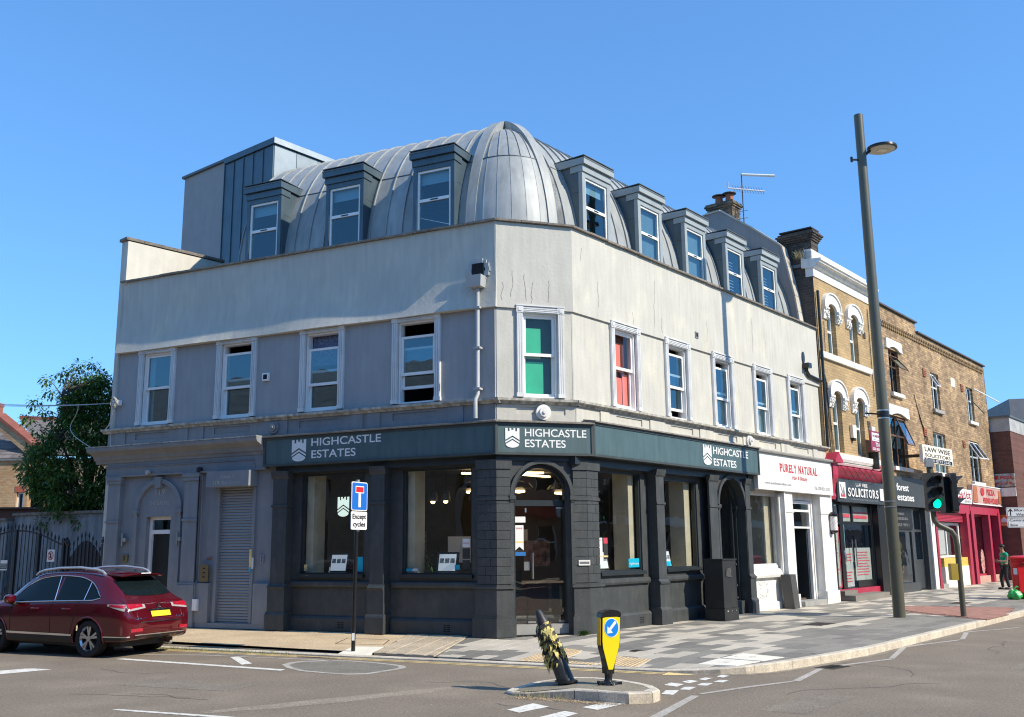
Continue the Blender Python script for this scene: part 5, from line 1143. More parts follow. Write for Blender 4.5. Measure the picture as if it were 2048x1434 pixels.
for F, u, n, q in ((FB, .5, -2.6, 'left of the fanlight over the corner door'), (FB, 1.2, -2.2, 'right in the fanlight over the corner door'), (FR, 1.8, -2.4, 'behind the first main road window')):
    b = MB(); b.box(F, u-.5, u+.5, n-.03, n+.03, 3.15, 3.19); tag(b.obj('ceiling_light', m_lamp), 'slim warm ceiling strip light '+q, 'light', 'ceiling strip lights')
T = thing('desk', FB.p(.9, -2.6, .17), 'long dark desk with red front inside the corner door', 'desk')
b = MB(); b.box(FB, .2, 2.2, -2.9, -2.3, .86, .90); b.obj('desk_top', m_wood, T); b = MB(); b.box(FB, .9, 2.0, -2.86, -2.84, .25, .85); b.obj('modesty_panel', mat('rust_red_panel', (.30, .05, .02), .5), T)
for u in (.3, 2.1): b = MB(); b.box(FB, u-.03, u+.03, -2.85, -2.35, .17, .86); b.obj('leg', m_black, T)
for u, n, z, w_, m in ((-.2, -3.0, 1.3, .5, m_paper), (.7, -3.1, 1.4, .35, m_cover), (1.5, -3.0, 1.2, .6, mat('picture_print', (.22, .12, .08), .5, var=.8, sc=6, bump=0)), (2.4, -2.9, 1.3, .4, m_paper)):
    b = MB(); b.box(FB, u, u+w_, n-.03, n, z, z+.55); tag(b.obj('wall_picture', m), 'framed picture on the shop wall seen through the glass, %s' % {-.2: 'leftmost', .7: 'pale second', 1.5: 'brown third', 2.4: 'rightmost'}[u], 'picture')
for u, z, w_, m in ((1.0, 1.5, .6, m_paper), (2.0, 1.4, .4, m_cover), (3.6, 1.5, .5, m_photo), (4.2, 1.35, .35, m_paper)):
    b = MB(); b.box(FL, u, u+w_, -3.56, -3.52, z, z+.5); tag(b.obj('wall_picture', m), 'picture on the back wall behind the side-street windows, %s from the corner' % {1.0: 'first', 2.0: 'second', 3.6: 'third', 4.2: 'fourth'}[u], 'picture')
T = thing('office_chair', FB.p(.75, -1.7, .17), 'black swivel office chair just inside the corner door', 'chair')
b = MB(); b.lathe(FB.p(.75, -1.7, .6), [(.18, 0), (.22, .03), (.2, .08), (.02, .09)], 14); b.obj('seat', m_black, T, smooth=40); b = MB(); b.tube([FB.p(.75, -1.7, .25), FB.p(.75, -1.7, .6)], .025, 8); b.obj('gas_lift', m_steel, T)
b = MB(); b.box(FB, .55, .95, -1.52, -1.48, .72, 1.15); b.obj('backrest', m_black, T)
for k in range(5): a = k*1.257; b = MB(); c = FB.p(.75, -1.7, .27); b.tube([c, c+V(math.cos(a)*.24, math.sin(a)*.24, -.06)], .016, 6); b.obj('leg', m_steel, T)
T = thing('window_plant', FL.p(1.75, -.8, .9), 'leafy green plant behind the glass of the side-street window', 'plant')
b = MB(); rp = random.Random(3); c = FL.p(1.75, -.8, 1.1)
for k in range(90):
    a = rp.random()*6.28; e = rp.random()*1.2; r = .12+.2*rp.random(); q = c+V(math.cos(a)*math.cos(e)*r, math.sin(a)*math.cos(e)*r, math.sin(e)*r*1.5); t = V(rp.uniform(-1, 1), rp.uniform(-1, 1), rp.uniform(-.6, 1)).normalized()*.09; s_ = t.cross(V(0, 0, 1)).normalized()*.022
    b.add([q-t, q+s_, q+t, q-s_], [(0, 1, 2, 3)])
m_leafin = mat('house_plant_leaf', (.03, .09, .02), .5, bump=0, var=.3); b.obj('foliage', m_leafin, T, kind='stuff'); b = MB(); b.lathe(FL.p(1.75, -.8, .9), [(.08, 0), (.11, .2), (.09, .2)], 12); b.obj('pot', m_stone, T)

# ================================================================ YELLOW BRICK HOUSE WITH WHITE ARCHED WINDOWS
m_by = brickmat('london_stock_brick', THR, (.48, .33, .155), (.38, .255, .12), (.30, .235, .15))
m_by2 = brickmat('weathered_stock_brick', THR, (.48, .325, .165), (.24, .15, .08), (.22, .17, .12), stain=.40)
m_bdk = brickmat('sooty_brick', THR+math.pi/2, (.055, .048, .045), (.085, .07, .06), (.10, .09, .08))
m_brdk = brickmat('dark_red_brick', THR+math.pi/2, (.13, .05, .035), (.17, .07, .05), (.09, .07, .06))
h1 = thing('brick_house', FR.p(12.55, 0, 0), 'narrow yellow brick house with ornate white arched windows and white cornice', 'building')
def sk(root, name, m, fn, **k): mb = MB(); fn(mb); return mb.obj(name, m, root, **k)
HA = [(13.37, 14.08), (15.25, 15.96)]
holes = [(a, b, 7.34, 8.93, .18) for a, b in HA]+[(a-.05, b-.02, 4.34, 6.20, .18) for a, b in HA]
sk(h1, 'wall', m_by, lambda mb: wall_with_holes(mb, FR, 12.52, 17.28, 3.0, 9.66, holes, .02, -.24))
sk(h1, 'wall', m_bdk, lambda mb: mb.box(FR, 12.515, 12.6, .018, -4.5, 6.5, 9.65))
sk(h1, 'wall', m_dark, lambda mb: mb.box(FR, 12.62, 17.2, -1.6, -1.7, 3.0, 10.0))
sk(h1, 'roof', m_lead, lambda mb: mb.box(FR, 12.52, 17.28, -.3, -5.5, 9.95, 10.05))
sk(h1, 'rear_wall', m_bdk, lambda mb: mb.box(FR, 12.52, 17.28, -5.5, -5.6, 0, 9.95))
for nm, nz, a, b in (('frieze', [(-.2, 9.60), (.05, 9.60), (.05, 9.86), (-.2, 9.86)], 12.5, 17.3), ('cornice', [(-.2, 9.862), (.07, 9.862), (.14, 9.90), (.16, 9.95), (.27, 10.0), (.27, 10.04), (.32, 10.06), (.32, 10.12), (-.2, 10.16)], 12.46, 17.5), ('parapet', [(-.2, 10.16), (.02, 10.16), (.02, 10.46), (-.2, 10.47)], 12.5, 17.2)):
    sk(h1, nm, m_whitep, lambda mb: mb.profile(FR, nz, a, b))
def archwin(root, a, b, z0, z1, rise, ctr_w):
    c, hw = (a+b)/2, (b-a)/2; zs = z1-rise
    # white arch: elliptic outer edge over a segmental soffit
    k = 18; o = [(c-(hw+.30)*math.cos(math.pi*i/k), zs-.02+(rise+.32)*math.sin(math.pi*i/k)**.8) for i in range(k+1)]; i_ = [(c-hw*math.cos(math.pi*i/k), zs+rise*math.sin(math.pi*i/k)) for i in range(k+1)]
    mb = MB()
    for q in range(k): mb.fprism(FR, [i_[q], i_[q+1], o[q+1], o[q]], .02, .10)
    O = mb.obj('window_arch', m_whitep, root, smooth=30)
    mb = MB(); o2 = [(c+(x-c)*1.06, zs-.02+(y-zs+.02)*1.10) for x, y in o]
    for q in range(k): mb.fprism(FR, [o[q], o[q+1], o2[q+1], o2[q]], .02, .14)
    mb.obj('hood_mould', m_whitep, O, smooth=30)
    for s_ in (-1, 1):
        mb = MB(); uc = c+s_*(hw+.17); mb.profile(FR, [(.02, zs-.36), (.06, zs-.36), (.08, zs-.30), (.10, zs-.08), (.15, zs-.05), (.15, zs), (.02, zs)], uc-.17, uc+.17)
        for q in range(14): x, y = uc+random.uniform(-.14, .14), zs-.05-random.random()*.27; mb.disc(FR, x, .05, .125+random.random()*.02, y, .03, 7)
        mb.obj('leaf_capital', m_whitep, O, smooth=30)
    W = MB(); n = -.14
    for x0_, x1_, y0_, y1_ in ((a+.01, a+.07, z0, zs+.1), (b-.07, b-.01, z0, zs+.1), (a+.07, b-.07, z0, z0+.09), (a+.07, b-.07, (z0+zs)/2+.02, (z0+zs)/2+.09)): W.box(FR, x0_, x1_, n-.05, n+.02, y0_, y1_)
    for q in range(3, k-3): W.fprism(FR, [(i_[q][0], i_[q][1]-.07), (i_[q+1][0], i_[q+1][1]-.07), i_[q+1], i_[q]], n-.05, n+.02)
    w_ = W.obj('window', m_white, root); quadpane(FR, a+.07, b-.07, n, z0+.09, (z0+zs)/2+.02, w_, m_glass); quadpane(FR, a+.07, b-.07, n-.02, (z0+zs)/2+.09, z1-.05, w_, m_glass)
    g = MB(); vs = []
    for q in range(25): u = lerp(a+.05, b-.05, q/24); nn_ = -.22+.02*math.sin(q*1.9); vs += [FR.p(u, nn_, z0+.02), FR.p(u, nn_, z1)]
    g.add(vs, [(2*q, 2*q+2, 2*q+3, 2*q+1) for q in range(24)]); g.obj('curtain', m_curt, w_, smooth=40)
for i, (a, b) in enumerate(HA):
    archwin(h1, a, b, 7.34, 8.93, .18, 0); archwin(h1, a-.05, b-.02, 4.34, 6.20, .18, 0)
for a, b in ((12.62, 14.2), (14.21, 15.2), (15.21, 16.85)): sk(h1, 'window_sill', m_whitep, lambda mb: mb.profile(FR, [(0, 7.12), (.10, 7.12), (.12, 7.2), (.12, 7.30), (0, 7.33)], a, b))
for a, b in ((13.0, 14.9), (14.91, 16.8)): sk(h1, 'window_sill', m_whitep, lambda mb: mb.profile(FR, [(0, 4.05), (.12, 4.05), (.16, 4.12), (.16, 4.28), (0, 4.31)], a, b))
sk(h1, 'downpipe', m_black, lambda mb: mb.tube([FR.p(12.60, .10, 9.15), FR.p(12.60, .10, 7.3), FR.p(12.56, .09, 4.4)], .045, 8), smooth=40)
mb = MB()
for k in range(6):
    pts = [FR.p(12.72+k*.05, .045, 6.9-k*.1)]
    for j in range(1, 7): pts.append(FR.p(12.72+k*.05+.05*j*(.4+.2*k)/2+random.uniform(-.02, .02), .045, 6.9-k*.1-(2.7-k*.1)*j/6))
    mb.tube(pts, .009, 5)
mb.tube([FR.p(17.0, .05, 9.4), FR.p(17.02, .05, 6.4)], .012, 5); mb.tube([FR.p(13.05, .05, 8.3), FR.p(13.0, .05, 7.3)], .01, 5); mb.obj('wall_cable', m_black, h1)
def ab(F, u, z, s_, root, m=None, n=.03):
    mb = MB(); mb.box(F, u-s_, u+s_, n-.03, n+.012, z-s_*.9, z+s_*.9); o = mb.obj('air_brick', m or m_terra, root); mb = MB()
    for i in range(3): mb.box(F, u-s_*.7, u+s_*.7, n+.012, n+.016, z-s_*.6+i*s_*.42, z-s_*.45+i*s_*.42)
    mb.obj('vent_slot', m_dark, o)
ab(FR, 16.55, 8.42, .12, h1, m_iron); ab(FR, 16.35, 5.42, .12, h1, m_iron)
for u, z, lb in ((14.75, 5.05, 'pale alarm box with dark base between the two lower arched windows'), (16.45, 5.15, 'small pale alarm box right of the lower arched windows')):
    mb = MB(); mb.fprism(FR, [(u-.13, z-.2), (u+.13, z-.2), (u+.16, z+.2), (u-.16, z+.2)], .03, .13); o = tag(mb.obj('alarm_box', m_cover), lb, 'alarm'); mb = MB(); mb.box(FR, u-.07, u+.07, .03, .12, z-.29, z-.203); mb.obj('siren_base', m_black, o)
# chimney built of single bricks
def brickstack(root, F, u0, u1, n0, n1, z0, z1, m, top=3):
    L_, Hh, g = .185, .0625, .006; core = MB(); core.box(F, u0+.02, u1-.02, n0+.02, n1-.02, z0, z1-.02); core.obj('chimney_core', mat('sooty_mortar', (.07, .062, .055), .9), root)
    base = MB(); q0 = F.p(0, 0, 0)
    proto = {}
    def brick(u, n, z, du, dn):
        key = (round(du, 3), round(dn, 3))
        if key not in proto:
            b = MB(); b.box(Frame((0, 0), F.th, 1), -du/2, du/2, -dn/2, dn/2, 0, Hh-g); proto[key] = b.mesh('brick'); proto[key].materials.append(m)
        q = F.p(u, n, z); j = random.uniform(-.004, .004)
        put('brick', proto[key], root, V(q.x, q.y, q.z)-worldloc(root)+F.n*j)
    nc = int((z1-z0)/Hh)
    for c in range(nc):
        z = z0+c*Hh; e = .035*max(0, min(top, c-(nc-2-top))) if c > nc-3-top else 0
        if c == nc-1: e *= .6
        a, b, p_, q_ = u0-e, u1+e, n0-e, n1+e; off = L_/2 if c % 2 else 0
        for face, (s0, s1) in (('f', (a, b)), ('s', (p_, q_))):
            s_ = s0-off
            while s_ < s1-.02:
                x0_, x1_ = max(s0, s_)+g/2, min(s1, s_+L_)-g/2
                if x1_-x0_ > .03:
                    if face == 'f': brick((x0_+x1_)/2, q_-.03, z, x1_-x0_, .06)
                    else: brick(a+.03, (x0_+x1_)/2, z, .06, x1_-x0_-.0)
                s_ += L_
m_bk = mat('blackened_brick', (.075, .062, .052), .9, var=.3, bump=.3, rv=.35)
m_bkl = mat('mixed_brick', (.30, .23, .15), .9, var=.3, bump=.3, rv=.5)
cs = thing('chimney_stack', FR.p(12.9, -.4, 10.3), 'tall dark sooty brick chimney stack above the white cornice', 'chimney')
brickstack(cs, FR, 12.62, 13.15, -.95, .0, 10.47, 11.15, m_bk, 4)
sk(cs, 'chimney_base', m_bdk, lambda mb: mb.box(FR, 12.6, 13.1, -1.2, -.22, 9.0, 10.47)); sk(cs, 'chimney_cap', mat('soot_cap', (.05, .045, .04), .9), lambda mb: mb.box(FR, 12.58, 13.2, -1.0, .04, 11.15, 11.19))
sk(cs, 'chimney_plinth', m_whitep, lambda mb: mb.box(FR, 12.5, 12.598, -.32, .02, 9.9, 10.4))
mb = MB(); rw = random.Random(8)
for k in range(160):
    c = FR.p(12.5, -.35, 10.25); q = c+V(rw.uniform(-.14, .14), rw.uniform(-.14, .14), rw.uniform(-.1, .05)); t = V(rw.uniform(-.5, .5), rw.uniform(-.5, .5), rw.uniform(.2, 1)).normalized()*rw.uniform(.1, .3); mb.add([q, q+t*.5+V(.008, 0, 0), q+t, q+t*.5-V(.008, 0, 0)], [(0, 1, 2, 3)])
tag(mb.obj('dry_weed', mat('dry_weed', (.30, .25, .14), .9)), 'dry weed growing beside the white cornice end', 'plant', kind='stuff')
cs2 = thing('chimney_stack', FR.p(12.6, -2.8, 12.0), 'low chimney stack with two orange pots on the grey gable', 'chimney')
brickstack(cs2, FR, 12.42, 13.0, -3.35, -2.45, 12.05, 12.62, mat('mixed_dark_brick', (.15, .115, .08), .9, var=.3, bump=.3, rv=.55), 2)
for n in (-3.05, -2.68):
    o = sk(cs2, 'chimney_pot', m_terra, lambda mb: mb.lathe(FR.p(12.72, n, 12.6), [(.15, 0), (.14, .1), (.13, .12), (.12, .27), (.13, .3)], 16), smooth=40)
    sk(o, 'cowl', m_lead, lambda mb: mb.lathe(FR.p(12.72, n, 12.93), [(.23, 0), (.225, .02), (.12, .05), (.02, .06)], 20), smooth=30)
    sk(o, 'cowl_leg', m_lead, lambda mb: [mb.tube([FR.p(12.72+a, n+b, 12.88), FR.p(12.72+a, n+b, 12.94)], .008, 4) for a, b in ((.1, 0), (-.1, 0), (0, .1), (0, -.1))])
sk(bld, 'old_ridge_parapet', m_bk, lambda mb: mb.profile(FR, [(-3.3, 12.05), (-3.7, 12.4), (-4.2, 12.55), (-4.6, 12.3), (-5.2, 11.9), (-5.2, 11.4), (-3.3, 11.8)], 12.44, 12.7))
ae = thing('tv_aerial', FR.p(12.7, -2.2, 11.8), 'rooftop aerial mast with spiked antenna and white bar', 'aerial')
mp = FR.p(12.7, -2.2, 0)
sk(ae, 'mast', m_iron, lambda mb: mb.tube([mp+V(0, 0, 11.7), mp+V(0, 0, 13.52)], .018, 6))
aimd = V(.93, -.15, -.17)
A0 = mp+V(-.45, 0, 13.02); sk(ae, 'boom', m_white, lambda mb: mb.tube([A0, A0+V(1.15, -.1, -.16)], .022, 6))
sk(ae, 'element', m_iron, lambda mb: [mb.tube([A0+V(1.15, -.1, -.16)*f+V(-.03, .05, .13), A0+V(1.15, -.1, -.16)*f, A0+V(1.15, -.1, -.16)*f+V(.03, -.05, -.13)], .007, 4) for f in [.15+.8*i/11 for i in range(12)]])
A1 = mp+V(0, 0, 13.48); sk(ae, 'white_antenna', m_white, lambda mb: mb.tube([A1, A1+V(1.05, -.12, -.10)], .045, 8))
sk(ae, 'bracket', m_iron, lambda mb: [mb.tube([mp+V(-.18, 0, z), mp+V(.14, 0, z+.06)], .01, 4) for z in (11.95, 12.2)]); sk(ae, 'stub', m_galv, lambda mb: mb.tube([A0, A0+V(0, 0, .2)], .012, 5))

# ================================================================ PLAIN YELLOW BRICK HOUSE
h2 = thing('brick_house', FR.p(17.3, 0, 0), 'long plain yellow brick house with zigzag brick course and mixed windows', 'building')
WB = [(18.95, 19.98, 6.80, 8.36), (18.52, 20.2, 4.2, 5.98), (23.70, 24.75, 6.70, 8.15), (23.35, 24.95, 4.25, 5.80), (28.65, 29.68, 6.70, 8.18), (28.3, 29.85, 4.12, 5.85)]
sk(h2, 'wall', m_by2, lambda mb: wall_with_holes(mb, FR, 17.30, 31.9, 3.0, 9.46, WB, .0, -.3))
sk(h2, 'wall', m_by2, lambda mb: mb.box(FR, 17.30, 22.3, -.3, 0, 9.462, 9.82))
sk(h2, 'wall', m_bdk, lambda mb: mb.box(FR, 31.9, 32.0, -.0, -6, 0, 9.4)); sk(h2, 'wall', m_dark, lambda mb: mb.box(FR, 17.3, 31.8, -1.8, -1.9, 3, 9.4)); sk(h2, 'roof', m_lead, lambda mb: mb.box(FR, 17.3, 31.9, -.3, -6, 9.3, 9.4))
for a, b, z in ((17.3, 22.36, 9.83), (22.32, 32.0, 9.47)):
    k = int((b-a)/.8)
    for i in range(k): sk(h2, 'coping_stone', mat('slate_coping', (.10, .095, .10), .8, rv=.1), lambda mb: mb.box(FR, a+i*(b-a)/k+.004, a+(i+1)*(b-a)/k-.004, -.34, .09, z, z+.055))
b = MB()
for i in range(66):
    u = 17.5+i*.215; b.fprism(FR, [(u, 9.10), (u+.16, 9.10), (u+.16, 9.19), (u, 9.19)], .0, .05); b.fprism(FR, [(u+.1, 9.19), (u+.21, 9.19), (u+.21, 9.27), (u+.1, 9.27)], 0, .08)
b.obj('dentil_course', mat('dark_stock_brick', (.26, .175, .09), .85, var=.2), h2, kind='stuff')
for i, (a, b_, z0, z1) in enumerate(WB):
    fm = mat('brown_timber_frame', (.16, .075, .04), .6) if i < 2 else m_white
    n = -.12; W = MB(); t = .05; mid = (a+b_)/2
    for x in ((a, a+t, z0, z1), (b_-t, b_, z0, z1), (a+t, b_-t, z0, z0+t), (a+t, b_-t, z1-t, z1), (mid-.03, mid+.03, z0+t, z1-t)): W.box(FR, x[0]+.001, x[1]-.001, n-.03, n+.03, x[2], x[3])
    zm = z0+(z1-z0)*.62; W.box(FR, a+t, mid-.03, n-.03, n+.03, zm-.03, zm+.03); W.box(FR, mid+.03, b_-t, n-.03, n+.03, zm-.03, zm+.03)
    w_ = W.obj('window', fm, h2); quadpane(FR, a+t, b_-t, n, z0+t, z1-t, w_, m_glass)
    sk(w_, 'window_sill', m_whitep if i != 2 else m_stone, lambda mb: mb.box(FR, a-.1, b_+.1, -.1, .11, z0-.13, z0-.002))
    if i in (3, 4): sk(w_, 'curtain', m_curt, lambda mb: mb.box(FR, a+.05, b_-.05, -.2, -.19, z0+.05, z0+(z1-z0)*(.9 if i == 3 else .5)))
    # casements tilted open
    def casement(x0_, x1_, zt_, hgt, outp):
        sk(w_, 'open_casement', fm, lambda mb: [mb.hexa([FR.p(x, n+.04+outp*f/hgt, zt_-f) for x, f in ((xa, fb), (xb, fb), (xb, fa), (xa, fa))]+[FR.p(x, n+.075+outp*f/hgt, zt_-f+.01) for x, f in ((xa, fb), (xb, fb), (xb, fa), (xa, fa))]) for xa, xb, fa, fb in ((x0_, x0_+.04, 0, hgt), (x1_-.04, x1_, 0, hgt), (x0_+.04, x1_-.04, 0, .04), (x0_+.04, x1_-.04, hgt-.04, hgt))])
        g = MB(); g.quad(FR.p(x0_+.03, n+.06, zt_-.02), FR.p(x1_-.03, n+.06, zt_-.02), FR.p(x1_-.03, n+.06+outp, zt_-hgt+.02), FR.p(x0_+.03, n+.06+outp, zt_-hgt+.02)); g.obj('pane', m_glass, w_)
    if i == 0: casement(a+.03, b_-.03, z1-.2, .55, .42)
    if i == 1: casement(mid+.02, b_-.03, z1-.06, .95, .35)
    if i == 2: casement(a+.03, mid, z1-.08, .5, .28)
    if i == 5: casement(a+.03, mid, z1-.04, .75, .42); casement(mid+.01, b_-.03, z1-.04, .72, .42)
for a, b_, z0, z1 in ((18.62, 20.32, 8.36, 8.70), (18.35, 20.5, 5.98, 6.34)):
    sk(h2, 'lintel', m_whitep, lambda mb: mb.fprism(FR, [(a, z0-.02), (a+.3, z0-.02)]+[(lerp(a+.3, b_-.3, k/8), z0+.10*math.sin(math.pi*k/8)) for k in range(9)]+[(b_, z0-.02), (b_-.04, z1), (a+.04, z1)], .0, .07))
for u, z in ((22.9, 8.0), (28.0, 8.03), (22.35, 5.68), (27.5, 5.62)): ab(FR, u, z, .16, h2)
sk(h2, 'patch_plaque', m_cover, lambda mb: mb.box(FR, 26.45, 27.0, .0, .012, 7.92, 8.28)); sk(h2, 'dry_pipe', m_white, lambda mb: mb.tube([FR.p(28.7, .3, 8.05), FR.p(31.5, .6, 7.75)], .03, 6))
sk(h2, 'wall_cable', m_black, lambda mb: [mb.tube([FR.p(21.4+i*.2, .02, 7.0-i*.4), FR.p(22.2+i*.15, .02, 5.6), FR.p(22.4+i*.25, .02, 4.2)], .012, 5) for i in range(3)])

# ================================================================ PARADE SHOPS
def shopthing(name, u0, u1, label): return thing(name, FR.p((u0+u1)/2, 0, 0), label, 'shop front')
# crimson-framed solicitors
s1 = shopthing('solicitors_shopfront', 12.5, 17.3, 'narrow black shopfront under crimson cornice and brackets, raised step outside')
sk(s1, 'wall', m_redp, lambda mb: mb.box(FR, 12.55, 17.28, -.3, -.1, 0, .3))
def rbracket(a, b):
    O = sk(s1, 'console', m_redp, lambda mb: mb.profile(FR, [(0, 2.9), (.10, 2.9), (.13, 3.0), (.10, 3.1), (.14, 3.35), (.22, 3.5), (.24, 3.6), (.24, 3.95), (0, 3.95)], a, b))
    sk(O, 'console_cap', m_redp, lambda mb: mb.prism([FR.p(a-.1, -.05, 3.952), FR.p(b+.1, -.05, 3.952), FR.p(b+.1, -.05, 4.02), FR.p((a+b)/2, -.05, 4.26), FR.p(a-.1, -.05, 4.02)], FR.n*.42))
rbracket(12.46, 12.84); rbracket(16.95, 17.3)
sk(s1, 'cornice', m_redp, lambda mb: (mb.profile(FR, [(0, 3.55), (.04, 3.55), (.22, 3.78), (.25, 3.84), (.25, 3.88), (0, 3.93)], 12.85, 16.94)))
sk(s1, 'white_band', m_whitep, lambda mb: mb.profile(FR, [(0, 3.94), (.10, 3.94), (.14, 4.0), (.03, 4.045), (0, 4.045)], 12.85, 16.94))
sk(s1, 'wire_tangle', m_black, lambda mb: [mb.tube([FR.p(13+i*.5, .26, 3.9), FR.p(13.4+i*.55, .29, 3.6-.06*(i % 3)), FR.p(14.1+i*.5, .27, 3.62+.1*(i % 2))], .008, 4) for i in range(6)])
sk(s1, 'black_pier', m_black, lambda mb: (mb.box(FR, 12.5, 12.86, -.1, .02, 0, 2.9), mb.box(FR, 16.6, 17.28, -.2, .0, 0, 2.9)))
fr_ = sk(s1, 'shop_frame', m_black, lambda mb: [mb.box(FR, *x, -.30, -.22, *y) for x, y in (((12.86, 13.08), (0.1, 2.85)), ((13.08, 13.86), (.12, .28)), ((13.08, 13.86), (2.2, 2.28)), ((13.86, 14.15), (.1, 2.85)), ((14.15, 16.45), (.22, .32)), ((14.15, 16.45), (2.2, 2.28)), ((14.9, 15.0), (2.28, 2.78)), ((16.45, 16.6), (.1, 2.85)), ((13.08, 16.45), (2.78, 2.85)))])
for a, b, c, d in ((13.08, 13.86, .28, 2.2), (13.08, 13.86, 2.28, 2.78), (14.15, 14.9, 2.28, 2.78), (15.0, 16.45, 2.28, 2.78), (14.15, 16.45, .32, 2.2)): quadpane(FR, a, b, -.26, c, d, fr_)
m_frost = mat('frosted_film', (.58, .64, .62), .6, var=.06, bump=0)
pr_ = sk(fr_, 'frosted_film', m_frost, lambda mb: (mb.box(FR, 13.12, 13.8, -.275, -.27, .35, 2.1), mb.box(FR, 15.05, 16.4, -.275, -.27, .45, 1.5), mb.box(FR, 14.2, 14.85, -.275, -.27, .35, 1.5), mb.box(FR, 13.1, 13.84, -.275, -.27, 2.3, 2.76), mb.box(FR, 14.17, 14.88, -.275, -.27, 2.3, 2.76), mb.box(FR, 15.02, 16.43, -.275, -.27, 2.3, 2.76)))
mredp = mat('pink_red_print', (.50, .07, .10), .5, bump=0)
sk(fr_, 'printed_line', mredp, lambda mb: ([mb.box(FR, 15.15, 16.3-random.random()*.25, -.2585, -.256, 1.35-i*.085, 1.375-i*.085) for i in range(9)]+[mb.box(FR, 14.25, 14.75-random.random()*.2, -.2585, -.256, 1.3-i*.09, 1.33-i*.09) for i in (0, 1, 2, 6, 7, 8, 9)]+[mb.box(FR, 13.2, 13.7-random.random()*.2, -.2585, -.256, 1.7-i*.12, 1.74-i*.12) for i in range(10)]+[mb.box(FR, x0, x1, -.2585, -.256, z0, z1) for x0, x1, z0, z1 in ((13.1, 13.84, 2.08, 2.12), (13.78, 13.82, .35, 2.1), (13.12, 13.8, .35, .39), (13.15, 13.7, 2.42, 2.55), (14.25, 14.8, 2.42, 2.52), (15.1, 16.3, 2.40, 2.5), (15.1, 16.35, 2.56, 2.6))]))
sk(fr_, 'door_handle', m_steel, lambda mb: (mb.tube([FR.p(13.92, -.16+.0, 1.05), FR.p(13.86, -.1, 1.2), FR.p(13.92, -.16, 1.42)], .03, 6), mb.tube([FR.p(14.95, -.18, .95), FR.p(14.95, -.18, 1.75)], .018, 6), mb.tube([FR.p(14.65, -.18, 1.1), FR.p(14.65, -.18, 1.75)], .014, 6)), smooth=40)
sk(s1, 'letter_panel', m_black, lambda mb: mb.box(FR, 15.0, 16.45, -.24, -.20, .32, .52))
st1_ = sk(s1, 'step', m_slab[0], lambda mb: (mb.box(FR, 13.0, 15.9, -.2, .42, 0, .16), mb.box(FR, 13.0, 14.0, -.2, .12, .162, .28)))
T = thing('fascia_sign', FR.p(15.1, .12, 2.84), 'tilted dark SOLICITORS sign with white emblem panels', 'sign')
def tsign(F, u0, u1, z0, z1, n, m, T): b = MB(); b.prism([F.p(u0, 0, z0), F.p(u0, n, z0), F.p(u0, n+.03, z1), F.p(u0, 0, z1)], F.d*(u1-u0)); return b.obj('sign_board', m, T)
tsign(FR, 12.95, 16.95, 2.85, 3.52, .12, mat('slate_sign', (.05, .065, .075), .45, streak=.1), T)
serif('SOLICITORS', FR, 13.72, 3.03, .15, .26, 2.65, m_letter, T); serif('LAW WISE', FR, 14.4, 3.34, .152, .10, 1.0, m_letter, T); text('IMMIGRATION VISA SOLICITORS', FR, 14.0, 2.92, .135, .05, 2.3, m_greytxt, T)
e_ = sk(T, 'emblem_panel', m_paper, lambda mb: (mb.box(FR, 13.05, 13.55, .145, .155, 2.95, 3.42), mb.box(FR, 16.5, 16.85, .145, .155, 2.97, 3.35)))
sk(T, 'emblem', m_greytxt, lambda mb: mb.fprism(FR, [(13.1, 3.35), (13.2, 3.35), (13.28, 3.15), (13.38, 3.3), (13.5, 3.05), (13.4, 3.0), (13.25, 3.1)], .156, .158)); sk(T, 'emblem', mredp, lambda mb: mb.fprism(FR, [(13.12, 2.99), (13.5, 2.99), (13.42, 3.08), (13.25, 3.05), (13.14, 3.12)], .158, .160))
# dark estate agent
s2 = shopthing('estate_agent_shopfront', 17.3, 21.9, 'charcoal estate agent shopfront with hanging plant in its window')
m_char = mat('charcoal_panel', (.055, .062, .066), .35, var=.06)
sk(s2, 'wall', m_char, lambda mb: (mb.box(FR, 17.3, 18.2, -.25, -.02, 0, 2.85), mb.box(FR, 18.2, 20.5, -.25, -.05, 0, .30), mb.box(FR, 21.5, 21.9, -.25, 0, 0, 2.85)))
f2 = sk(s2, 'shop_frame', m_char, lambda mb: [mb.box(FR, *x, -.25, -.17, *y) for x, y in (((18.2, 18.3), (.3, 2.85)), ((20.35, 20.5), (.0, 2.85)), ((18.3, 20.35), (2.02, 2.1)), ((18.3, 20.35), (2.78, 2.85)), ((20.5, 21.5), (2.02, 2.1)), ((20.5, 21.5), (1.0, 1.06)), ((21.42, 21.5), (0, 2.85)), ((20.5, 21.42), (2.78, 2.85)))])
quadpane(FR, 18.3, 20.35, -.21, .3, 2.02, f2); quadpane(FR, 20.5, 21.42, -.21, 1.06, 2.02, f2); quadpane(FR, 20.5, 21.42, -.21, 2.1, 2.78, f2)
sk(f2, 'door_panel', m_char, lambda mb: mb.box(FR, 20.5, 21.42, -.22, -.18, .05, 1.0)); wp_ = sk(f2, 'window_sign', m_black, lambda mb: mb.box(FR, 18.25, 20.4, -.16, -.12, 2.1, 2.83))
text('forest', FR, 18.55, 2.58, -.12, .12, 1.0, m_greytxt, wp_); text('estates', FR, 18.75, 2.42, -.12, .12, 1.15, m_greytxt, wp_); text('8555 9911', FR, 18.6, 2.2, -.12, .10, 1.4, m_greytxt, wp_)
T = thing('fascia_sign', FR.p(19.5, .1, 2.85), 'dark charcoal sign with white rounded lettering, half hidden by the lamp column', 'sign')
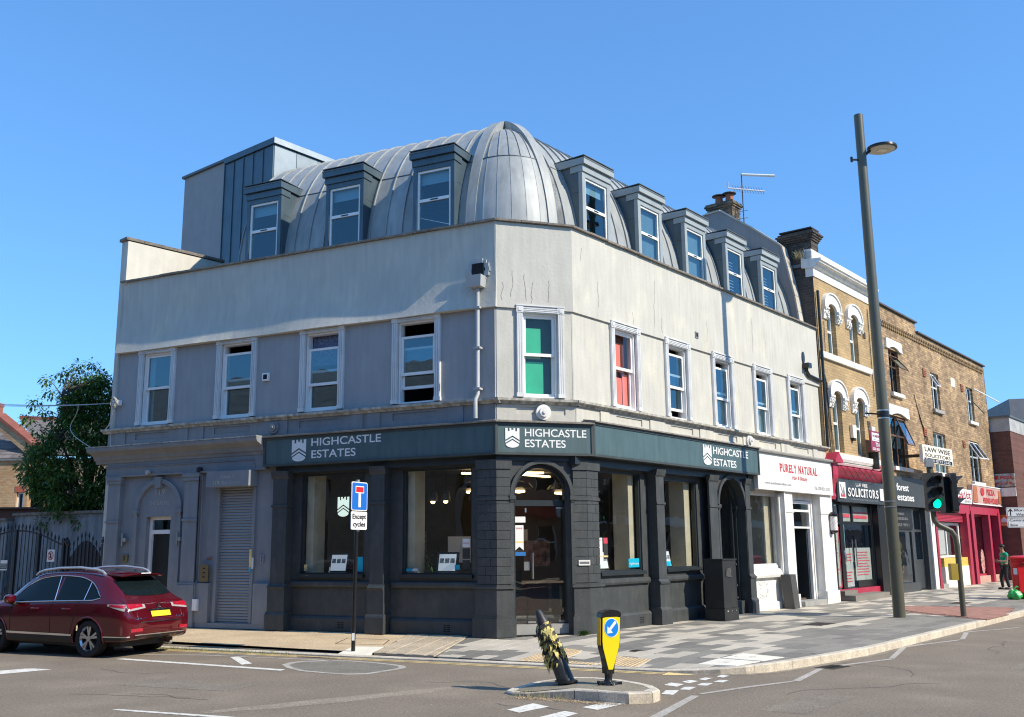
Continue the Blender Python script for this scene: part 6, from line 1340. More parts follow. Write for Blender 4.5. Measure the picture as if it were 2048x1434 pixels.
tsign(FR, 17.45, 21.9, 2.86, 3.84, .12, m_char, T); text('forest', FR, 18.2, 3.38, .14, .24, 1.25, m_letter, T, bold=.02); text('estates', FR, 18.2, 3.05, .14, .24, 1.75, m_letter, T, bold=.02)
T = thing('hanging_plant', FR.p(19.3, -.5, .4), 'tall trailing pale plant in the dark estate agent window', 'plant'); mb = MB(); rp = random.Random(6)
for k in range(900):
    q = FR.p(18.8+rp.gauss(.5, .28), -.45+rp.uniform(-.1, .1), .5+rp.random()**.6*1.15); t = V(rp.uniform(-.4, .4), rp.uniform(-.4, .4), -1).normalized()*.07; s_ = t.cross(V(.3, 1, 0)).normalized()*.013; mb.add([q-t, q+s_, q+t, q-s_], [(0, 1, 2, 3)])
mb.obj('foliage', mat('pale_trailing_leaf', (.42, .44, .20), .6, bump=0, var=.4), T, kind='stuff'); sk(T, 'pot', m_stone, lambda mb: mb.lathe(FR.p(19.3, -.45, .35), [(.1, 0), (.15, .2), (.12, .2)], 12))
# peeling white pilaster
sk(s2, 'white_pilaster', m_whitep, lambda mb: (mb.box(FR, 21.92, 22.35, -.2, .05, 0, 3.0), mb.tube([FR.p(22.15, .1, 2.9), FR.p(22.15, .1, 2.3)], .07, 8)))
# crimson shop with half-raised shutter
s3 = shopthing('grocer_shopfront', 22.4, 27.2, 'crimson shopfront with half raised shutter over yellow-topped white counter')
sk(s3, 'post', m_redp, lambda mb: (mb.box(FR, 22.4, 22.62, -.2, .08, 0, 2.8), mb.box(FR, 26.5, 26.85, -.2, .1, 0, 2.8)))
sk(s3, 'fascia_board', m_redp, lambda mb: mb.box(FR, 22.4, 27.2, -.2, .06, 2.76, 3.15))
sh3 = sk(s3, 'roller_shutter', m_redp, lambda mb: mb.box(FR, 22.62, 26.5, -.2, -.05, 2.68, 2.76)); 
for k in range(5): sk(sh3, 'shutter_slat', m_redp, lambda mb: mb.profile(FR, [(-.08, 2.42+k*.053), (-.05, 2.43+k*.053), (-.045, 2.45+k*.053), (-.06, 2.47+k*.053), (-.08, 2.47+k*.053)], 22.62, 26.5))
f3 = sk(s3, 'shop_frame', m_white, lambda mb: [mb.box(FR, *x, -.28, -.22, *y) for x, y in (((22.7, 22.8), (.3, 2.4)), ((23.35, 23.5), (1.08, 2.4)), ((24.6, 24.7), (1.08, 2.4)), ((26.3, 26.45), (.3, 2.4)), ((23.5, 26.3), (1.08, 1.16)), ((22.8, 26.3), (2.3, 2.4)))])
quadpane(FR, 23.5, 26.3, -.25, 1.16, 2.3, f3); sk(f3, 'paper_notice', m_paper, lambda mb: mb.box(FR, 23.55, 24.55, -.27, -.26, 1.2, 2.1))
sk(s3, 'counter_front', m_cover, lambda mb: mb.box(FR, 23.3, 26.5, -.2, .02, 0, .75)); sk(s3, 'yellow_panel', mat('yellow_food_print', (.66, .47, .09), .6, var=.35, sc=16, bump=0), lambda mb: mb.box(FR, 23.3, 26.5, -.2, .0, .75, 1.07)); sk(s3, 'step', m_stone, lambda mb: mb.box(FR, 22.62, 23.3, -.3, .1, 0, .16))
sk(s3, 'dark_doorway', m_roomd, lambda mb: mb.box(FR, 22.62, 27.0, -2.5, -2.45, 0, 3)); sk(s3, 'end_wall', m_greyp, lambda mb: mb.box(FR, 22.3, 22.36, -2.5, -.2, 0, 3))
T = thing('fascia_sign', FR.p(25.5, .12, 3.15), 'white sign with red foreign characters and letters above the grocer', 'sign')
tsign(FR, 23.6, 27.4, 3.16, 3.72, .12, m_paper, T)
mb = MB(); rp = random.Random(9)
for k in range(6):
    u = 25.2+k*.34
    for j in range(7): a, b = rp.uniform(0, .2), rp.uniform(0, .24); mb.box(FR, u+a, u+a+(.2 if j % 2 else .03), .148, .152, 3.42+b*.8-.08, 3.42+b*.8+(.03 if j % 2 else .12)-.08)
mb.obj('painted_character', m_redtxt, T); text('CAFE', FR, 23.8, 3.3, .15, .2, 1.2, m_redtxt, T); text('020 8555', FR, 26.3, 3.22, .15, .08, .9, m_blacktxt, T)
# kebab house
s4 = shopthing('kebab_shopfront', 27.2, 31.9, 'crimson kebab shopfront with leafy plant crowding its window')
sk(s4, 'post', m_redp, lambda mb: (mb.box(FR, 27.2, 27.62, -.2, .1, 0, 2.9), mb.box(FR, 29.9, 30.2, -.2, .08, 0, 2.8), mb.box(FR, 31.5, 31.8, -.2, .1, 0, 2.9)))
sk(s4, 'fascia_board', m_redp, lambda mb: mb.box(FR, 27.2, 31.9, -.2, .07, 2.78, 3.2)); sk(s4, 'stall_riser', mat('pink_riser', (.55, .33, .26), .7), lambda mb: mb.box(FR, 27.6, 31.6, -.25, -.05, 0, .28))
f4 = sk(s4, 'shop_frame', m_redp, lambda mb: [mb.box(FR, *x, -.25, -.19, *y) for x, y in (((27.62, 29.9), (.28, .36)), ((27.62, 29.9), (2.7, 2.78)), ((30.2, 30.3), (.1, 2.78)))]); quadpane(FR, 27.62, 29.9, -.22, .36, 2.7, f4); sk(s4, 'dark_doorway', m_roomd, lambda mb: mb.box(FR, 27.3, 31.8, -2.6, -2.55, 0, 3)); sk(s4, 'red_door', m_redp, lambda mb: mb.box(FR, 30.3, 30.38, -1.3, -.2, 0, 2.5))
for u in (27.95, 29.5): sk(s4, 'food_print', mat('food_print', (.5, .25, .22), .6, var=.9, sc=12, bump=0), lambda mb: mb.disc(FR, u, -.205, -.2, .85, .5, 20, .3))
T = thing('window_plant', FR.p(28.8, -.5, .4), 'big leafy green plant in the crimson kebab window', 'plant'); mb = MB()
for k in range(230):
    q = FR.p(28.75+rp.gauss(0, .42), -.5+rp.uniform(-.2, .15), 1.0+rp.random()*1.45); t = V(rp.uniform(-1, 1), rp.uniform(-1, 1), rp.uniform(-.6, .9)).normalized()*.17; s_ = t.cross(V(.2, .3, 1)).normalized()*.055; mb.add([q-t, q+s_, q+t, q-s_], [(0, 1, 2, 3)])
mb.obj('foliage', mat('broad_plant_leaf', (.13, .28, .08), .5, bump=0, var=.5), T, kind='stuff'); sk(T, 'pot', mat('wooden_planter', (.16, .09, .05), .7), lambda mb: mb.box(FR, 28.5, 29.1, -.7, -.35, .3, .95))
T = thing('fascia_sign', FR.p(30, .15, 3.2), 'faded red and white kebab house sign with round emblem', 'sign')
tsign(FR, 27.4, 32.2, 3.2, 3.96, .16, mat('faded_pink_sign', (.55, .36, .31), .5, var=.2, sc=3), T); sk(T, 'sign_frame', m_paper, lambda mb: (mb.box(FR, 27.38, 32.22, .16, .19, 3.17, 3.21), mb.box(FR, 27.38, 32.22, .18, .21, 3.94, 3.98)))
text('KEBAB HOUSE', FR, 29.0, 3.27, .185, .22, 2.4, m_redtxt, T, bold=.03); text('PIZZA', FR, 29.6, 3.62, .19, .24, 1.3, m_redtxt, T, bold=.03); sk(T, 'emblem', m_redtxt, lambda mb: mb.disc(FR, 28.9, .185, .2, 3.72, .17, 20, .28)); sk(T, 'kebab_picture', mat('kebab_print', (.45, .15, .06), .5, var=.6, sc=20), lambda mb: (mb.box(FR, 27.5, 28.1, .18, .195, 3.25, 3.9), mb.box(FR, 31.5, 31.9, .18, .195, 3.3, 3.85)))
# projecting boards
T = thing('to_let_board', FR.p(15.5, .05, 4.4), 'maroon and white TO LET board half hidden by the lamp column', 'sign')
FP = Frame(FR.p(15.5, .32, 0).xy, THR, -1)
sk(T, 'board', m_maroon, lambda mb: mb.box(FP, 0, 1.35, 0, .03, 4.50, 5.14)); sk(T, 'white_panel', m_paper, lambda mb: mb.box(FP, .1, 1.25, .03, .034, 4.82, 5.08)); text('HOMEFINDERS', FP, .16, 4.94, .034, .085, 1.0, m_maroon, T, bold=.02); text('www.home.co.uk', FP, .2, 4.85, .034, .045, .9, m_greytxt, T)
text('TO LET', FP, .38, 4.66, .03, .12, .62, m_letter, T, bold=.03); text('020 8552 1122', FP, .1, 4.53, .03, .08, 1.15, m_letter, T, bold=.02); sk(T, 'post', m_black, lambda mb: mb.box(FP, .62, .70, -.3, 0, 3.95, 4.5))
T = thing('projecting_sign', FR.p(21.0, .0, 4.3), 'white LAW WISE SOLICITORS board fixed high above the traffic light', 'sign')
FP2 = Frame(FR.p(18.95, .75, 0).xy, THR-.05, -1)
sk(T, 'board', m_cover, lambda mb: mb.box(FP2, 0, 2.95, 0, .12, 4.32, 4.92)); text('LAW WISE', FP2, .2, 4.70, .12, .16, 2.5, m_blacktxt, T, bold=.02); text('SOLICITORS', FP2, .2, 4.52, .12, .12, 2.5, m_blacktxt, T, bold=.02); sk(T, 'black_strip', m_black, lambda mb: mb.box(FP2, .1, 2.85, .12, .124, 4.34, 4.48)); text('T: 020 8773 2240', FP2, .22, 4.365, .125, .09, 2.4, m_letter, T); sk(T, 'bracket', m_black, lambda mb: mb.box(FP2, 0.1, .2, -.7, 0, 4.5, 4.6))
# barber pole on the white pier
T = thing('barber_pole', FR.p(12.25, .25, 1.95), 'red and white striped barber pole on the white pier', 'barber pole'); bc = FR.p(12.25, .22, 0)
sk(T, 'cylinder', m_paper, lambda mb: mb.lathe(bc+V(0, 0, 2.0), [(.105, 0), (.105, .40)], 18), smooth=40)
mb = MB()
for k in range(3):
    for j in range(10):
        a0 = k*math.pi*2/3+j*.40; z = 2.0+j*.04; vs = [bc+V(math.cos(a)*.111, math.sin(a)*.111, zz) for a, zz in ((a0, z), (a0+.9, z), (a0+1.30, z+.04), (a0+.40, z+.04))]; mb.add(vs, [(0, 1, 2, 3)])
mb.obj('red_stripe', mat('orange_red_stripe', (.62, .13, .06), .5, bump=0), T)
sk(T, 'cap', m_black, lambda mb: (mb.lathe(bc+V(0, 0, 2.40), [(.125, 0), (.13, .05), (.09, .10), (.02, .13)], 18), mb.lathe(bc+V(0, 0, 1.93), [(.06, 0), (.12, .03), (.125, .07)], 18)), smooth=40); sk(T, 'bracket', m_iron, lambda mb: (mb.box(FR, 12.23, 12.27, .0, .2, 1.9, 1.96), mb.box(FR, 12.23, 12.27, 0, .2, 2.42, 2.46)))
mb = MB(); rv_ = random.Random(4)
for k in range(260):
    q = FR.p(12.35+rv_.gauss(0, .09), .05+rv_.random()*.05, .1+rv_.random()**1.5*.95); t = V(rv_.uniform(-1, 1), rv_.uniform(-1, 1), rv_.uniform(-1, 1)).normalized()*.03; s_ = t.cross(V(.3, .5, 1)).normalized()*.02; mb.add([q-t, q+s_, q+t, q-s_], [(0, 1, 2, 3)])
tag(mb.obj('wall_weed', mat('weed_leaf', (.14, .18, .05), .8, bump=0, var=.3)), 'thin green weed climbing the foot of the white pier', 'plant', kind='stuff')
mb = MB()
for k in range(140):
    q = FR.p(-.1+rv_.gauss(0, .07), .14+rv_.random()*.06, rv_.random()*.07); t = V(rv_.uniform(-1, 1), rv_.uniform(-1, 1), rv_.uniform(0, 1)).normalized()*.04; s_ = t.cross(V(.3, .5, 1)).normalized()*.012; mb.add([q-t, q+s_, q+t, q-s_], [(0, 1, 2, 3)])
tag(mb.obj('pavement_weed', mat('weed_leaf_green', (.08, .16, .03), .8, bump=0, var=.3)), 'small green weed at the foot of the right-hand door pier', 'plant', kind='stuff')
# ================================================================ beyond: dark brick building, office block
T = thing('dark_brick_building', FR.p(34, 0, 0), 'dark red brick building end with white painted parapet beyond the yellow houses', 'building')
sk(T, 'wall', m_brdk, lambda mb: mb.box(FR, 32.1, 44, -7, .80, 0, 6.5)); sk(T, 'parapet', mat('dirty_white_paint', (.42, .42, .41), .8, var=.15, dirt=(.25, .24, .22)), lambda mb: mb.box(FR, 32.08, 44, -7, .82, 6.5, 7.12)); sk(T, 'coping', m_lead, lambda mb: mb.box(FR, 32.0, 44, -7, .88, 7.12, 7.2))
FE_ = Frame(FR.p(32.1, 0, 0).xy, THR-math.pi/2, -1)          # the end wall, u runs towards the road
if FE_.n.dot(FR.d) > 0: FE_.n = -FE_.n
FE_.right = FE_.d if (-FE_.n).cross(Vector((0, 0, 1))).dot(FE_.d) > 0 else -FE_.d; FE_.rs = 1 if FE_.right == FE_.d else -1
T2 = thing('pizza_sign', FE_.p(.3, .05, 4.0), 'blue and yellow printed PIZZA sign on the dark brick end wall', 'sign'); sk(T2, 'board', mat('pizza_print', (.30, .33, .36), .5, var=.7, sc=8, dirt=(.5, .3, .08), dsc=2.2, damt=1), lambda mb: mb.box(FE_, -.16, .80, .0, .06, 4.05, 4.62)); text('PIZZA', FE_, .22, 4.38, .062, .14, .5, m_redtxt, T2, bold=.03); text('KEBAB HOUSE', FE_, -.05, 4.15, .062, .10, .75, m_redtxt, T2, bold=.02); sk(T2, 'emblem', m_redtxt, lambda mb: mb.disc(FE_, .05, .06, .066, 4.45, .09, 16))
T2 = thing('faded_sign', FE_.p(.4, .05, 3.6), 'blank pale weathered sign panel below the pizza sign', 'sign'); sk(T2, 'board', m_whitep, lambda mb: mb.box(FE_, .02, .80, 0, .05, 3.62, 4.0))
T2 = thing('orange_sign', FE_.p(.4, .05, 2.4), 'small square orange sign with white house mark on dark brick', 'sign'); sk(T2, 'board', mat('orange_print', (.75, .16, .03), .5, bump=0), lambda mb: mb.box(FE_, -.02, .42, .0, .05, 2.33, 2.83)); sk(T2, 'house_mark', m_letter, lambda mb: mb.fprism(FE_, [(.08, 2.5), (.32, 2.5), (.32, 2.62), (.20, 2.74), (.08, 2.62)], .05, .054)); text('JUST EAT', FE_, .04, 2.38, .052, .06, .32, m_letter, T2)
T = thing('office_block', (40, 75, 0), 'distant brown office block with bands of grey windows', 'building'); FO = Frame((34, 66), R_(-12), -1)
sk(T, 'wall', mat('brown_cladding', (.10, .065, .06), .7), lambda mb: mb.box(FO, 0, 26, -12, 0, 0, 9.3)); sk(T, 'roof_edge', mat('grey_concrete', (.24, .23, .23), .8), lambda mb: mb.box(FO, -.2, 26.2, -12, .4, 9.3, 11.2))
for z in (7.0, 4.6, 2.4):
    for i in range(10): sk(T, 'window', mat('far_glass', (.10, .14, .16), .25, bump=0), lambda mb: mb.box(FO, .4+i*2.6, 2.7+i*2.6, 0, .06, z, z+1.15))
T = thing('site_hoarding', (30, 52, 0), 'pale blue-grey hoarding wall with circular blue sign behind the post box', 'hoarding'); FH = Frame((22.0, 44.5), R_(8), -1)
for i in range(6): sk(T, 'panel', mat('blue_grey_board', (.36, .40, .42), .6, rv=.05), lambda mb: mb.box(FH, i*1.52, i*1.52+1.5, -.05, 0, 0, 4.6))
sk(T, 'blue_disc', m_blue, lambda mb: mb.disc(FH, 1.4, 0, .02, 2.4, .4, 24)); sk(T, 'notice', m_paper, lambda mb: mb.box(FH, .6, 1.5, 0, .02, 1.0, 1.8))
sk(T, 'yellow_flowers', mat('yellow_bloom', (.5, .45, .05), .8), lambda mb: [mb.box(FH, x-.06, x+.06, -.1, .05, 4.62, 4.7+random.random()*.15) for x in [random.random()*8 for _ in range(60)]], kind='stuff')

# ================================================================ STREET FURNITURE
class SFrame(Frame):
    def __init__(s, o, th, outward, sc, zb): Frame.__init__(s, o, th, outward); s.s = sc; s.zb = zb
    def p(s, u, n, z): return s.o+s.d*u*s.s+s.n*n*s.s+V(0, 0, s.zb+z*s.s)
def part(root, name, m, fn, smooth=None, kind=None): mb = MB(); fn(mb); return mb.obj(name, m, root, smooth=smooth, kind=kind)
# --- lamp column
LP = V(8.56, 22.40, 0)
T = thing('street_lamp', LP, 'tall olive grey lamp column with small round lantern near its top', 'street lamp')
part(T, 'column', m_pole, lambda mb: mb.tube([LP+V(0, 0, -.3), LP+V(-.0, 0, 2.4)], .132, 24), 40)
part(T, 'column', m_pole, lambda mb: mb.tube([LP+V(0, 0, 2.4), LP+V(0, 0, 4.6), LP+V(0, 0, 11.95)], [.128, .125, .107], 24), 40)
part(T, 'steel_band', m_steel, lambda mb: [mb.tube([LP+V(0, 0, z), LP+V(0, 0, z+.03)], .136, 24) for z in (2.42, 2.54)], 40)
part(T, 'steel_band', m_steel, lambda mb: [mb.tube([LP+V(0, 0, z), LP+V(0, 0, z+.03)], .131, 24) for z in (4.44, 4.62)], 40)
part(T, 'banner_clamp', m_black, lambda mb: (mb.tube([LP+V(0, 0, 4.48), LP+V(0, 0, 4.61)], .136, 20), mb.tube([LP+V(-.1, -.1, 4.54), LP+V(-.45, -.12, 4.56)], .02, 6)))
ldir = FR.n*.15+V(1, .05, 0); ldir.z = 0; ldir.normalize()
lc = LP+ldir*.50+V(0, 0, 11.05)
part(T, 'lantern_arm', m_black, lambda mb: mb.tube([LP+V(0, 0, 10.86), LP+ldir*.22+V(0, 0, 11.02)], [.05, .03], 8))
tilt = Matrix.Rotation(R_(0), 3, 'X')
part(T, 'lantern', m_black, lambda mb: mb.lathe(lc, [(.02, .10), (.25, .09), (.35, .05), (.355, .0), (.32, -.012)][::-1], 32), 30)
part(T, 'lantern_glass', mat('lantern_diffuser', (.52, .49, .40), .4, bump=0), lambda mb: mb.lathe(lc, [(.31, -.014), (.29, -.03), (.02, -.035)], 32), 30)
part(T, 'lantern_module', m_cover, lambda mb: mb.box(Frame(lc.xy, .2, 1), -.10, .12, -.08, .08, lc.z-.042, lc.z-.036))
part(T, 'stub_arm', m_black, lambda mb: (mb.tube([LP+V(-.08, -.02, 10.78), LP+V(-.28, -.08, 10.76)], .025, 6), mb.tube([LP+V(-.28, -.08, 10.70), LP+V(-.28, -.08, 10.83)], .03, 6)))
# --- no through road sign
SP = V(-2.71, 16.98, zp(-2.71, 16.98))
T = thing('road_sign', SP, 'blue and red no through road sign above Except cycles plate on a black pole', 'road sign')
part(T, 'pole', m_black, lambda mb: mb.tube([SP+V(0, 0, -.1), SP+V(0.02, 0, 2.83)], .035, 14), 40)
FS_ = Frame((SP+V(.045, -.02, 0)).xy, R_(-24)-math.pi/2, -1)
FS_ = Frame((SP.x+.05, SP.y-.02), R_(-26)+math.pi/2, -1)
if FS_.n.x < 0: FS_.n = -FS_.n
FS_.right = FS_.d if (-FS_.n).cross(Vector((0, 0, 1))).dot(FS_.d) > 0 else -FS_.d; FS_.rs = 1 if FS_.right.dot(FS_.d) > 0 else -1
m_sblue = mat('sign_blue', (.015, .15, .55), .4, bump=0, var=.02); m_sred = mat('sign_red', (.62, .02, .03), .4, bump=0, var=.02)
def rrect(F, u0, u1, z0, z1, r, n0, n1):
    pts = []
    for cx_, cz_, a0 in ((u1-r, z1-r, 0), (u0+r, z1-r, 90), (u0+r, z0+r, 180), (u1-r, z0+r, 270)):
        for k in range(5): a = R_(a0+k*22.5); pts.append((cx_+r*math.cos(a), cz_+r*math.sin(a)))
    b = MB(); b.fprism(F, pts, n0, n1); return b
W2 = .235
pl1 = rrect(FS_, -W2, W2, 2.25, 2.74, .04, 0, .012).obj('sign_plate', m_letter, T); rrect(FS_, -W2+.015, W2-.015, 2.265, 2.725, .03, .012, .014).obj('blue_field', m_sblue, pl1)
part(pl1, 'white_symbol', m_letter, lambda mb: (mb.box(FS_, -.035, .035, .014, .016, 2.31, 2.56), mb.box(FS_, -.125, .125, .014, .0155, 2.55, 2.67))); part(pl1, 'red_bar', m_sred, lambda mb: mb.box(FS_, -.11, .11, .0156, .018, 2.565, 2.655))
pl2 = rrect(FS_, -W2, W2, 1.93, 2.235, .03, 0, .012).obj('sign_plate', m_letter, T)
text('Except', FS_, FS_.rs*-.20, 2.115, .0135, .085, .40, m_blacktxt, pl2, bold=.02); text('cycles', FS_, FS_.rs*-.18, 1.985, .0135, .085, .36, m_blacktxt, pl2, bold=.02)
part(T, 'sign_clip', m_steel, lambda mb: mb.box(FS_, -.03, .03, -.05, .0, 1.90, 1.94)); part(T, 'pole_top', m_galv, lambda mb: mb.tube([SP+V(.02, 0, 2.74), SP+V(.02, 0, 2.86)], .036, 12)); part(T, 'torn_sticker', m_paper, lambda mb: mb.box(Frame(SP.xy, 0, -1), -.02, .025, .030, .036, .10, .22))
# --- leaning wrecked bollard
BP = V(.62, 12.33, 0); tip = V(.29, 12.42, .84); axd = (tip-BP).normalized()
T = thing('wrecked_bollard', BP, 'leaning battered bollard with shredded yellow and black skin', 'bollard')
part(T, 'stump', mat('scuffed_black_plastic', (.02, .025, .03), .4, var=.5, sc=14, dirt=(.14, .15, .14), dsc=9, damt=.5), lambda mb: mb.tube([BP-axd*.01, BP+axd*.33], [.105, .095], 20), 40)
part(T, 'base_plate', m_black, lambda mb: mb.lathe(BP, [(.14, 0), (.14, .02), (.10, .03)], 16))
part(T, 'core', m_black, lambda mb: mb.tube([BP+axd*.33, BP+axd*.55, BP+axd*.70], [.085, .075, .07], 16), 40)
part(T, 'top_cone', mat('scuffed_black_rubber', (.03, .03, .032), .5, var=.5, sc=12), lambda mb: mb.tube([BP+axd*.66, BP+axd*.72, BP+axd*.80, BP+axd*.88, BP+axd*.905], [.082, .080, .06, .042, .03], 18), 40)
m_shy = mat('torn_yellow_skin', (.58, .50, .16), .7, var=.35, sc=14, bump=.4, bs=20, dirt=(.05, .045, .03), dsc=13, damt=.9); m_shk = mat('torn_black_skin', (.03, .028, .022), .7, var=.4)
rb_ = random.Random(21); side = axd.orthogonal().normalized(); s2_ = axd.cross(side)
for nm, m, N_ in (('torn_skin', m_shy, 260), ('torn_skin', m_shk, 190)):
    mb = MB()
    for k in range(N_):
        a = rb_.random()*6.283; h = .24+rb_.random()**.8*.50; r = .088-.02*(h-.3)+rb_.uniform(-.004, .014)+.025*math.sin(a*2+h*9); o_ = side*math.cos(a)+s2_*math.sin(a); q = BP+axd*h+o_*r; t = s2_*math.cos(a)-side*math.sin(a)
        l = rb_.uniform(.04, .13); w_ = rb_.uniform(.012, .045); dn = V(0, 0, -1)*l+o_*rb_.uniform(-.01, .045)
        vs = [q-t*w_, q+t*w_, q+t*w_*.8+dn*.5+o_*.008, q-t*w_*.7+dn*.5+o_*.012, q+dn+t*rb_.uniform(-.02, .02)]; mb.add(vs, [(0, 1, 2, 3), (3, 2, 4)])
    mb.obj(nm, m, T)
# --- keep left bollard
AP = V(1.11, 12.12, 0); FA = Frame(AP.xy, R_(24), -1)               # faces the camera, turned a little
T = thing('keep_left_bollard', AP, 'yellow keep left bollard with blue arrow disc on black base', 'bollard')
lean = .035
def ay(w_, z): return w_
outline = lambda k: [(-.05*k, .12), (-.055*k, .2), (-.075*k, .30), (-.115*k, .42), (-.125*k, .5), (-.125*k, .78), (.125*k, .78), (.125*k, .5), (.115*k, .42), (.075*k, .30), (.055*k, .2), (.05*k, .12)]
sh_ = lambda pts: [(u+z*.045+.0, z) for u, z in pts]
mblk = mat('black_bollard_plastic', (.015, .015, .016), .25, bump=0)
part(T, 'body', mblk, lambda mb: mb.fprism(FA, sh_(outline(1.0)), -.07, .045)); part(T, 'cap', mblk, lambda mb: mb.fprism(FA, sh_([(-.135, .775), (.135, .775), (.13, .815), (.09, .845), (0, .86), (-.09, .845), (-.13, .815)]), -.075, .055), 40)
part(T, 'yellow_face', mat('bollard_yellow', (.86, .66, .01), .35, bump=0, var=.04), lambda mb: mb.fprism(FA, sh_([(-.028, .17), (-.045, .22), (-.106, .42), (-.117, .5), (-.118, .765), (0, .785), (.118, .765), (.117, .5), (.106, .42), (.045, .22), (.028, .17)]), .045, .052))
part(T, 'yellow_side', mat('bollard_amber', (.72, .42, .02), .4, bump=0), lambda mb: mb.prism([FA.p(-.1335+z*.045, n, z) for z, n in ((.45, -.05), (.45, .035), (.77, .035), (.77, -.05))], FA.d*-.004))
dsc_ = part(T, 'arrow_disc', m_letter, lambda mb: mb.disc(FA, .03, .052, .056, .65, .112, 28, .100)); part(dsc_, 'blue_field', mat('arrow_blue', (.0, .22, .72), .4, bump=0, var=.02), lambda mb: mb.disc(FA, .03, .056, .058, .65, .104, 28, .093))
ar = [(.055, .075), (.075, .055), (-.012, -.03), (.018, -.06), (-.06, -.065), (-.058, .012), (-.033, -.010)]
ar = [(x*1.0, z*1.05) for x, z in [(.045, .078), (.068, .052), (-.012, -.028), (.016, -.055), (-.062, -.062), (-.056, .018), (-.033, -.005)]]
part(dsc_, 'arrow', m_letter, lambda mb: mb.fprism(FA, [(.03+x, .65+z) for x, z in ar], .058, .06))
part(T, 'stem', mblk, lambda mb: mb.tube([AP+V(0, 0, 0), AP+V(0, 0, .05), AP+V(.005, 0, .14)], [.08, .045, .05], 14), 40)
part(T, 'bolted_foot', m_black, lambda mb: (mb.lathe(AP, [(.11, 0), (.10, .025), (.06, .035)], 14), [mb.tube([AP+V(math.cos(a)*.07, math.sin(a)*.07, .0), AP+V(math.cos(a)*.16, math.sin(a)*.12, .015)], .018, 5) for a in (0, 1.3, 2.5, 3.8, 5)]))
# litter and dry grass at the island foot
mb = MB(); rg = random.Random(31); lt_ = MB()
for k in range(900):
    t = rg.random(); c = Vector((.0, 12.0)).lerp(Vector((1.15, 11.38)), t)+Vector((rg.gauss(0, .07), rg.gauss(-.05, .055))); z = RZ+.004+rg.random()*.006; a = rg.random()*3.14; s_ = rg.uniform(.005, .014); d = Vector((math.cos(a), math.sin(a)))*s_; e = Vector((-d.y, d.x))*.6
    lt_.add([V(*(c-d), z), V(*(c+e), z+.004), V(*(c+d), z+.002), V(*(c-e), z)], [(0, 1, 2, 3)])
tag(lt_.obj('leaf_litter', mat('dry_litter', (.42, .31, .19), .9, bump=0, var=.5, sc=60), None), 'dry leaf litter along the foot of the traffic island', 'litter', kind='stuff')
for k in range(110):
    t = rg.random()**1.5*.6; c = Vector((.05, 12.03)).lerp(Vector((1.0, 11.5)), t)+Vector((rg.gauss(0, .03), rg.gauss(0, .03))); h = rg.uniform(.03, .13); l = V(rg.uniform(-.06, .06), rg.uniform(-.05, .05), h); q = V(*c, RZ); mb.add([q-V(.003, 0, 0), q+V(.003, 0, 0), q+l], [(0, 1, 2)])
tag(mb.obj('grass', mat('straw_grass', (.36, .32, .16), .9, bump=0, var=.3)), 'thin dry grass sprouting against the traffic island kerb', 'grass', kind='stuff')
mb = MB()
for k in range(420):
    t = rg.random(); q2 = KL0+KLd*lerp(.9, 4.3, t)-NL*(.03+abs(rg.gauss(0, .05))); z = RZ+.004; a = rg.random()*3.14; s_ = rg.uniform(.006, .016); d = Vector((math.cos(a), math.sin(a)))*s_; e = Vector((-d.y, d.x))*.6; c = q2.xy
    mb.add([V(*(c-d), z), V(*(c+e), z+.006), V(*(c+d), z+.002), V(*(c-e), z)], [(0, 1, 2, 3)])
tag(mb.obj('gutter_litter', mat('gutter_leaf', (.33, .28, .11), .9, bump=0, var=.5, sc=60)), 'fallen leaves in the gutter beside the car', 'litter', kind='stuff')
mb = MB()
for k in range(260):
    q2 = KL0+KLd*lerp(1.2, 4.4, rg.random())-NL*rg.uniform(.0, .06); h = rg.uniform(.02, .08); q = V(*q2.xy, RZ); mb.add([q-V(.004, 0, 0), q+V(.004, 0, 0), q+V(rg.uniform(-.05, .05), rg.uniform(-.04, .04), h)], [(0, 1, 2)])
tag(mb.obj('gutter_grass', mat('gutter_weed', (.22, .26, .07), .9, bump=0)), 'small weeds growing from the gutter beside the car', 'grass', kind='stuff')
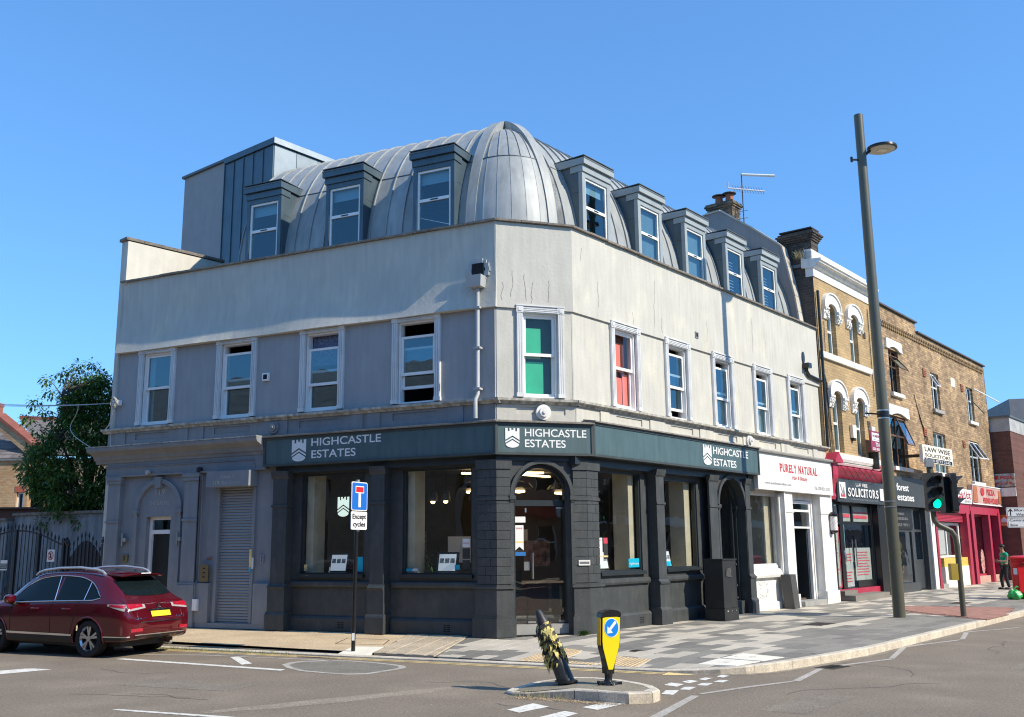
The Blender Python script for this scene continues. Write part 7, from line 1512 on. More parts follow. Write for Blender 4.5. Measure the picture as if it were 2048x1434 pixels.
# --- traffic light
TL = V(9.96, 22.34, 0)
T = thing('traffic_light', TL, 'black traffic light on a cranked pole showing green', 'traffic light')
part(T, 'pole', m_pole, lambda mb: mb.tube([TL+V(0, 0, -.05), TL+V(.0, 0, 1.55), TL+V(-.02, 0, 1.75), TL+V(-.1, .0, 1.88), TL+V(-.38, .0, 2.02), TL+V(-.46, 0, 2.12), TL+V(-.47, 0, 2.3), TL+V(-.47, 0, 3.45)], .062, 14), 40)
part(T, 'yellow_box', mat('push_button_yellow', (.42, .29, .04), .5), lambda mb: mb.box(Frame((TL+V(-.13, -.02, 0)).xy, 0, -1), -.09, .06, -.08, .08, .80, 1.16))
FT_ = Frame((9.53, 22.20), R_(8), -1)
m_tl = mat('signal_black', (.018, .02, .02), .45, var=.1, bump=0)
def sighead(F, root, lit):
    O = part(root, 'signal_head', m_tl, lambda mb: rr_(mb, F, -.21, .21, 2.31, 3.18, .04, -.12, .0))
    for i, z in enumerate((2.99, 2.74, 2.49)):
        on = lit and i == 2
        part(O, 'lens', mat('green_lens_lit', (.0, .85, .42), .4, bump=0, emit=1.5) if on else mat('dark_lens', (.02, .02, .018), .25, bump=0), lambda mb: mb.disc(F, 0, .0, .012, z, .105, 24), 30)
        mb = MB(); k = 18; vs = []
        for q in range(k+1):
            a = R_(-25)+(R_(230))*q/k; c_, s_ = math.cos(a)*.118, math.sin(a)*.118; L_ = .05+.15*max(0, math.sin(a))
            vs += [F.p(c_, 0, z+s_), F.p(c_, L_, z+s_-.0), F.p(c_*1.05, L_, z+s_*1.05), F.p(c_*1.05, 0, z+s_*1.05)]
        fs = []
        for q in range(k):
            for e in range(4): fs.append((4*q+e, 4*q+(e+1) % 4, 4*q+4+(e+1) % 4, 4*q+4+e))
        mb.add(vs, fs); mb.obj('visor', m_tl, O, smooth=40)
    return O
def rr_(mb, F, u0, u1, z0, z1, r, n0, n1): b = rrect(F, u0, u1, z0, z1, r, n0, n1); mb.add(b.v, b.f)
sighead(FT_, T, True)
FT2 = Frame((10.06, 22.42), R_(82), -1); sighead(FT2, T, False)
part(T, 'side_head', m_tl, lambda mb: (rr_(mb, Frame((9.93, 22.44), R_(12), -1), -.14, .20, 2.28, 3.10, .03, -.16, .02)))
part(T, 'cable', m_black, lambda mb: mb.tube([V(9.72, 22.2, 3.05), V(9.8, 22.1, 3.12), V(9.87, 22.1, 2.98), V(9.86, 22.15, 2.8)], .014, 6)); part(T, 'cap', m_galv, lambda mb: mb.box(Frame((9.49, 22.3), 0, 1), -.10, .08, -.05, .05, 3.32, 3.50))
# --- black cabinets
def cabinet(p0, p1, p2, h, label, bt):
    """plan corners left-back, near corner, right"""
    T = thing('utility_cabinet', p1, label, 'cabinet'); p3 = p0+(p2-p1)
    ins_ = lambda d: [q+( (p0+p1+p2+p3)*.25-q).normalized()*d for q in (p0, p1, p2, p3)]
    part(T, 'base', bt, lambda mb: mb.prism([V(q.x, q.y, 0) for q in ins_(.0)], (0, 0, h*.20))); part(T, 'body', bt, lambda mb: mb.prism([V(q.x, q.y, h*.20+.005) for q in ins_(.018)], (0, 0, h*.78))); part(T, 'lid', bt, lambda mb: mb.prism([V(q.x, q.y, h*.985) for q in ins_(-.012)], (0, 0, h*.02)))
    d = (p2-p1); e = V(d.y, -d.x, 0).normalized()*.004; 
    for k, m in ((.2, m_cover), (.5, m_steel), (.8, m_steel)): part(T, 'lock', m, lambda mb: mb.prism([V(*(p1+d*k+e*2-d.normalized()*.02).xy, h*.15), V(*(p1+d*k+e*2+d.normalized()*.02).xy, h*.15), V(*(p1+d*k+e*2+d.normalized()*.02).xy, h*.165), V(*(p1+d*k+e*2-d.normalized()*.02).xy, h*.165)], e))
    part(T, 'hinge', m_steel, lambda mb: [mb.prism([V(*(p1+d*.93).xy, h*z)+e*3, V(*(p1+d*.97).xy, h*z)+e*3, V(*(p1+d*.97).xy, h*z+.03)+e*3, V(*(p1+d*.93).xy, h*z+.03)+e*3], e) for z in (.35, .55, .9)])
    part(T, 'scraped_poster', mat('poster_residue', (.06, .062, .06), .8, var=.5, sc=20), lambda mb: mb.prism([V(*(p1+d*.2).xy, h*.72)+e*1.2, V(*(p1+d*.6).xy, h*.70)+e*1.2, V(*(p1+d*.55).xy, h*.86)+e*1.2, V(*(p1+d*.25).xy, h*.84)+e*1.2], e*.3))
c1_ = V(4.545, 21.74, 0); cabinet(c1_+V(-.36, .34, 0), c1_, c1_+FR.d*.66, 1.31, 'large black utility cabinet in front of the arched recess', mat('cabinet_black', (.022, .023, .023), .5, var=.25, bump=.05))
T = thing('meter_box', V(6.9, 25.5, 0), 'slim dark grey box leaning against the white shop pilaster', 'box'); FM_ = Frame(FR.p(8.98, .06, 0).xy, THR, -1)
part(T, 'body', mat('box_grey', (.07, .07, .068), .55), lambda mb: mb.hexa([FM_.p(0, 0, 0), FM_.p(.34, 0, 0), FM_.p(.34, .27, 0), FM_.p(0, .27, 0), FM_.p(-.03, -.05, .86), FM_.p(.31, -.05, .86), FM_.p(.31, .21, .86), FM_.p(-.03, .21, .86)])); part(T, 'rivet', m_steel, lambda mb: [mb.disc(FM_, u, .26-.06*z/.86, .285-.06*z/.86, z, .014, 8) for u, z in ((.25, .78), (.05, .78), (.28, .1))])
# --- post box
PB = V(14.94, 29.2, 0)
T = thing('post_box', PB, 'wide red oval post box with black base at the kerb', 'post box'); m_pb = mat('post_red', (.58, .015, .02), .3, var=.05, bump=.02); sx, sy = 1.5, 1.
part(T, 'base', m_black, lambda mb: mb.lathe(PB, [(.27, -.02), (.27, .12), (.265, .13)], 32, None, sx, sy), 30)
part(T, 'body', m_pb, lambda mb: mb.lathe(PB, [(.26, .13), (.26, .95), (.275, .97), (.275, 1.05), (.26, 1.07), (.26, 1.12)], 32, None, sx, sy), 30)
part(T, 'cap', m_pb, lambda mb: mb.lathe(PB, [(.26, 1.12), (.30, 1.14), (.31, 1.17), (.29, 1.20), (.2, 1.235), (.02, 1.245)], 32, None, sx, sy), 30)
part(T, 'slot', m_black, lambda mb: [mb.box(Frame((PB.x+x, PB.y), 0, -1), -.09, .09, .24, .27, .98, 1.01) for x in (-.18, .18)]); part(T, 'collection_plate', m_paper, lambda mb: mb.box(Frame((PB.x-.34, PB.y-.12), R_(-35), -1), -.05, .05, .05, .07, .70, .88)); part(T, 'door', m_pb, lambda mb: [mb.box(Frame((PB.x+x, PB.y), 0, -1), -.15, .15, .245, .265, .2, .9) for x in (-.19, .19)])
rbn = random.Random(3)
def blob(c, rx, ry, rz, n, seedv, seg=14):
    rnd = random.Random(seedv); mb = MB(); vs = []; fs = []
    ph = [rnd.random()*6.28 for _ in range(6)]
    for i in range(seg+1):
        th = math.pi*i/seg
        for k in range(seg*2):
            a = 2*math.pi*k/(seg*2); r = 1+.10*math.sin(3*a+ph[0]+4*th)+.07*math.sin(7*a+ph[1]-3*th)+.05*math.sin(11*a+9*th+ph[2]); z = math.cos(th)*rz; 
            vs.append(c+V(math.cos(a)*math.sin(th)*rx*r, math.sin(a)*math.sin(th)*ry*r, max(z*r, -rz*.75)+rz*.75))
    m_ = seg*2
    for i in range(seg):
        for k in range(m_): fs.append((i*m_+k, i*m_+(k+1) % m_, (i+1)*m_+(k+1) % m_, (i+1)*m_+k))
    mb.add(vs, fs); return mb
T = blob(V(14.44, 28.95, 0), .19, .17, .155, 14, 5).obj('rubbish_bag', mat('green_plastic_bag', (.04, .42, .10), .3, var=.2, sc=6, bump=.9, bs=9), smooth=60); tag(T, 'knotted bright green rubbish bag beside the post box', 'rubbish bag')
tz = MB(); kn = V(14.44, 28.95, .27); tz.tube([kn-V(0, 0, .05), kn+V(0, 0, .03), kn+V(.06, 0, .10), kn+V(.12, 0, .08)], [.05, .02, .03, .01], 6); tz.obj('knot', bpy.data.materials['green_plastic_bag'], T, smooth=50)
# --- direction sign
T = thing('direction_sign', V(13.2, 25, 0), 'white black-edged road direction sign cut off at the right edge', 'road sign'); FD = Frame((12.5, 25.05), R_(-4), -1)
part(T, 'post', m_galv, lambda mb: [mb.tube([FD.p(u, -.06, -.05), FD.p(u, -.06, 2.49)], .04, 10) for u in (.55, 1.3)])
for z0, z1 in ((2.245, 2.49), (1.98, 2.235)):
    o = rrect(FD, 0, 1.75, z0, z1, .03, -.02, 0).obj('sign_panel', m_letter, T); b = MB()
    for a, c_, d, e in ((.012, 1.738, z0+.012, z0+.022), (.012, 1.738, z1-.022, z1-.012), (.012, .022, z0+.022, z1-.022), (1.728, 1.738, z0+.022, z1-.022)): b.box(FD, a, c_, 0, .002, d, e)
    b.obj('sign_border', m_blacktxt, o)
text('Ilford A118', FD, .20, 2.39, .001, .065, .62, m_blacktxt, T); text('West Ham', FD, .23, 2.28, .001, .065, .52, m_blacktxt, T); text('Central London', FD, .06, 2.14, .001, .065, .82, m_blacktxt, T); text('Bow', FD, .07, 2.02, .001, .065, .18, m_blacktxt, T)
part(T, 'arrow', m_blacktxt, lambda mb: (mb.box(FD, .085, .11, 0, .003, 2.28, 2.42), mb.fprism(FD, [(.045, 2.40), (.0975, 2.46), (.15, 2.40), (.15, 2.37), (.0975, 2.42), (.045, 2.37)], 0, .003)))
# --- person
def skin_mesh(name, verts, edges, radii, root_i, m, parent, sub=2):
    me = bpy.data.meshes.new(name); me.from_pydata([tuple(v) for v in verts], edges, []); o = bpy.data.objects.new(name, me); COL.objects.link(o)
    md = o.modifiers.new('s', 'SKIN'); md.use_smooth_shade = True
    for i, r in enumerate(radii): sv = me.skin_vertices[0].data[i]; sv.radius = (r, r) if not isinstance(r, tuple) else r; sv.use_root = (i == root_i)
    o.modifiers.new('d', 'SUBSURF').levels = sub; bpy.context.view_layer.update(); dg = bpy.context.evaluated_depsgraph_get(); m2 = bpy.data.meshes.new_from_object(o.evaluated_get(dg)); COL.objects.unlink(o); bpy.data.objects.remove(o); bpy.data.meshes.remove(me)
    m2.materials.clear(); m2.materials.append(m)
    for p_ in m2.polygons: p_.material_index = 0; p_.use_smooth = True
    return put(name, m2, parent)
PP = V(17.3, 35.2, 0); pk = .865
T = thing('person', PP, 'person in green T-shirt and black trousers looking down at a phone', 'person')
m_skin = mat('skin', (.36, .20, .13), .55, bump=0); m_tee = mat('green_tshirt', (.0, .33, .19), .8, bump=.1, bs=12); m_tr = mat('black_trousers', (.015, .015, .018), .8); m_hair = mat('dark_hair', (.012, .01, .009), .6)
J = lambda x, y, z: V(x*pk, y*pk, z*pk)
bodyv = [J(0, 0, .95), J(0, .0, 1.15), J(-.01, 0, 1.35), J(-.02, 0, 1.46), J(-.05, -.01, 1.55), J(-.07, -.02, 1.66), J(-.07, -.02, 1.76),
         J(.03, -.19, 1.40), J(.0, -.24, 1.13), J(-.22, -.20, 1.12), J(-.30, -.17, 1.15), J(.02, .19, 1.40), J(-.02, .24, 1.13), J(-.22, .14, 1.10), J(-.30, .08, 1.14),
         J(0, -.09, .90), J(-.04, -.10, .50), J(.06, -.10, .08), J(-.08, -.10, .04), J(0, .09, .90), J(-.14, .10, .50), J(-.10, .10, .08), J(-.24, .10, .04)]
be = [(0, 1), (1, 2), (2, 3), (3, 4), (4, 5), (5, 6), (3, 7), (7, 8), (8, 9), (9, 10), (3, 11), (11, 12), (12, 13), (13, 14), (0, 15), (15, 16), (16, 17), (17, 18), (0, 19), (19, 20), (20, 21), (21, 22)]
br = [.12, .12, .125, .07, .05, .078, .07, .055, .042, .033, .03, .055, .042, .033, .03, .085, .06, .038, .035, .085, .06, .038, .035]
br = [r*pk for r in br]
skin_mesh('body', bodyv, be, br, 0, m_skin, T)
sv_ = [bodyv[0]+V(0, 0, .02), bodyv[1], bodyv[2], bodyv[3], bodyv[7], (bodyv[7]+bodyv[8])/2, bodyv[11], (bodyv[11]+bodyv[12])/2]; skin_mesh('tshirt', sv_, [(0, 1), (1, 2), (2, 3), (3, 4), (4, 5), (3, 6), (6, 7)], [r*pk*1.18 for r in (.135, .13, .14, .085, .068, .062, .068, .062)], 0, m_tee, T)
sv_ = [bodyv[0], bodyv[15], bodyv[16], bodyv[17], bodyv[19], bodyv[20], bodyv[21]]; skin_mesh('trousers', sv_, [(0, 1), (1, 2), (2, 3), (0, 4), (4, 5), (5, 6)], [r*pk*1.12 for r in (.125, .092, .07, .055, .092, .07, .055)], 0, m_tr, T)
mb = MB()
for c, r in ((bodyv[6]+J(.02, 0, -.0), .10),):
    b = blob(c+V(0, 0, -.09), r*.92, r*.86, r*.75, 10, 9, 10); mb.add(b.v, b.f)
h_ = mb.mesh('hair', (0, 0, 0), 60); h_.materials.append(m_hair); put('hair', h_, T)
mb = MB()
for s_ in (-1, 1):
    for k in range(4): q = bodyv[10 if s_ < 0 else 14]; mb.tube([q+J(-.01, s_*(-.02+.012*k), 0), q+J(-.05, s_*(-.02+.012*k)-.01, .012), q+J(-.08, s_*(-.02+.010*k)-.015, .03)], [.009*pk, .008*pk, .006*pk], 6)
    mb.tube([q+J(0, s_*-.03, .0), q+J(-.03, s_*-.05, .03), q+J(-.055, s_*-.045, .05)], .009*pk, 6)
h_ = mb.mesh('fingers', (0, 0, 0), 60); h_.materials.append(m_skin); put('fingers', h_, T)
mb = MB(); hd = bodyv[5]; mb.tube([hd+J(-.07, 0, .02), hd+J(-.105, 0, -.005), hd+J(-.08, 0, -.02)], [.008, .014, .010], 6); mb.tube([hd+J(.0, -.075, .0), hd+J(.0, -.09, .01)], [.02, .012], 6); mb.tube([hd+J(.0, .075, .0), hd+J(.0, .09, .01)], [.02, .012], 6)
h_ = mb.mesh('nose_and_ears', (0, 0, 0), 60); h_.materials.append(m_skin); put('nose_and_ears', h_, T)
mb = MB(); [mb.tube([hd+J(-.072, s_*.03, .025), hd+J(-.078, s_*.03, .025)], .009, 6) for s_ in (-1, 1)]; mb.box(Frame((hd.x-.077, hd.y), 0, 1), -.004, .004, -.02, .02, hd.z-.042, hd.z-.036); h_ = mb.mesh('eyes_and_mouth'); h_.materials.append(m_black); put('eyes_and_mouth', h_, T)
mb = MB(); q = bodyv[10]+J(-.06, .07, .04); mb.box(Frame(q.xy, 0, 1), -.04, .05, -.02, .05, q.z, q.z+.012); h_ = mb.mesh('phone'); h_.materials.append(m_black); o = put('phone', h_, None, PP+V(0, 0, 0)); tag(o, 'dark phone held by the person in green', 'phone')
for s_ in ((18, 0), (22, 0)): mb = MB(); q = bodyv[s_[0]]; b = blob(V(q.x+.05, q.y, -.01), .13*pk, .05*pk, .055*pk, 8, 3, 8); h_ = b.mesh('shoe', (0, 0, 0), 60); h_.materials.append(m_tr); put('shoe', h_, T)
T.rotation_euler.z = 0; T.location = PP; o.location = PP
# ================================================================ CAR
CS = .833; CTH = R_(155)
fwd = V(math.cos(CTH), math.sin(CTH), 0); lft = V(-math.sin(CTH), math.cos(CTH), 0)
CO = V(-7.06, 16.86, 0)-fwd*1.03*CS-lft*.81*CS
FC = SFrame(CO.xy, CTH, 1, CS, RZ)
car = thing('parked_car', V(CO.x, CO.y, RZ), 'dark red SUV with silver roof rails standing at the side-street kerb', 'car')
m_car = mat('dark_cherry_paint', (.105, .004, .011), .16, metal=.25, var=.02, bump=0, coat=.6); m_chrome = mat('chrome', (.75, .77, .78), .12, metal=1, bump=0); m_carglass = mat('tinted_car_glass', (.006, .012, .014), .04, bump=0, spec=.22)
m_blkp = mat('black_plastic_trim', (.018, .018, .019), .55, bump=0); m_tyre = mat('tyre_rubber', (.02, .02, .021), .85, bump=.1); m_rim = mat('alloy', (.55, .56, .56), .25, metal=.85, bump=0); m_tail = mat('tail_lamp_red', (.42, .01, .03), .12, bump=0, coat=1); m_tailc = mat('tail_lamp_clear', (.42, .38, .38), .12, bump=0, coat=1, var=.2, sc=30)
def pchip(xs, ys, x):
    if x <= xs[0]: return ys[0]
    if x >= xs[-1]: return ys[-1]
    i = max(k for k in range(len(xs)-1) if xs[k] <= x); h = [xs[k+1]-xs[k] for k in range(len(xs)-1)]; d = [(ys[k+1]-ys[k])/h[k] for k in range(len(h))]
    def m_(k):
        if k == 0: return d[0]
        if k == len(xs)-1: return d[-1]
        return 0 if d[k-1]*d[k] <= 0 else 2*d[k-1]*d[k]/(d[k-1]+d[k])
    t = (x-xs[i])/h[i]; return (2*t**3-3*t**2+1)*ys[i]+(t**3-2*t**2+t)*h[i]*m_(i)+(-2*t**3+3*t**2)*ys[i+1]+(t**3-t**2)*h[i]*m_(i+1)
XS = [0, .05, .12, .22, .34, .50, .70, .90, 1.10, 1.5, 2.1, 2.7, 3.1, 3.5, 3.85, 4.2, 4.5, 4.68, 4.77]
YM = [.62, .80, .87, .905, .92, .93, .94, .94, .94, .94, .94, .94, .94, .93, .92, .90, .84, .72, .55]     # half width at the waist
ZBm = [.46, .38, .34, .31, .30, .29, .28, .27, .26, .25, .25, .25, .25, .25, .25, .26, .30, .34, .42]
ZT = [.74, .84, 1.00, 1.10, 1.17, 1.30, 1.46, 1.585, 1.62, 1.665, 1.685, 1.66, 1.56, 1.33, 1.12, 1.06, .98, .88, .74]        # centreline top
ZW = [.70, .80, .93, 1.00, 1.04, 1.07, 1.085, 1.09, 1.09, 1.085, 1.07, 1.05, 1.03, 1.01, .99, .95, .88, .80, .70]      # belt line
YT = [.55, .68, .74, .74, .70, .66, .62, .60, .60, .60, .60, .585, .57, .58, .60, .58, .55, .5, .4]     # half width near the top
def sec(x):
    ym, zb, zt, zw, yt = (pchip(XS, A_, x) for A_ in (YM, ZBm, ZT, ZW, YT)); zw = min(zw, zt-.02); hgt = zw-zb
    ctl = [(0, zb), (ym*.80, zb), (ym*.955, zb+.05), (ym*.985, zb+hgt*.30), (ym, zb+hgt*.60), (ym*.99, zb+hgt*.80), (ym*.945, zw), (lerp(ym*.93, yt+.04, .5), lerp(zw, zt-.05, .52)), (yt+.045, zt-.085 if zt-zw > .2 else lerp(zw, zt, .6)), (yt-.06, zt-.022), (yt*.5, zt-.006), (0, zt)]
    out = []
    for i in range(len(ctl)-1):
        p0, p1, p2, p3 = ctl[max(i-1, 0)], ctl[i], ctl[i+1], ctl[min(i+2, len(ctl)-1)]
        for k in range(5):
            t = k/5; f = lambda a: .5*((2*p1[a])+(-p0[a]+p2[a])*t+(2*p0[a]-5*p1[a]+4*p2[a]-p3[a])*t*t+(-p0[a]+3*p1[a]-3*p2[a]+p3[a])*t**3); out.append((f(0), f(1)))
    out.append(ctl[-1]); return out
SC = {}
def secc(x):
    k = round(x, 3)
    if k not in SC: SC[k] = sec(k)
    return SC[k]
def Ycar(x, z):
    s_ = secc(x); best = 0
    for (y0, z0_), (y1, z1_) in zip(s_, s_[1:]):
        if (z0_-z)*(z1_-z) <= 0 and z0_ != z1_: best = max(best, y0+(y1-y0)*(z-z0_)/(z1_-z0_))
    return best
def Xcar(y, z):
    y = abs(y); x = 0.
    while x < 1.3:
        if Ycar(x, z) >= y and z <= max(q[1] for q in secc(x)): return x
        x += .01
    return x
AX = [(1.03, .365), (3.77, .365)]; WR = .365; ARC = .415
stn = sorted({round(.0+i*.05, 3) for i in range(96)}|{.02, .08, 4.77}); NS_ = len(secc(0)); b = MB(); vid = {}
vs = []
for x in stn:
    s_ = secc(min(x, 4.77))
    for k, (y, z) in enumerate(s_): vs.append(FC.p(x, y, z))
    for k, (y, z) in enumerate(s_): vs.append(FC.p(x, -y, z))
fs = []
for i in range(len(stn)-1):
    xm = (stn[i]+stn[i+1])/2
    for k in range(NS_-1):
        z = (secc(stn[i])[k][1]+secc(stn[i+1])[k+1][1])/2; y = secc(stn[i])[k][0]
        if y > .5 and any(math.hypot(xm-a, z-h) < ARC-.01 for a, h in AX) and z < 1.0: continue
        for sd_ in (0, NS_): a = i*2*NS_+sd_+k; c = (i+1)*2*NS_+sd_+k; fs.append((a, a+1, c+1, c))
for i in (0, len(stn)-1):
    fs.append(tuple(i*2*NS_+k for k in range(NS_))+tuple(i*2*NS_+NS_+k for k in range(NS_-1, -1, -1)))
b.add(vs, fs); b.obj('body', m_car, car, smooth=35)
def sidepatch(name, xs_, lo, hi, m, off=.006, nz=8, sides=(1,), par=None, nx=24):
    b = MB()
    for sg in sides:
        vs = []
        for i in range(nx+1):
            x = lerp(xs_[0], xs_[1], i/nx)
            for k in range(nz+1): z = lerp(lo(x), hi(x), k/nz); vs.append(FC.p(x, sg*(Ycar(x, z)+off), z))
        b.add(vs, [(i*(nz+1)+k, i*(nz+1)+k+1, (i+1)*(nz+1)+k+1, (i+1)*(nz+1)+k) for i in range(nx) for k in range(nz)])
    return b.obj(name, m, par or car, smooth=30)
def fn_(pts): xs_ = [p_[0] for p_ in pts]; ys_ = [p_[1] for p_ in pts]; return lambda x: pchip(xs_, ys_, x)
belt = fn_([(.82, 1.16), (1.0, 1.12), (1.6, 1.105), (2.4, 1.085), (3.35, 1.05)]); head = fn_([(.82, 1.165), (1.0, 1.32), (1.25, 1.47), (1.6, 1.555), (2.1, 1.58), (2.6, 1.54), (3.0, 1.40), (3.35, 1.10)])
wins = [(.83, 1.21), (1.25, 2.02), (2.09, 3.30)]
for a, c in wins:
    sidepatch('side_window', (a, c), lambda x: belt(x)+.005, lambda x: head(x)-.005, m_carglass, .007, sides=(1, -1))
b = MB()
for sg in (1, -1):
    for f_, o_ in ((belt, -.012), (head, .004)):
        pts = [FC.p(x, sg*(Ycar(x, f_(x)+o_)+.012), f_(x)+o_) for x in [lerp(.80, 3.33, k/40) for k in range(41)]]; b.tube(pts, .011*CS, 6)
    for x in (1.23, 2.055): b.tube([FC.p(x, sg*(Ycar(x, belt(x))+.01), belt(x)), FC.p(x+(.10 if x > 2 else 0.0), sg*(Ycar(x, head(x))+.01), head(x))], .006, 5)
b.obj('chrome_surround', m_chrome, car, smooth=40)
# rear window, tailgate, lamps mapped on the tail
def rearpatch(name, poly_lo, poly_hi, y0, y1, m, off=.006, par=None, ny=20, nz=8, sides=(1,)):
    b = MB()
    for sg in sides:
        vs = []
        for i in range(ny+1):
            y = lerp(y0, y1, i/ny)
            for k in range(nz+1): z = lerp(poly_lo(y), poly_hi(y), k/nz); vs.append(FC.p(Xcar(y, z)-off, y*sg, z+off*.4))
        b.add(vs, [(i*(nz+1)+k, i*(nz+1)+k+1, (i+1)*(nz+1)+k+1, (i+1)*(nz+1)+k) for i in range(ny) for k in range(nz)])
    return b.obj(name, m, par or car, smooth=50)
rearpatch('rear_window', lambda y: 1.17+.03*(y/.6)**2, lambda y: 1.545-.06*(y/.6)**2, -.60, .60, m_carglass, .01)
rearpatch('tail_lamp', lambda y: .90+.05*max(0, (.75-y))/.45, lambda y: 1.02+.015*(y-.3), .36, .80, m_tailc, .008, sides=(1, -1)); rearpatch('tail_lamp_lens', lambda y: .935+.05*max(0, (.75-y))/.45, lambda y: 1.025+.015*(y-.3), .42, .79, m_tail, .013, sides=(1, -1))
sidepatch('tail_lamp', (.14, .56), lambda x: lerp(.90, 1.0, (x-.14)/.42), lambda x: lerp(1.03, 1.035, (x-.14)/.42), m_tailc, .006, sides=(1, -1), nx=10); sidepatch('tail_lamp_lens', (.16, .5), lambda x: lerp(.955, 1.0, (x-.14)/.42), lambda x: lerp(1.02, 1.03, (x-.14)/.42), m_tail, .010, sides=(1, -1), nx=10)
rearpatch('chrome_bar', lambda y: .885, lambda y: .925-.02*abs(y)/.34, -.34, .34, m_chrome, .02)
pl_ = rearpatch('number_plate', lambda y: .765, lambda y: .872, -.26, .26, mat('yellow_plate', (.80, .60, .03), .4, bump=0), .022)
rearpatch('bumper_strip', lambda y: .665, lambda y: .685, -.56, .56, m_chrome, .012); rearpatch('reflector', lambda y: .50-.04*(y-.5), lambda y: .565-.04*(y-.5), .50, .76, m_tail, .012, sides=(1, -1))
rearpatch('lower_trim', lambda y: .33+.0*y, lambda y: .42, -.66, .66, m_blkp, .008); rearpatch('silver_trim', lambda y: .42, lambda y: .44, -.66, .66, m_chrome, .012)
bd = MB(); 
for k in range(16):
    a0, a1 = k*math.pi/8, (k+1)*math.pi/8; x_ = Xcar(0, .98)-.02; o_ = lambda a, r: FC.p(Xcar(0, .98)-.02, math.cos(a)*.075*r, .985+math.sin(a)*.05*r); bd.quad(o_(a0, 1), o_(a1, 1), o_(a1, .78), o_(a0, .78))
bd.tube([FC.p(Xcar(0, .98)-.02, .02, 1.02), FC.p(Xcar(0, .98)-.02, .005, .96), FC.p(Xcar(0, .98)-.02, -.04, .955)], .007, 5); bd.obj('badge', m_chrome, car)
FCR = SFrame(FC.p(0, 0, 0).xy, CTH+math.pi/2, 1, CS, RZ)            # tail frame: u = left, n = back
if FCR.n.dot(fwd) > 0: FCR.n = -FCR.n
def ctext(s_, y_left, z, h, w_, off):
    b = text(s_, Frame((0, 0), 0, -1), 0, 0, 0, h, w_, None, None)
    x_ = Xcar(y_left-w_/2, z+h/2); vs = [FC.p(Xcar(y_left-v.x, z+v.z)-off, y_left-v.x, z+v.z) for v in b.v]; c = MB(); c.add(vs, b.f); return c.obj('badge_lettering', m_chrome, car)
ctext('LEXUS', .66, .735, .035, .24, .014); ctext('RX450h', -.42, .735, .035, .24, .014)
part(car, 'spoiler', m_car, lambda mb: mb.prism([FC.p(.60, .56, 1.555), FC.p(.54, .3, 1.59), FC.p(.52, 0, 1.60), FC.p(.54, -.3, 1.59), FC.p(.60, -.56, 1.555), FC.p(1.05, -.52, 1.58), FC.p(1.05, 0, 1.615), FC.p(1.05, .52, 1.58)], V(0, 0, .018))); part(car, 'brake_light', m_paper, lambda mb: mb.prism([FC.p(.498, .13, 1.612), FC.p(.498, -.13, 1.612), FC.p(.50, -.13, 1.63), FC.p(.50, .13, 1.63)], fwd*-.004))
# side trim
sidepatch('sill_trim', (1.45, 3.36), lambda x: .27, lambda x: .40, m_blkp, .012, sides=(1, -1)); sidepatch('sill_strip', (1.47, 3.36), lambda x: .405+.012*(x-1.47), lambda x: .445+.012*(x-1.47), m_chrome, .02, sides=(1, -1), nz=2); sidepatch('lower_trim', (.10, .62), lambda x: .33, lambda x: .40, m_blkp, .01, sides=(1, -1)); sidepatch('silver_trim', (.05, .62), lambda x: .40, lambda x: .42, m_chrome, .012, sides=(1, -1))
b = MB()
for sg in (1, -1):
    for x, zt_2 in ((1.36, 1.09), (2.10, 1.07), (3.28, 1.03)):
        pts = [FC.p(x+(.18*(1-(z-.42)/.6) if x < 1.5 and z < .9 else 0), sg*(Ycar(x+(.18*(1-(z-.42)/.6) if x < 1.5 and z < .9 else 0), z)+.003), z) for z in [lerp(.42, zt_2, k/10) for k in range(11)]]; b.tube(pts, .004, 4)
b.obj('door_gap', m_black, car)
part(car, 'panel_gap', m_black, lambda mb: [mb.tube([FC.p(Xcar(y, z)-.003, y*sg, z) for y, z in [(.60, .70), (.60, .80), (.59, .90)]], .004, 4) for sg in (1, -1)])
for x in (1.55, 2.45):
    for sg in (1, -1): part(car, 'door_handle', m_car, lambda mb: mb.tube([FC.p(x, sg*(Ycar(x, .93)+.0), .93), FC.p(x+.03, sg*(Ycar(x, .93)+.035), .935), FC.p(x+.2, sg*(Ycar(x, .93)+.035), .935), FC.p(x+.23, sg*(Ycar(x, .93)), .935)], .014, 6), 40)
for sg in (1, -1):
    part(car, 'roof_rail', mat('silver_rail', (.62, .63, .63), .35, metal=.6, bump=0), lambda mb: mb.tube([FC.p(x, sg*.60, z) for x, z in ((.98, 1.60), (1.06, 1.66), (1.2, 1.70), (1.7, 1.745), (2.3, 1.735), (2.75, 1.69), (2.9, 1.65), (2.98, 1.59))], .022, 8), 40)
    mo = part(car, 'door_mirror', m_car, lambda mb: mb.lathe(FC.p(3.20, sg*1.04, 1.02), [(.02, 0), (.08, .02), (.10, .07), (.09, .13), (.03, .16)], 14, None, 1, 1.2), 50); part(mo, 'mirror_strip', m_chrome, lambda mb: mb.tube([FC.p(3.12, sg*1.15, 1.08), FC.p(3.25, sg*1.16, 1.08)], .008, 5)); part(mo, 'mirror_stalk', m_blkp, lambda mb: mb.tube([FC.p(3.2, sg*.90, 1.0), FC.p(3.2, sg*1.02, 1.04)], .03, 6))
wsx = lambda y, z: 3.9
b = MB(); vs = []
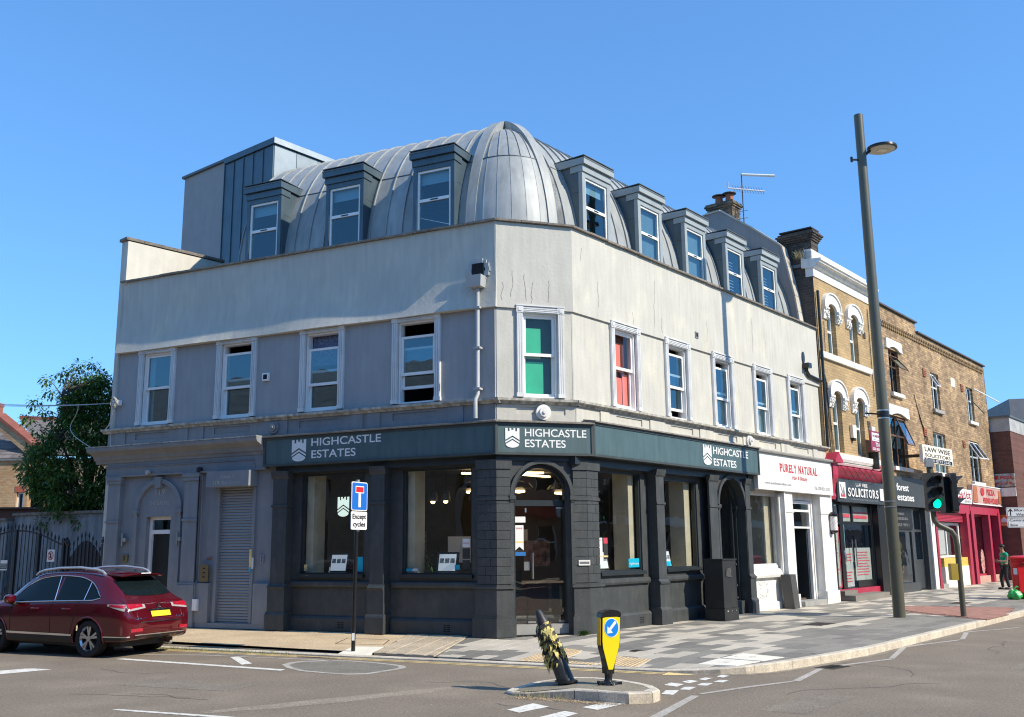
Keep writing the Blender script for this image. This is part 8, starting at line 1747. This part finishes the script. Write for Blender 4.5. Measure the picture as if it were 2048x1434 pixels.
for i in range(13):
    y = lerp(-.60, .60, i/12)
    for k in range(9): x = lerp(3.02, 3.72, k/8); s_ = secc(x); zt_3 = 0
    for k in range(9):
        x = lerp(3.02, 3.72, k/8); s_ = secc(x); zz = max([q0[1]+(q1[1]-q0[1])*(abs(y)-q0[0])/(q1[0]-q0[0]) for q0, q1 in zip(s_, s_[1:]) if (q0[0]-abs(y))*(q1[0]-abs(y)) <= 0 and q0[0] != q1[0]]); vs.append(FC.p(x, y, zz+.008))
b.add(vs, [(i*9+k, i*9+k+1, (i+1)*9+k+1, (i+1)*9+k) for i in range(12) for k in range(8)]); b.obj('windscreen', m_carglass, car, smooth=50)
for (a, h) in AX:
    for sg in (1, -1):
        wy = sg*.80
        b = MB(); n = 30; pts = [(ARC*math.cos(t), ARC*math.sin(t)) for t in [R_(-12)+R_(204)*k/n for k in range(n+1)]]
        b.tube([FC.p(a+x, sg*(Ycar(a+x, max(.3, h+z))-.0), h+z) for x, z in pts], .016, 6); b.obj('arch_lip', m_car, car, smooth=40)
        part(car, 'wheel_well', m_dark, lambda mb: mb.prism([FC.p(a+(ARC+.0)*math.cos(t), sg*.55, h+ARC*math.sin(t)) for t in [math.pi*2*k/20 for k in range(20)]], lft*(sg*.01)))
        b = MB(); pr_2 = [(.24, -.10), (.30, -.115), (.345, -.11), (.362, -.08), (.365, 0), (.362, .08), (.345, .11), (.30, .118), (.245, .10)]; seg = 40; vs = []
        for r, w_ in pr_2:
            for k in range(seg): t = 2*math.pi*k/seg; vs.append(FC.p(a+math.cos(t)*r, wy+w_*sg, h+math.sin(t)*r))
        b.add(vs, [(i*seg+k, i*seg+(k+1) % seg, (i+1)*seg+(k+1) % seg, (i+1)*seg+k) for i in range(len(pr_2)-1) for k in range(seg)]); w_ = b.obj('wheel', m_tyre, car, smooth=40)
        b = MB(); vs = []
        for r, dd_ in ((.245, .10), (.25, .085), (.225, .05), (.215, -.06)):
            for k in range(seg): t = 2*math.pi*k/seg; vs.append(FC.p(a+math.cos(t)*r, wy+dd_*sg, h+math.sin(t)*r))
        b.add(vs, [(i*seg+k, i*seg+(k+1) % seg, (i+1)*seg+(k+1) % seg, (i+1)*seg+k) for i in range(3) for k in range(seg)])
        for k in range(5):
            for e in (-.17, .17):
                t = 2*math.pi*k/5+.3; t2 = t+e; d0 = (math.cos(t+e*.35)*.045, math.sin(t+e*.35)*.045); d1 = (math.cos(t2)*.235, math.sin(t2)*.235); nx_ = (-math.sin(t2), math.cos(t2)); w0, w1 = .016, .024
                q = lambda p_, s_, w__, dd_: FC.p(a+p_[0]+nx_[0]*w__*s_, wy+dd_*sg, h+p_[1]+nx_[1]*w__*s_)
                b.hexa([q(d0, -1, w0, .055), q(d0, 1, w0, .055), q(d1, 1, w1, .065), q(d1, -1, w1, .065), q(d0, -1, w0, .085), q(d0, 1, w0, .085), q(d1, 1, w1, .095), q(d1, -1, w1, .095)])
        FCw = SFrame(FC.o.xy, CTH, 1, CS, RZ)
        b.prism([FC.p(a+.055*math.cos(t), wy+.05*sg, h+.055*math.sin(t)) for t in [math.pi*2*k/16 for k in range(16)]], lft*(sg*.042*CS)); b.obj('rim', m_rim, w_, smooth=30)
        part(w_, 'brake_disc', m_blkp, lambda mb: mb.prism([FC.p(a+.20*math.cos(t), wy-.03*sg, h+.20*math.sin(t)) for t in [math.pi*2*k/24 for k in range(24)]], lft*(sg*.02)))
part(car, 'underbody', m_blkp, lambda mb: mb.box(FC, .35, 4.4, -.7, .7, .20, .34)); part(car, 'exhaust', m_chrome, lambda mb: mb.tube([FC.p(.3, -.42, .24), FC.p(.12, -.42, .22)], .035, 10), 40)

# ================================================================ LEFT SIDE: gates, yard wall, tree, brick house
m_gate = mat('black_iron_gate', (.012, .013, .018), .45, bump=0)
def spear(mb, u, z0, z1, n=0): mb.tube([FL.p(u, n, z0), FL.p(u, n, z1-.12)], .011, 5); mb.tube([FL.p(u, n, z1-.14), FL.p(u, n, z1-.10), FL.p(u, n, z1-.05), FL.p(u, n, z1)], [.012, .024, .016, .002], 6)
g1 = thing('iron_gate', FL.p(12.4, -.05, 0), 'tall black arched vehicle gate with spear-topped bars and round red sign', 'gate')
arc_ = lambda u: 1.80+.36*math.sin(max(0, min(1, (u-11.45)/3.1))*math.pi) if u < 14.6 else 1.8
k = 0; u = 11.46
while u < 15.2:
    zt_4 = arc_(u)+.13+(.03 if k % 2 else 0); 
    part(g1, 'bar', m_gate, lambda mb: spear(mb, u, .12, zt_4, -.05)); 
    if k % 2 == 0: part(g1, 'dog_bar', m_gate, lambda mb: spear(mb, u+.065, .12, .82, -.05))
    u += .128; k += 1
part(g1, 'rail', m_gate, lambda mb: (mb.tube([FL.p(11.4+i*.15, -.05, arc_(11.4+i*.15)-.04) for i in range(26)], .02, 6), mb.tube([FL.p(11.4, -.05, .62), FL.p(15.2, -.05, .62)], .018, 6), mb.tube([FL.p(11.4, -.05, .14), FL.p(15.2, -.05, .14)], .02, 6)))
for u, h in ((11.40, 1.92), (12.25, 2.05), (13.05, 2.15)): part(g1, 'stile', m_gate, lambda mb: mb.box(FL, u-.035, u+.035, -.085, -.015, 0, h))
T = thing('gate_notice', FL.p(11.78, 0, 1.3), 'small white notice with red ring on the black gate', 'sign'); part(T, 'board', m_paper, lambda mb: mb.box(FL, 11.66, 11.90, -.03, -.018, 1.38, 1.66))
mb = MB(); pts = [(11.78+.085*math.cos(a), 1.52+.095*math.sin(a)) for a in [math.pi*2*k/24 for k in range(25)]]; mb.tube([FL.p(u, -.016, z) for u, z in pts], .009, 5); mb.tube([FL.p(11.83, -.014, 1.595), FL.p(11.73, -.014, 1.445)], .007, 5); mb.obj('red_ring', mat('dull_red_print', (.35, .02, .04), .5, bump=0), T); part(T, 'symbol', m_blacktxt, lambda mb: mb.tube([FL.p(11.79, -.016, 1.47), FL.p(11.775, -.016, 1.53), FL.p(11.785, -.016, 1.575)], [.025, .012, .02], 6))
T = thing('gate_notice', FL.p(13.3, 0, 1.0), 'black and white notice low on the gate at the left edge', 'sign'); part(T, 'board', m_paper, lambda mb: mb.box(FL, 13.27, 13.50, -.03, -.018, 1.18, 1.42)); part(T, 'black_band', m_black, lambda mb: mb.box(FL, 13.27, 13.50, -.0178, -.016, 1.21, 1.34)); text('IN FRONT', FL, 13.49, 1.29, -.0155, .035, .2, m_letter, T); text('OF GATES', FL, 13.49, 1.235, -.0155, .035, .2, m_letter, T)
g2 = thing('iron_gate', FL.p(10.7, -.05, 0), 'small black solid-backed side gate with arched top between the posts', 'gate')
part(g2, 'sheet', m_gate, lambda mb: mb.fprism(FL, [(10.14, .1), (11.22, .1), (11.22, 1.50)]+[(lerp(11.14, 10.2, k/12), 1.50+.36*math.sin(math.pi*k/12)) for k in range(13)]+[(10.14, 1.50)], -.06, -.04))
for k in range(9):
    u = 10.2+k*.122; part(g2, 'bar', m_gate, lambda mb: spear(mb, u, .1, 1.72+.36*math.sin(math.pi*(k+.2)/8.4), -.03))
part(g2, 'stile', m_gate, lambda mb: (mb.box(FL, 10.08, 10.14, -.07, -.01, 0, 1.78), mb.box(FL, 11.22, 11.28, -.07, -.01, 0, 1.75)))
part(g2, 'finial', m_gate, lambda mb: [mb.lathe(FL.p(u, -.04, z), [(.02, 0), (.05, .03), (.06, .07), (.03, .11), (.04, .14), (.01, .17)], 10) for u, z in ((11.30, 1.78), (11.25, 1.72), (10.11, 1.78))], 40)
m_yard = mat('stained_grey_yard_wall', (.24, .25, .26), .85, var=.2, sc=1.2, bump=.2, streak=.35)
T = thing('yard_wall', FL.p(13, -2, 0), 'long stained grey yard wall with dark coping behind the gates', 'wall')
part(T, 'wall', m_yard, lambda mb: mb.box(FL, 9.9, 15.7, -2.2, -2.0, 0, 2.58)); 
for i in range(8): part(T, 'coping_stone', m_cope, lambda mb: mb.box(FL, 9.9+i*.73, 9.9+i*.73+.72, -2.26, -1.94, 2.585, 2.66))
T = thing('yard_wall', FL.p(16.5, -1.9, 0), 'lower stained grey wall at the far left edge', 'wall'); part(T, 'wall', m_yard, lambda mb: mb.box(FL, 15.72, 24, -2.0, -1.8, 0, 2.45)); 
for i in range(9): part(T, 'coping_stone', m_cope, lambda mb: mb.box(FL, 15.72+i*.9, 15.72+i*.9+.89, -2.06, -1.74, 2.455, 2.52))
T = thing('garden_shed', V(-15.8, 32, 0), 'low brown timber shed roof behind the yard wall', 'shed'); part(T, 'roof', mat('brown_timber', (.16, .08, .05), .8), lambda mb: mb.box(Frame((-17.2, 31.8), R_(4), -1), 0, 2.2, -1.5, .1, 2.98, 3.04)); part(T, 'wall', mat('red_brown_board', (.22, .07, .04), .8), lambda mb: mb.box(Frame((-17.2, 31.8), R_(4), -1), .05, 1.8, -1.4, 0, 0, 2.98))
# --- brick house at the left edge
m_lb = brickmat('sunlit_yellow_brick', 0., (.48, .33, .17), (.40, .22, .10), (.36, .30, .22), .188, .0625, .4, .2)
T = thing('brick_house', V(-20.5, 38, 0), 'sunlit yellow brick house with grey slate roof at the far left', 'building')
FHs = Frame((-22.5, 38), 0, -1)
m_slate = mat('grey_slate', (.17, .15, .14), .7, var=.25, sc=3, bump=.2, bs=8, rv=.25); m_ridge = mat('red_ridge_tile', (.25, .085, .06), .8, rv=.15)
part(T, 'wall', m_lb, lambda mb: wall_with_holes(mb, FHs, 0, 3.72, 0, 5.12, [(3.28, 3.57, 3.1, 3.9)], 0, -.3))
part(T, 'eaves', m_whitep, lambda mb: mb.box(FHs, -.1, 3.75, .0, .1, 5.12, 5.2))
part(T, 'inner_wall', m_dark, lambda mb: mb.box(FHs, 0, 3.7, -2, -1.9, 0, 5.1)); w_ = part(T, 'window', m_white, lambda mb: (mb.box(FHs, 3.28, 3.34, -.2, -.1, 3.1, 3.9), mb.box(FHs, 3.49, 3.57, -.2, -.1, 3.1, 3.9), mb.box(FHs, 3.34, 3.49, -.2, -.1, 3.84, 3.9))); quadpane(FHs, 3.34, 3.49, -.15, 3.1, 3.84, w_, m_glass)
for i in range(9): part(T, 'lintel_brick', mat('red_lintel_brick', (.42, .12, .07), .8, rv=.2), lambda mb: mb.box(FHs, 3.22+i*.044, 3.258+i*.044, 0, .015, 3.9, 4.12))
sl_ = MB()
def slope(root, name, P0, P1, rise, n, dep, m):
    """rows of slates between eaves line P0-P1 climbing by vector rise"""
    cols = max(2, int((P1-P0).length/.30)); 
    for j in range(n):
        for i in range(cols):
            o_ = (i+.5*(j % 2))/cols; a = P0.lerp(P1, min(1, o_)); c = P0.lerp(P1, min(1, o_+.96/cols)); r0_ = rise*(j/n); r1_ = rise*((j+1.08)/n); up_ = V(0, 0, .02)
            if (c-a).length < .05: continue
            b = MB(); b.quad(a+r0_+up_*1.6, c+r0_+up_*1.6, c+r1_+up_*.3, a+r1_+up_*.3); b.quad(a+r0_, c+r0_, c+r0_+up_*1.6, a+r0_+up_*1.6); b.obj('slate', m, root)
lowroof = part(T, 'lower_roof', m_slate, lambda mb: mb.quad(V(-23, 37.85, 5.18), V(-18.7, 37.85, 5.18), V(-20.3, 40.2, 6.8), V(-23, 40.2, 6.8)))
r_ = V(0, 2.35, 1.62)
for j in range(11):
    xr = lerp(-18.75, -20.25, j/11)
    for i in range(13):
        x0_ = -22.9+i*.34+.17*(j % 2); 
        if x0_+.33 > xr: break
        b = MB(); a = V(x0_, 37.85, 5.19)+r_*(j/11); c = a+V(.33, 0, 0); b.quad(a+V(0, 0, .03), c+V(0, 0, .03), c+r_*(1.05/11)+V(0, 0, .008), a+r_*(1.05/11)+V(0, 0, .008)); b.quad(a, c, c+V(0, 0, .03), a+V(0, 0, .03)); b.obj('slate', m_slate, lowroof)
# raking party parapet and far roof slope
part(T, 'party_parapet', m_lb, lambda mb: mb.prism([V(-20.5, 38.35, 6.5), V(-18.62, 37.95, 5.1), V(-18.62, 37.95, 5.55), V(-20.5, 38.35, 6.93)], V(.25, .5, 0)))
for i in range(9): a = V(-20.5, 38.3, 6.92).lerp(V(-18.6, 37.9, 5.55), i/9); c = V(-20.5, 38.3, 6.92).lerp(V(-18.6, 37.9, 5.55), (i+.95)/9); part(T, 'ridge_tile', m_ridge, lambda mb: mb.prism([a, c, c+V(0, 0, .13), a+V(0, 0, .13)], V(.32, .2, 0)))
part(T, 'chimney', m_lb, lambda mb: mb.box(Frame((-18.75, 38.1), 0, -1), 0, .36, -.4, .0, 4.75, 5.65)); part(T, 'corbel', m_ridge, lambda mb: mb.box(Frame((-18.8, 38.05), 0, -1), 0, .46, -.45, .0, 5.50, 5.68)); part(T, 'flashing', m_letter, lambda mb: mb.box(Frame((-18.7, 38.05), 0, -1), 0, .34, -.1, .02, 4.78, 4.95))
T2 = thing('slate_roof_house', V(-17, 41, 0), 'grey slate roof and buff wall half hidden behind the tree', 'building')
rf = part(T2, 'roof', m_slate, lambda mb: mb.quad(V(-18.5, 38.6, 5.35), V(-13, 38.9, 5.2), V(-13.6, 43, 6.9), V(-21.6, 42.4, 7.35)))
r2 = V(-.25, 4.1, 2.05)
for j in range(15):
    for i in range(19):
        a = V(-18.55+i*.34+.17*(j % 2)-j*.12, 38.6, 5.37)+V(-.04, 4.0, 1.85)*(j/15); b = MB(); c = a+V(.33, .015, -.008); e_ = V(-.04, 4.0, 1.85)*(1.05/15); b.quad(a+V(0, 0, .03), c+V(0, 0, .03), c+e_+V(0, 0, .008), a+e_+V(0, 0, .008)); b.quad(a, c, c+V(0, 0, .03), a+V(0, 0, .03)); b.obj('slate', m_slate, rf)
for i in range(14): a = V(-21.6, 42.4, 7.35).lerp(V(-13.6, 43, 7.0), i/14); c = V(-21.6, 42.4, 7.35).lerp(V(-13.6, 43, 7.0), (i+.95)/14); part(T2, 'ridge_tile', m_ridge, lambda mb: mb.prism([a, c, c+V(0, 0, .14), a+V(0, 0, .14)], V(0, .2, 0)))
part(T2, 'wall', mat('buff_render', (.36, .27, .20), .85), lambda mb: mb.box(Frame((-18.5, 38.75), 0, -1), 0, 5.5, -.2, 0, 0, 5.25))
T3 = thing('far_chimney', V(-22.4, 43.5, 0), 'red brick chimney at the left edge above the roofs', 'chimney'); part(T3, 'stack', mat('red_stack', (.33, .13, .09), .85), lambda mb: mb.box(Frame((-23.9, 43.5), 0, -1), 0, .72, -.5, 0, 6, 8.1)); part(T3, 'cap', mat('red_stack', (.33, .13, .09), .85), lambda mb: mb.box(Frame((-24, 43.45), 0, -1), 0, .84, -.6, .05, 8.1, 8.25))
# --- tree
TR = V(-12.0, 27.2, 0)
T = thing('leafy_tree', TR, 'dense dark green tree with drooping leaves behind the yard wall', 'tree')
rt = random.Random(77); m_bark = mat('bark', (.07, .055, .04), .9, var=.3, bump=.4)
tb = MB(); tb.tube([TR, TR+V(.05, 0, 1.4), TR+V(.12, .05, 2.8), TR+V(.3, .1, 4.2)], [.2, .17, .14, .08], 10)
limbs = []
for k in range(13):
    h = rt.uniform(1.9, 4.0); a = rt.random()*6.28; L_ = rt.uniform(1.0, 1.8); s_ = TR+V(.1, .05, h); e = s_+V(math.cos(a)*L_, math.sin(a)*L_, rt.uniform(.8, 1.9)); m_ = (s_+e)/2+V(0, 0, .2); tb.tube([s_, m_, e], [.07, .045, .02], 6); limbs.append((s_, m_, e))
tb.obj('trunk', m_bark, T, smooth=40)
clumps = []
env = [(2.2, 1.2, .3), (2.5, 1.25, .3), (3.2, 1.5, .25), (4.0, 1.72, .15), (4.7, 1.55, .25), (5.3, 1.20, .35), (5.9, 1.1, .45), (6.4, .7, .5)]
def envr(z): 
    zs = [e[0] for e in env]; return pchip(zs, [e[1] for e in env], z), pchip(zs, [e[2] for e in env], z)
for k in range(380):
    z = rt.uniform(2.3, 6.45); r, off = envr(z); a = rt.random()*6.28; rr2 = r*(.35+.65*rt.random()**.45); clumps.append((TR+V(.15+off+math.cos(a)*rr2, math.sin(a)*rr2, z), rt.uniform(.16, .36)))
for x, z in ((-13.25, 5.7), (-13.35, 5.2), (-13.0, 6.35), (-12.75, 6.55), (-12.2, 6.75), (-11.8, 6.75), (-11.4, 6.3), (-13.4, 4.2), (-13.55, 4.0), (-13.2, 3.4), (-13.0, 3.1), (-12.95, 6.0), (-12.6, 6.3), (-12.9, 5.4), (-13.1, 4.9), (-12.8, 5.0), (-13.3, 4.5), (-13.4, 3.7), (-11.3, 5.8), (-11.2, 5.0), (-11.2, 4.2), (-11.3, 3.4), (-11.6, 6.55), (-12.4, 6.6)): clumps.append((V(x, 27.0+rt.uniform(-.4, .4), z), .2))
leafm = [mat('leaf_dark', (.05, .12, .025), .55, bump=0, var=.4, sc=4), mat('leaf_mid', (.10, .21, .04), .5, bump=0, var=.4, sc=4), mat('leaf_bright', (.26, .36, .06), .5, bump=0, var=.3, sc=4)]
for m_ in leafm:
    N_ = m_.node_tree.nodes; L_ = m_.node_tree.links; b_ = N_['Principled BSDF']; tl2 = N_.new('ShaderNodeBsdfTranslucent'); mx_ = N_.new('ShaderNodeMixShader'); mx_.inputs[0].default_value = .38
    L_.new(b_.inputs['Base Color'].links[0].from_socket, tl2.inputs[0]); L_.new(b_.outputs[0], mx_.inputs[1]); L_.new(tl2.outputs[0], mx_.inputs[2]); L_.new(mx_.outputs[0], N_['Material Output'].inputs[0])
tw = MB(); cr = MB()
for c, r in clumps:
    l = min(limbs, key=lambda L: (L[2]-c).length); s_ = l[2] if (l[2]-c).length < (l[1]-c).length else l[1]; tw.tube([s_, (s_+c)/2+V(0, 0, .06), c], [.016, .01, .005], 4)
    n_ = int(120*(r/.28)**2)
    for k in range(n_):
        d = V(rt.gauss(0, 1), rt.gauss(0, 1), rt.gauss(0, .8)); d = d.normalized()*r*rt.random()**.4; q = c+d; L_ = rt.uniform(.08, .14)
        out = (d.normalized()+V(rt.uniform(-.6, .6), rt.uniform(-.6, .6), -rt.uniform(.1, .9))).normalized(); sdv = out.cross(V(rt.uniform(-.4, .4), rt.uniform(-.4, .4), 1)).normalized()*L_*.24; t = out*L_
        cr.cur = 0 if rt.random() < .45 else (1 if rt.random() < .85 else 2)
        md = q+t*.5+V(0, 0, -.008); cr.add([q, md+sdv, q+t-V(0, 0, .03), md-sdv], [(0, 1, 2), (0, 2, 3)])
print('leaf tris', len(cr.f)); tw.obj('twigs', m_bark, T); cr.obj('crown', leafm, T)
# a few far sprigs seen past the building edge are part of the crown
# --- overhead cable and coil at the building corner
cb = MB(); P0 = V(-24, 38, 7.8); P1 = FL.p(9.9, .04, 5.02)
for k, dz in ((0, 0), (1, .07), (2, .13)):
    pts = [P0.lerp(P1, t/24)+V(0, 0, dz*(1-t/24)-1.0*(t/24)*(1-t/24)) for t in range(25)]; cb.tube(pts, .008, 4)
tag(cb.obj('overhead_cable', mat('pale_cable', (.32, .33, .35), .6, bump=0)), 'thin overhead cables running left from the building corner', 'cable')
cb = MB(); rc2 = random.Random(5); c = FL.p(9.93, .07, 5.02)
for k in range(9):
    a0 = rc2.random()*6; cb.tube([c+FL.d*math.cos(a0+j*.6)*rc2.uniform(.05, .12)+V(0, 0, math.sin(a0+j*.6)*rc2.uniform(.06, .14))+FL.n*rc2.uniform(0, .06) for j in range(8)], .008, 4)
cb.tube([c, c+FL.d*.05-V(0, 0, .3), c+FL.d*.15-V(0, 0, .52), c+FL.d*.32-V(0, 0, .68)], .015, 5); cb.tube([c, c-V(0, 0, .4)-FL.d*.02, c-V(0, 0, .7)+FL.d*.08, c-V(0, 0, 1.0)+FL.d*.05], .008, 4)
cb.tube([P0.lerp(P1, .865+.075*(t/16)**2+.02*math.cos(t*.35))-V(0, 0, .1+1.1*(t/16)**.8) for t in range(17)], .010, 5)
tag(cb.obj('cable_coil', mat('cream_cable', (.55, .50, .44), .6, bump=0)), 'tangled coil of cream cable at the left building corner', 'cable'); 
part(T := thing('cable_bracket', c, 'white bracket holding the cables at the building corner', 'bracket'), 'bracket', m_white, lambda mb: mb.box(FL, 9.80, 9.88, -.02, .08, 4.96, 5.08))

# ================================================================ ACROSS THE STREETS (seen in the glass)
m_ragstone = brickmat('ragstone', THL, (.30, .25, .18), (.24, .20, .15), (.18, .15, .11), .35, .18, .5, .3)
FX = Frame(FL.p(2, 13.5, 0).xy, THL, -1)
if FX.n.dot(FL.n) > 0: FX.n = -FX.n
FX.right = FX.d if (-FX.n).cross(Vector((0, 0, 1))).dot(FX.d) > 0 else -FX.d; FX.rs = 1 if FX.right.dot(FX.d) > 0 else -1
T = thing('church', FX.p(8, 0, 0), 'stone church with pointed windows across the side street', 'building')
part(T, 'wall', m_ragstone, lambda mb: wall_with_holes(mb, FX, 0, 26, 0, 6.2, [(u, u+1.6, 1.2, 4.2) for u in (1.5, 5, 8.5, 12, 15.5, 19)], 0, -.5)); part(T, 'parapet', m_stone, lambda mb: mb.box(FX, -.2, 26.2, -.3, .12, 6.2, 6.45))
part(T, 'roof', m_slate, lambda mb: mb.quad(FX.p(0, -.3, 6.3), FX.p(26, -.3, 6.3), FX.p(26, -5, 9.5), FX.p(0, -5, 9.5)))
for u in (1.5, 5, 8.5, 12, 15.5, 19):
    w_ = part(T, 'window', m_stone, lambda mb: [mb.tube([FX.p(u+s0+s1*x, -.1, z) for x, z in ((0, 1.2), (0, 3.0), (.12, 3.6), (.4 if hw else .8, 4.15))], .09, 6) for s0, s1, hw in ((0, 1, 0), (1.6, -1, 0), (.08, 1, 1), (.8, -1, 1), (.8, 1, 1), (1.52, -1, 1))]); part(w_, 'pane', m_dark, lambda mb: mb.box(FX, u, u+1.6, -.3, -.28, 1.2, 4.2))
FY = Frame(FR.p(-6, 24, 0).xy, THR, 1)
if FY.n.dot(FR.n) > 0: FY.n = -FY.n
FY.right = FY.d if (-FY.n).cross(Vector((0, 0, 1))).dot(FY.d) > 0 else -FY.d; FY.rs = 1 if FY.right.dot(FY.d) > 0 else -1
T = thing('terrace', FY.p(15, 0, 0), 'low brick terrace of shops across the main road', 'building')
WY = [(u, u+1.1, z, z+1.7) for u in range(2, 92, 3) for z in (.8, 4.2)]
part(T, 'wall', brickmat('far_brick', THR, (.33, .21, .12), (.28, .17, .09), (.2, .16, .12)), lambda mb: wall_with_holes(mb, FY, 0, 94, 0, 7.0, WY, 0, -.4)); part(T, 'cornice', m_whitep, lambda mb: mb.box(FY, -.2, 94.2, -.3, .2, 6.7, 7.15)); part(T, 'fascia', m_whitep, lambda mb: mb.box(FY, 0, 94, .0, .15, 3.0, 3.6))
for a, b_, c, d in WY: w_ = part(T, 'window', m_white, lambda mb: (mb.box(FY, a, b_, -.15, -.08, (c+d)/2-.03, (c+d)/2+.03), mb.box(FY, a, a+.06, -.15, -.08, c, d), mb.box(FY, b_-.06, b_, -.15, -.08, c, d))); part(w_, 'pane', m_dark, lambda mb: mb.box(FY, a+.06, b_-.06, -.2, -.19, c, d))

T = thing('added_corner_block', V(-3, -10, 0), 'added brick building behind the viewer, seen only as a reflection', 'building'); FZ = Frame((-19, -9), R_(4), 1)  # added unseen building; the corner door reflects it instead of sky
WZ = [(u, u+1.2, z, z+1.8) for u in [1.5+2.6*k for k in range(22)] for z in (1.0, 4.4)]
part(T, 'wall', brickmat('corner_block_brick', 0., (.36, .20, .12), (.30, .15, .09), (.25, .2, .15)), lambda mb: wall_with_holes(mb, FZ, 0, 60, 0, 8, WZ, 0, -.4)); part(T, 'cornice', m_whitep, lambda mb: mb.box(FZ, -.2, 60.2, -.3, .25, 7.6, 8.1)); part(T, 'fascia', mat('corner_block_red', (.40, .04, .03), .5), lambda mb: mb.box(FZ, 0, 60, 0, .2, 3.2, 3.8))
for a, b_, c, d in WZ: w_ = part(T, 'window', m_white, lambda mb: (mb.box(FZ, a, b_, -.15, -.08, (c+d)/2-.03, (c+d)/2+.03), mb.box(FZ, a, a+.08, -.15, -.08, c, d), mb.box(FZ, b_-.08, b_, -.15, -.08, c, d))); part(w_, 'pane', m_dark, lambda mb: mb.box(FZ, a+.08, b_-.08, -.2, -.19, c, d))

# ================================================================ drawing units to metres
done = set()
for o in list(bpy.data.objects):
    if o.type == 'MESH' and o.data.name not in done:
        done.add(o.data.name); o.data.transform(Matrix.Scale(K, 4))
    if o.type in ('MESH', 'EMPTY'): o.location = o.location*K
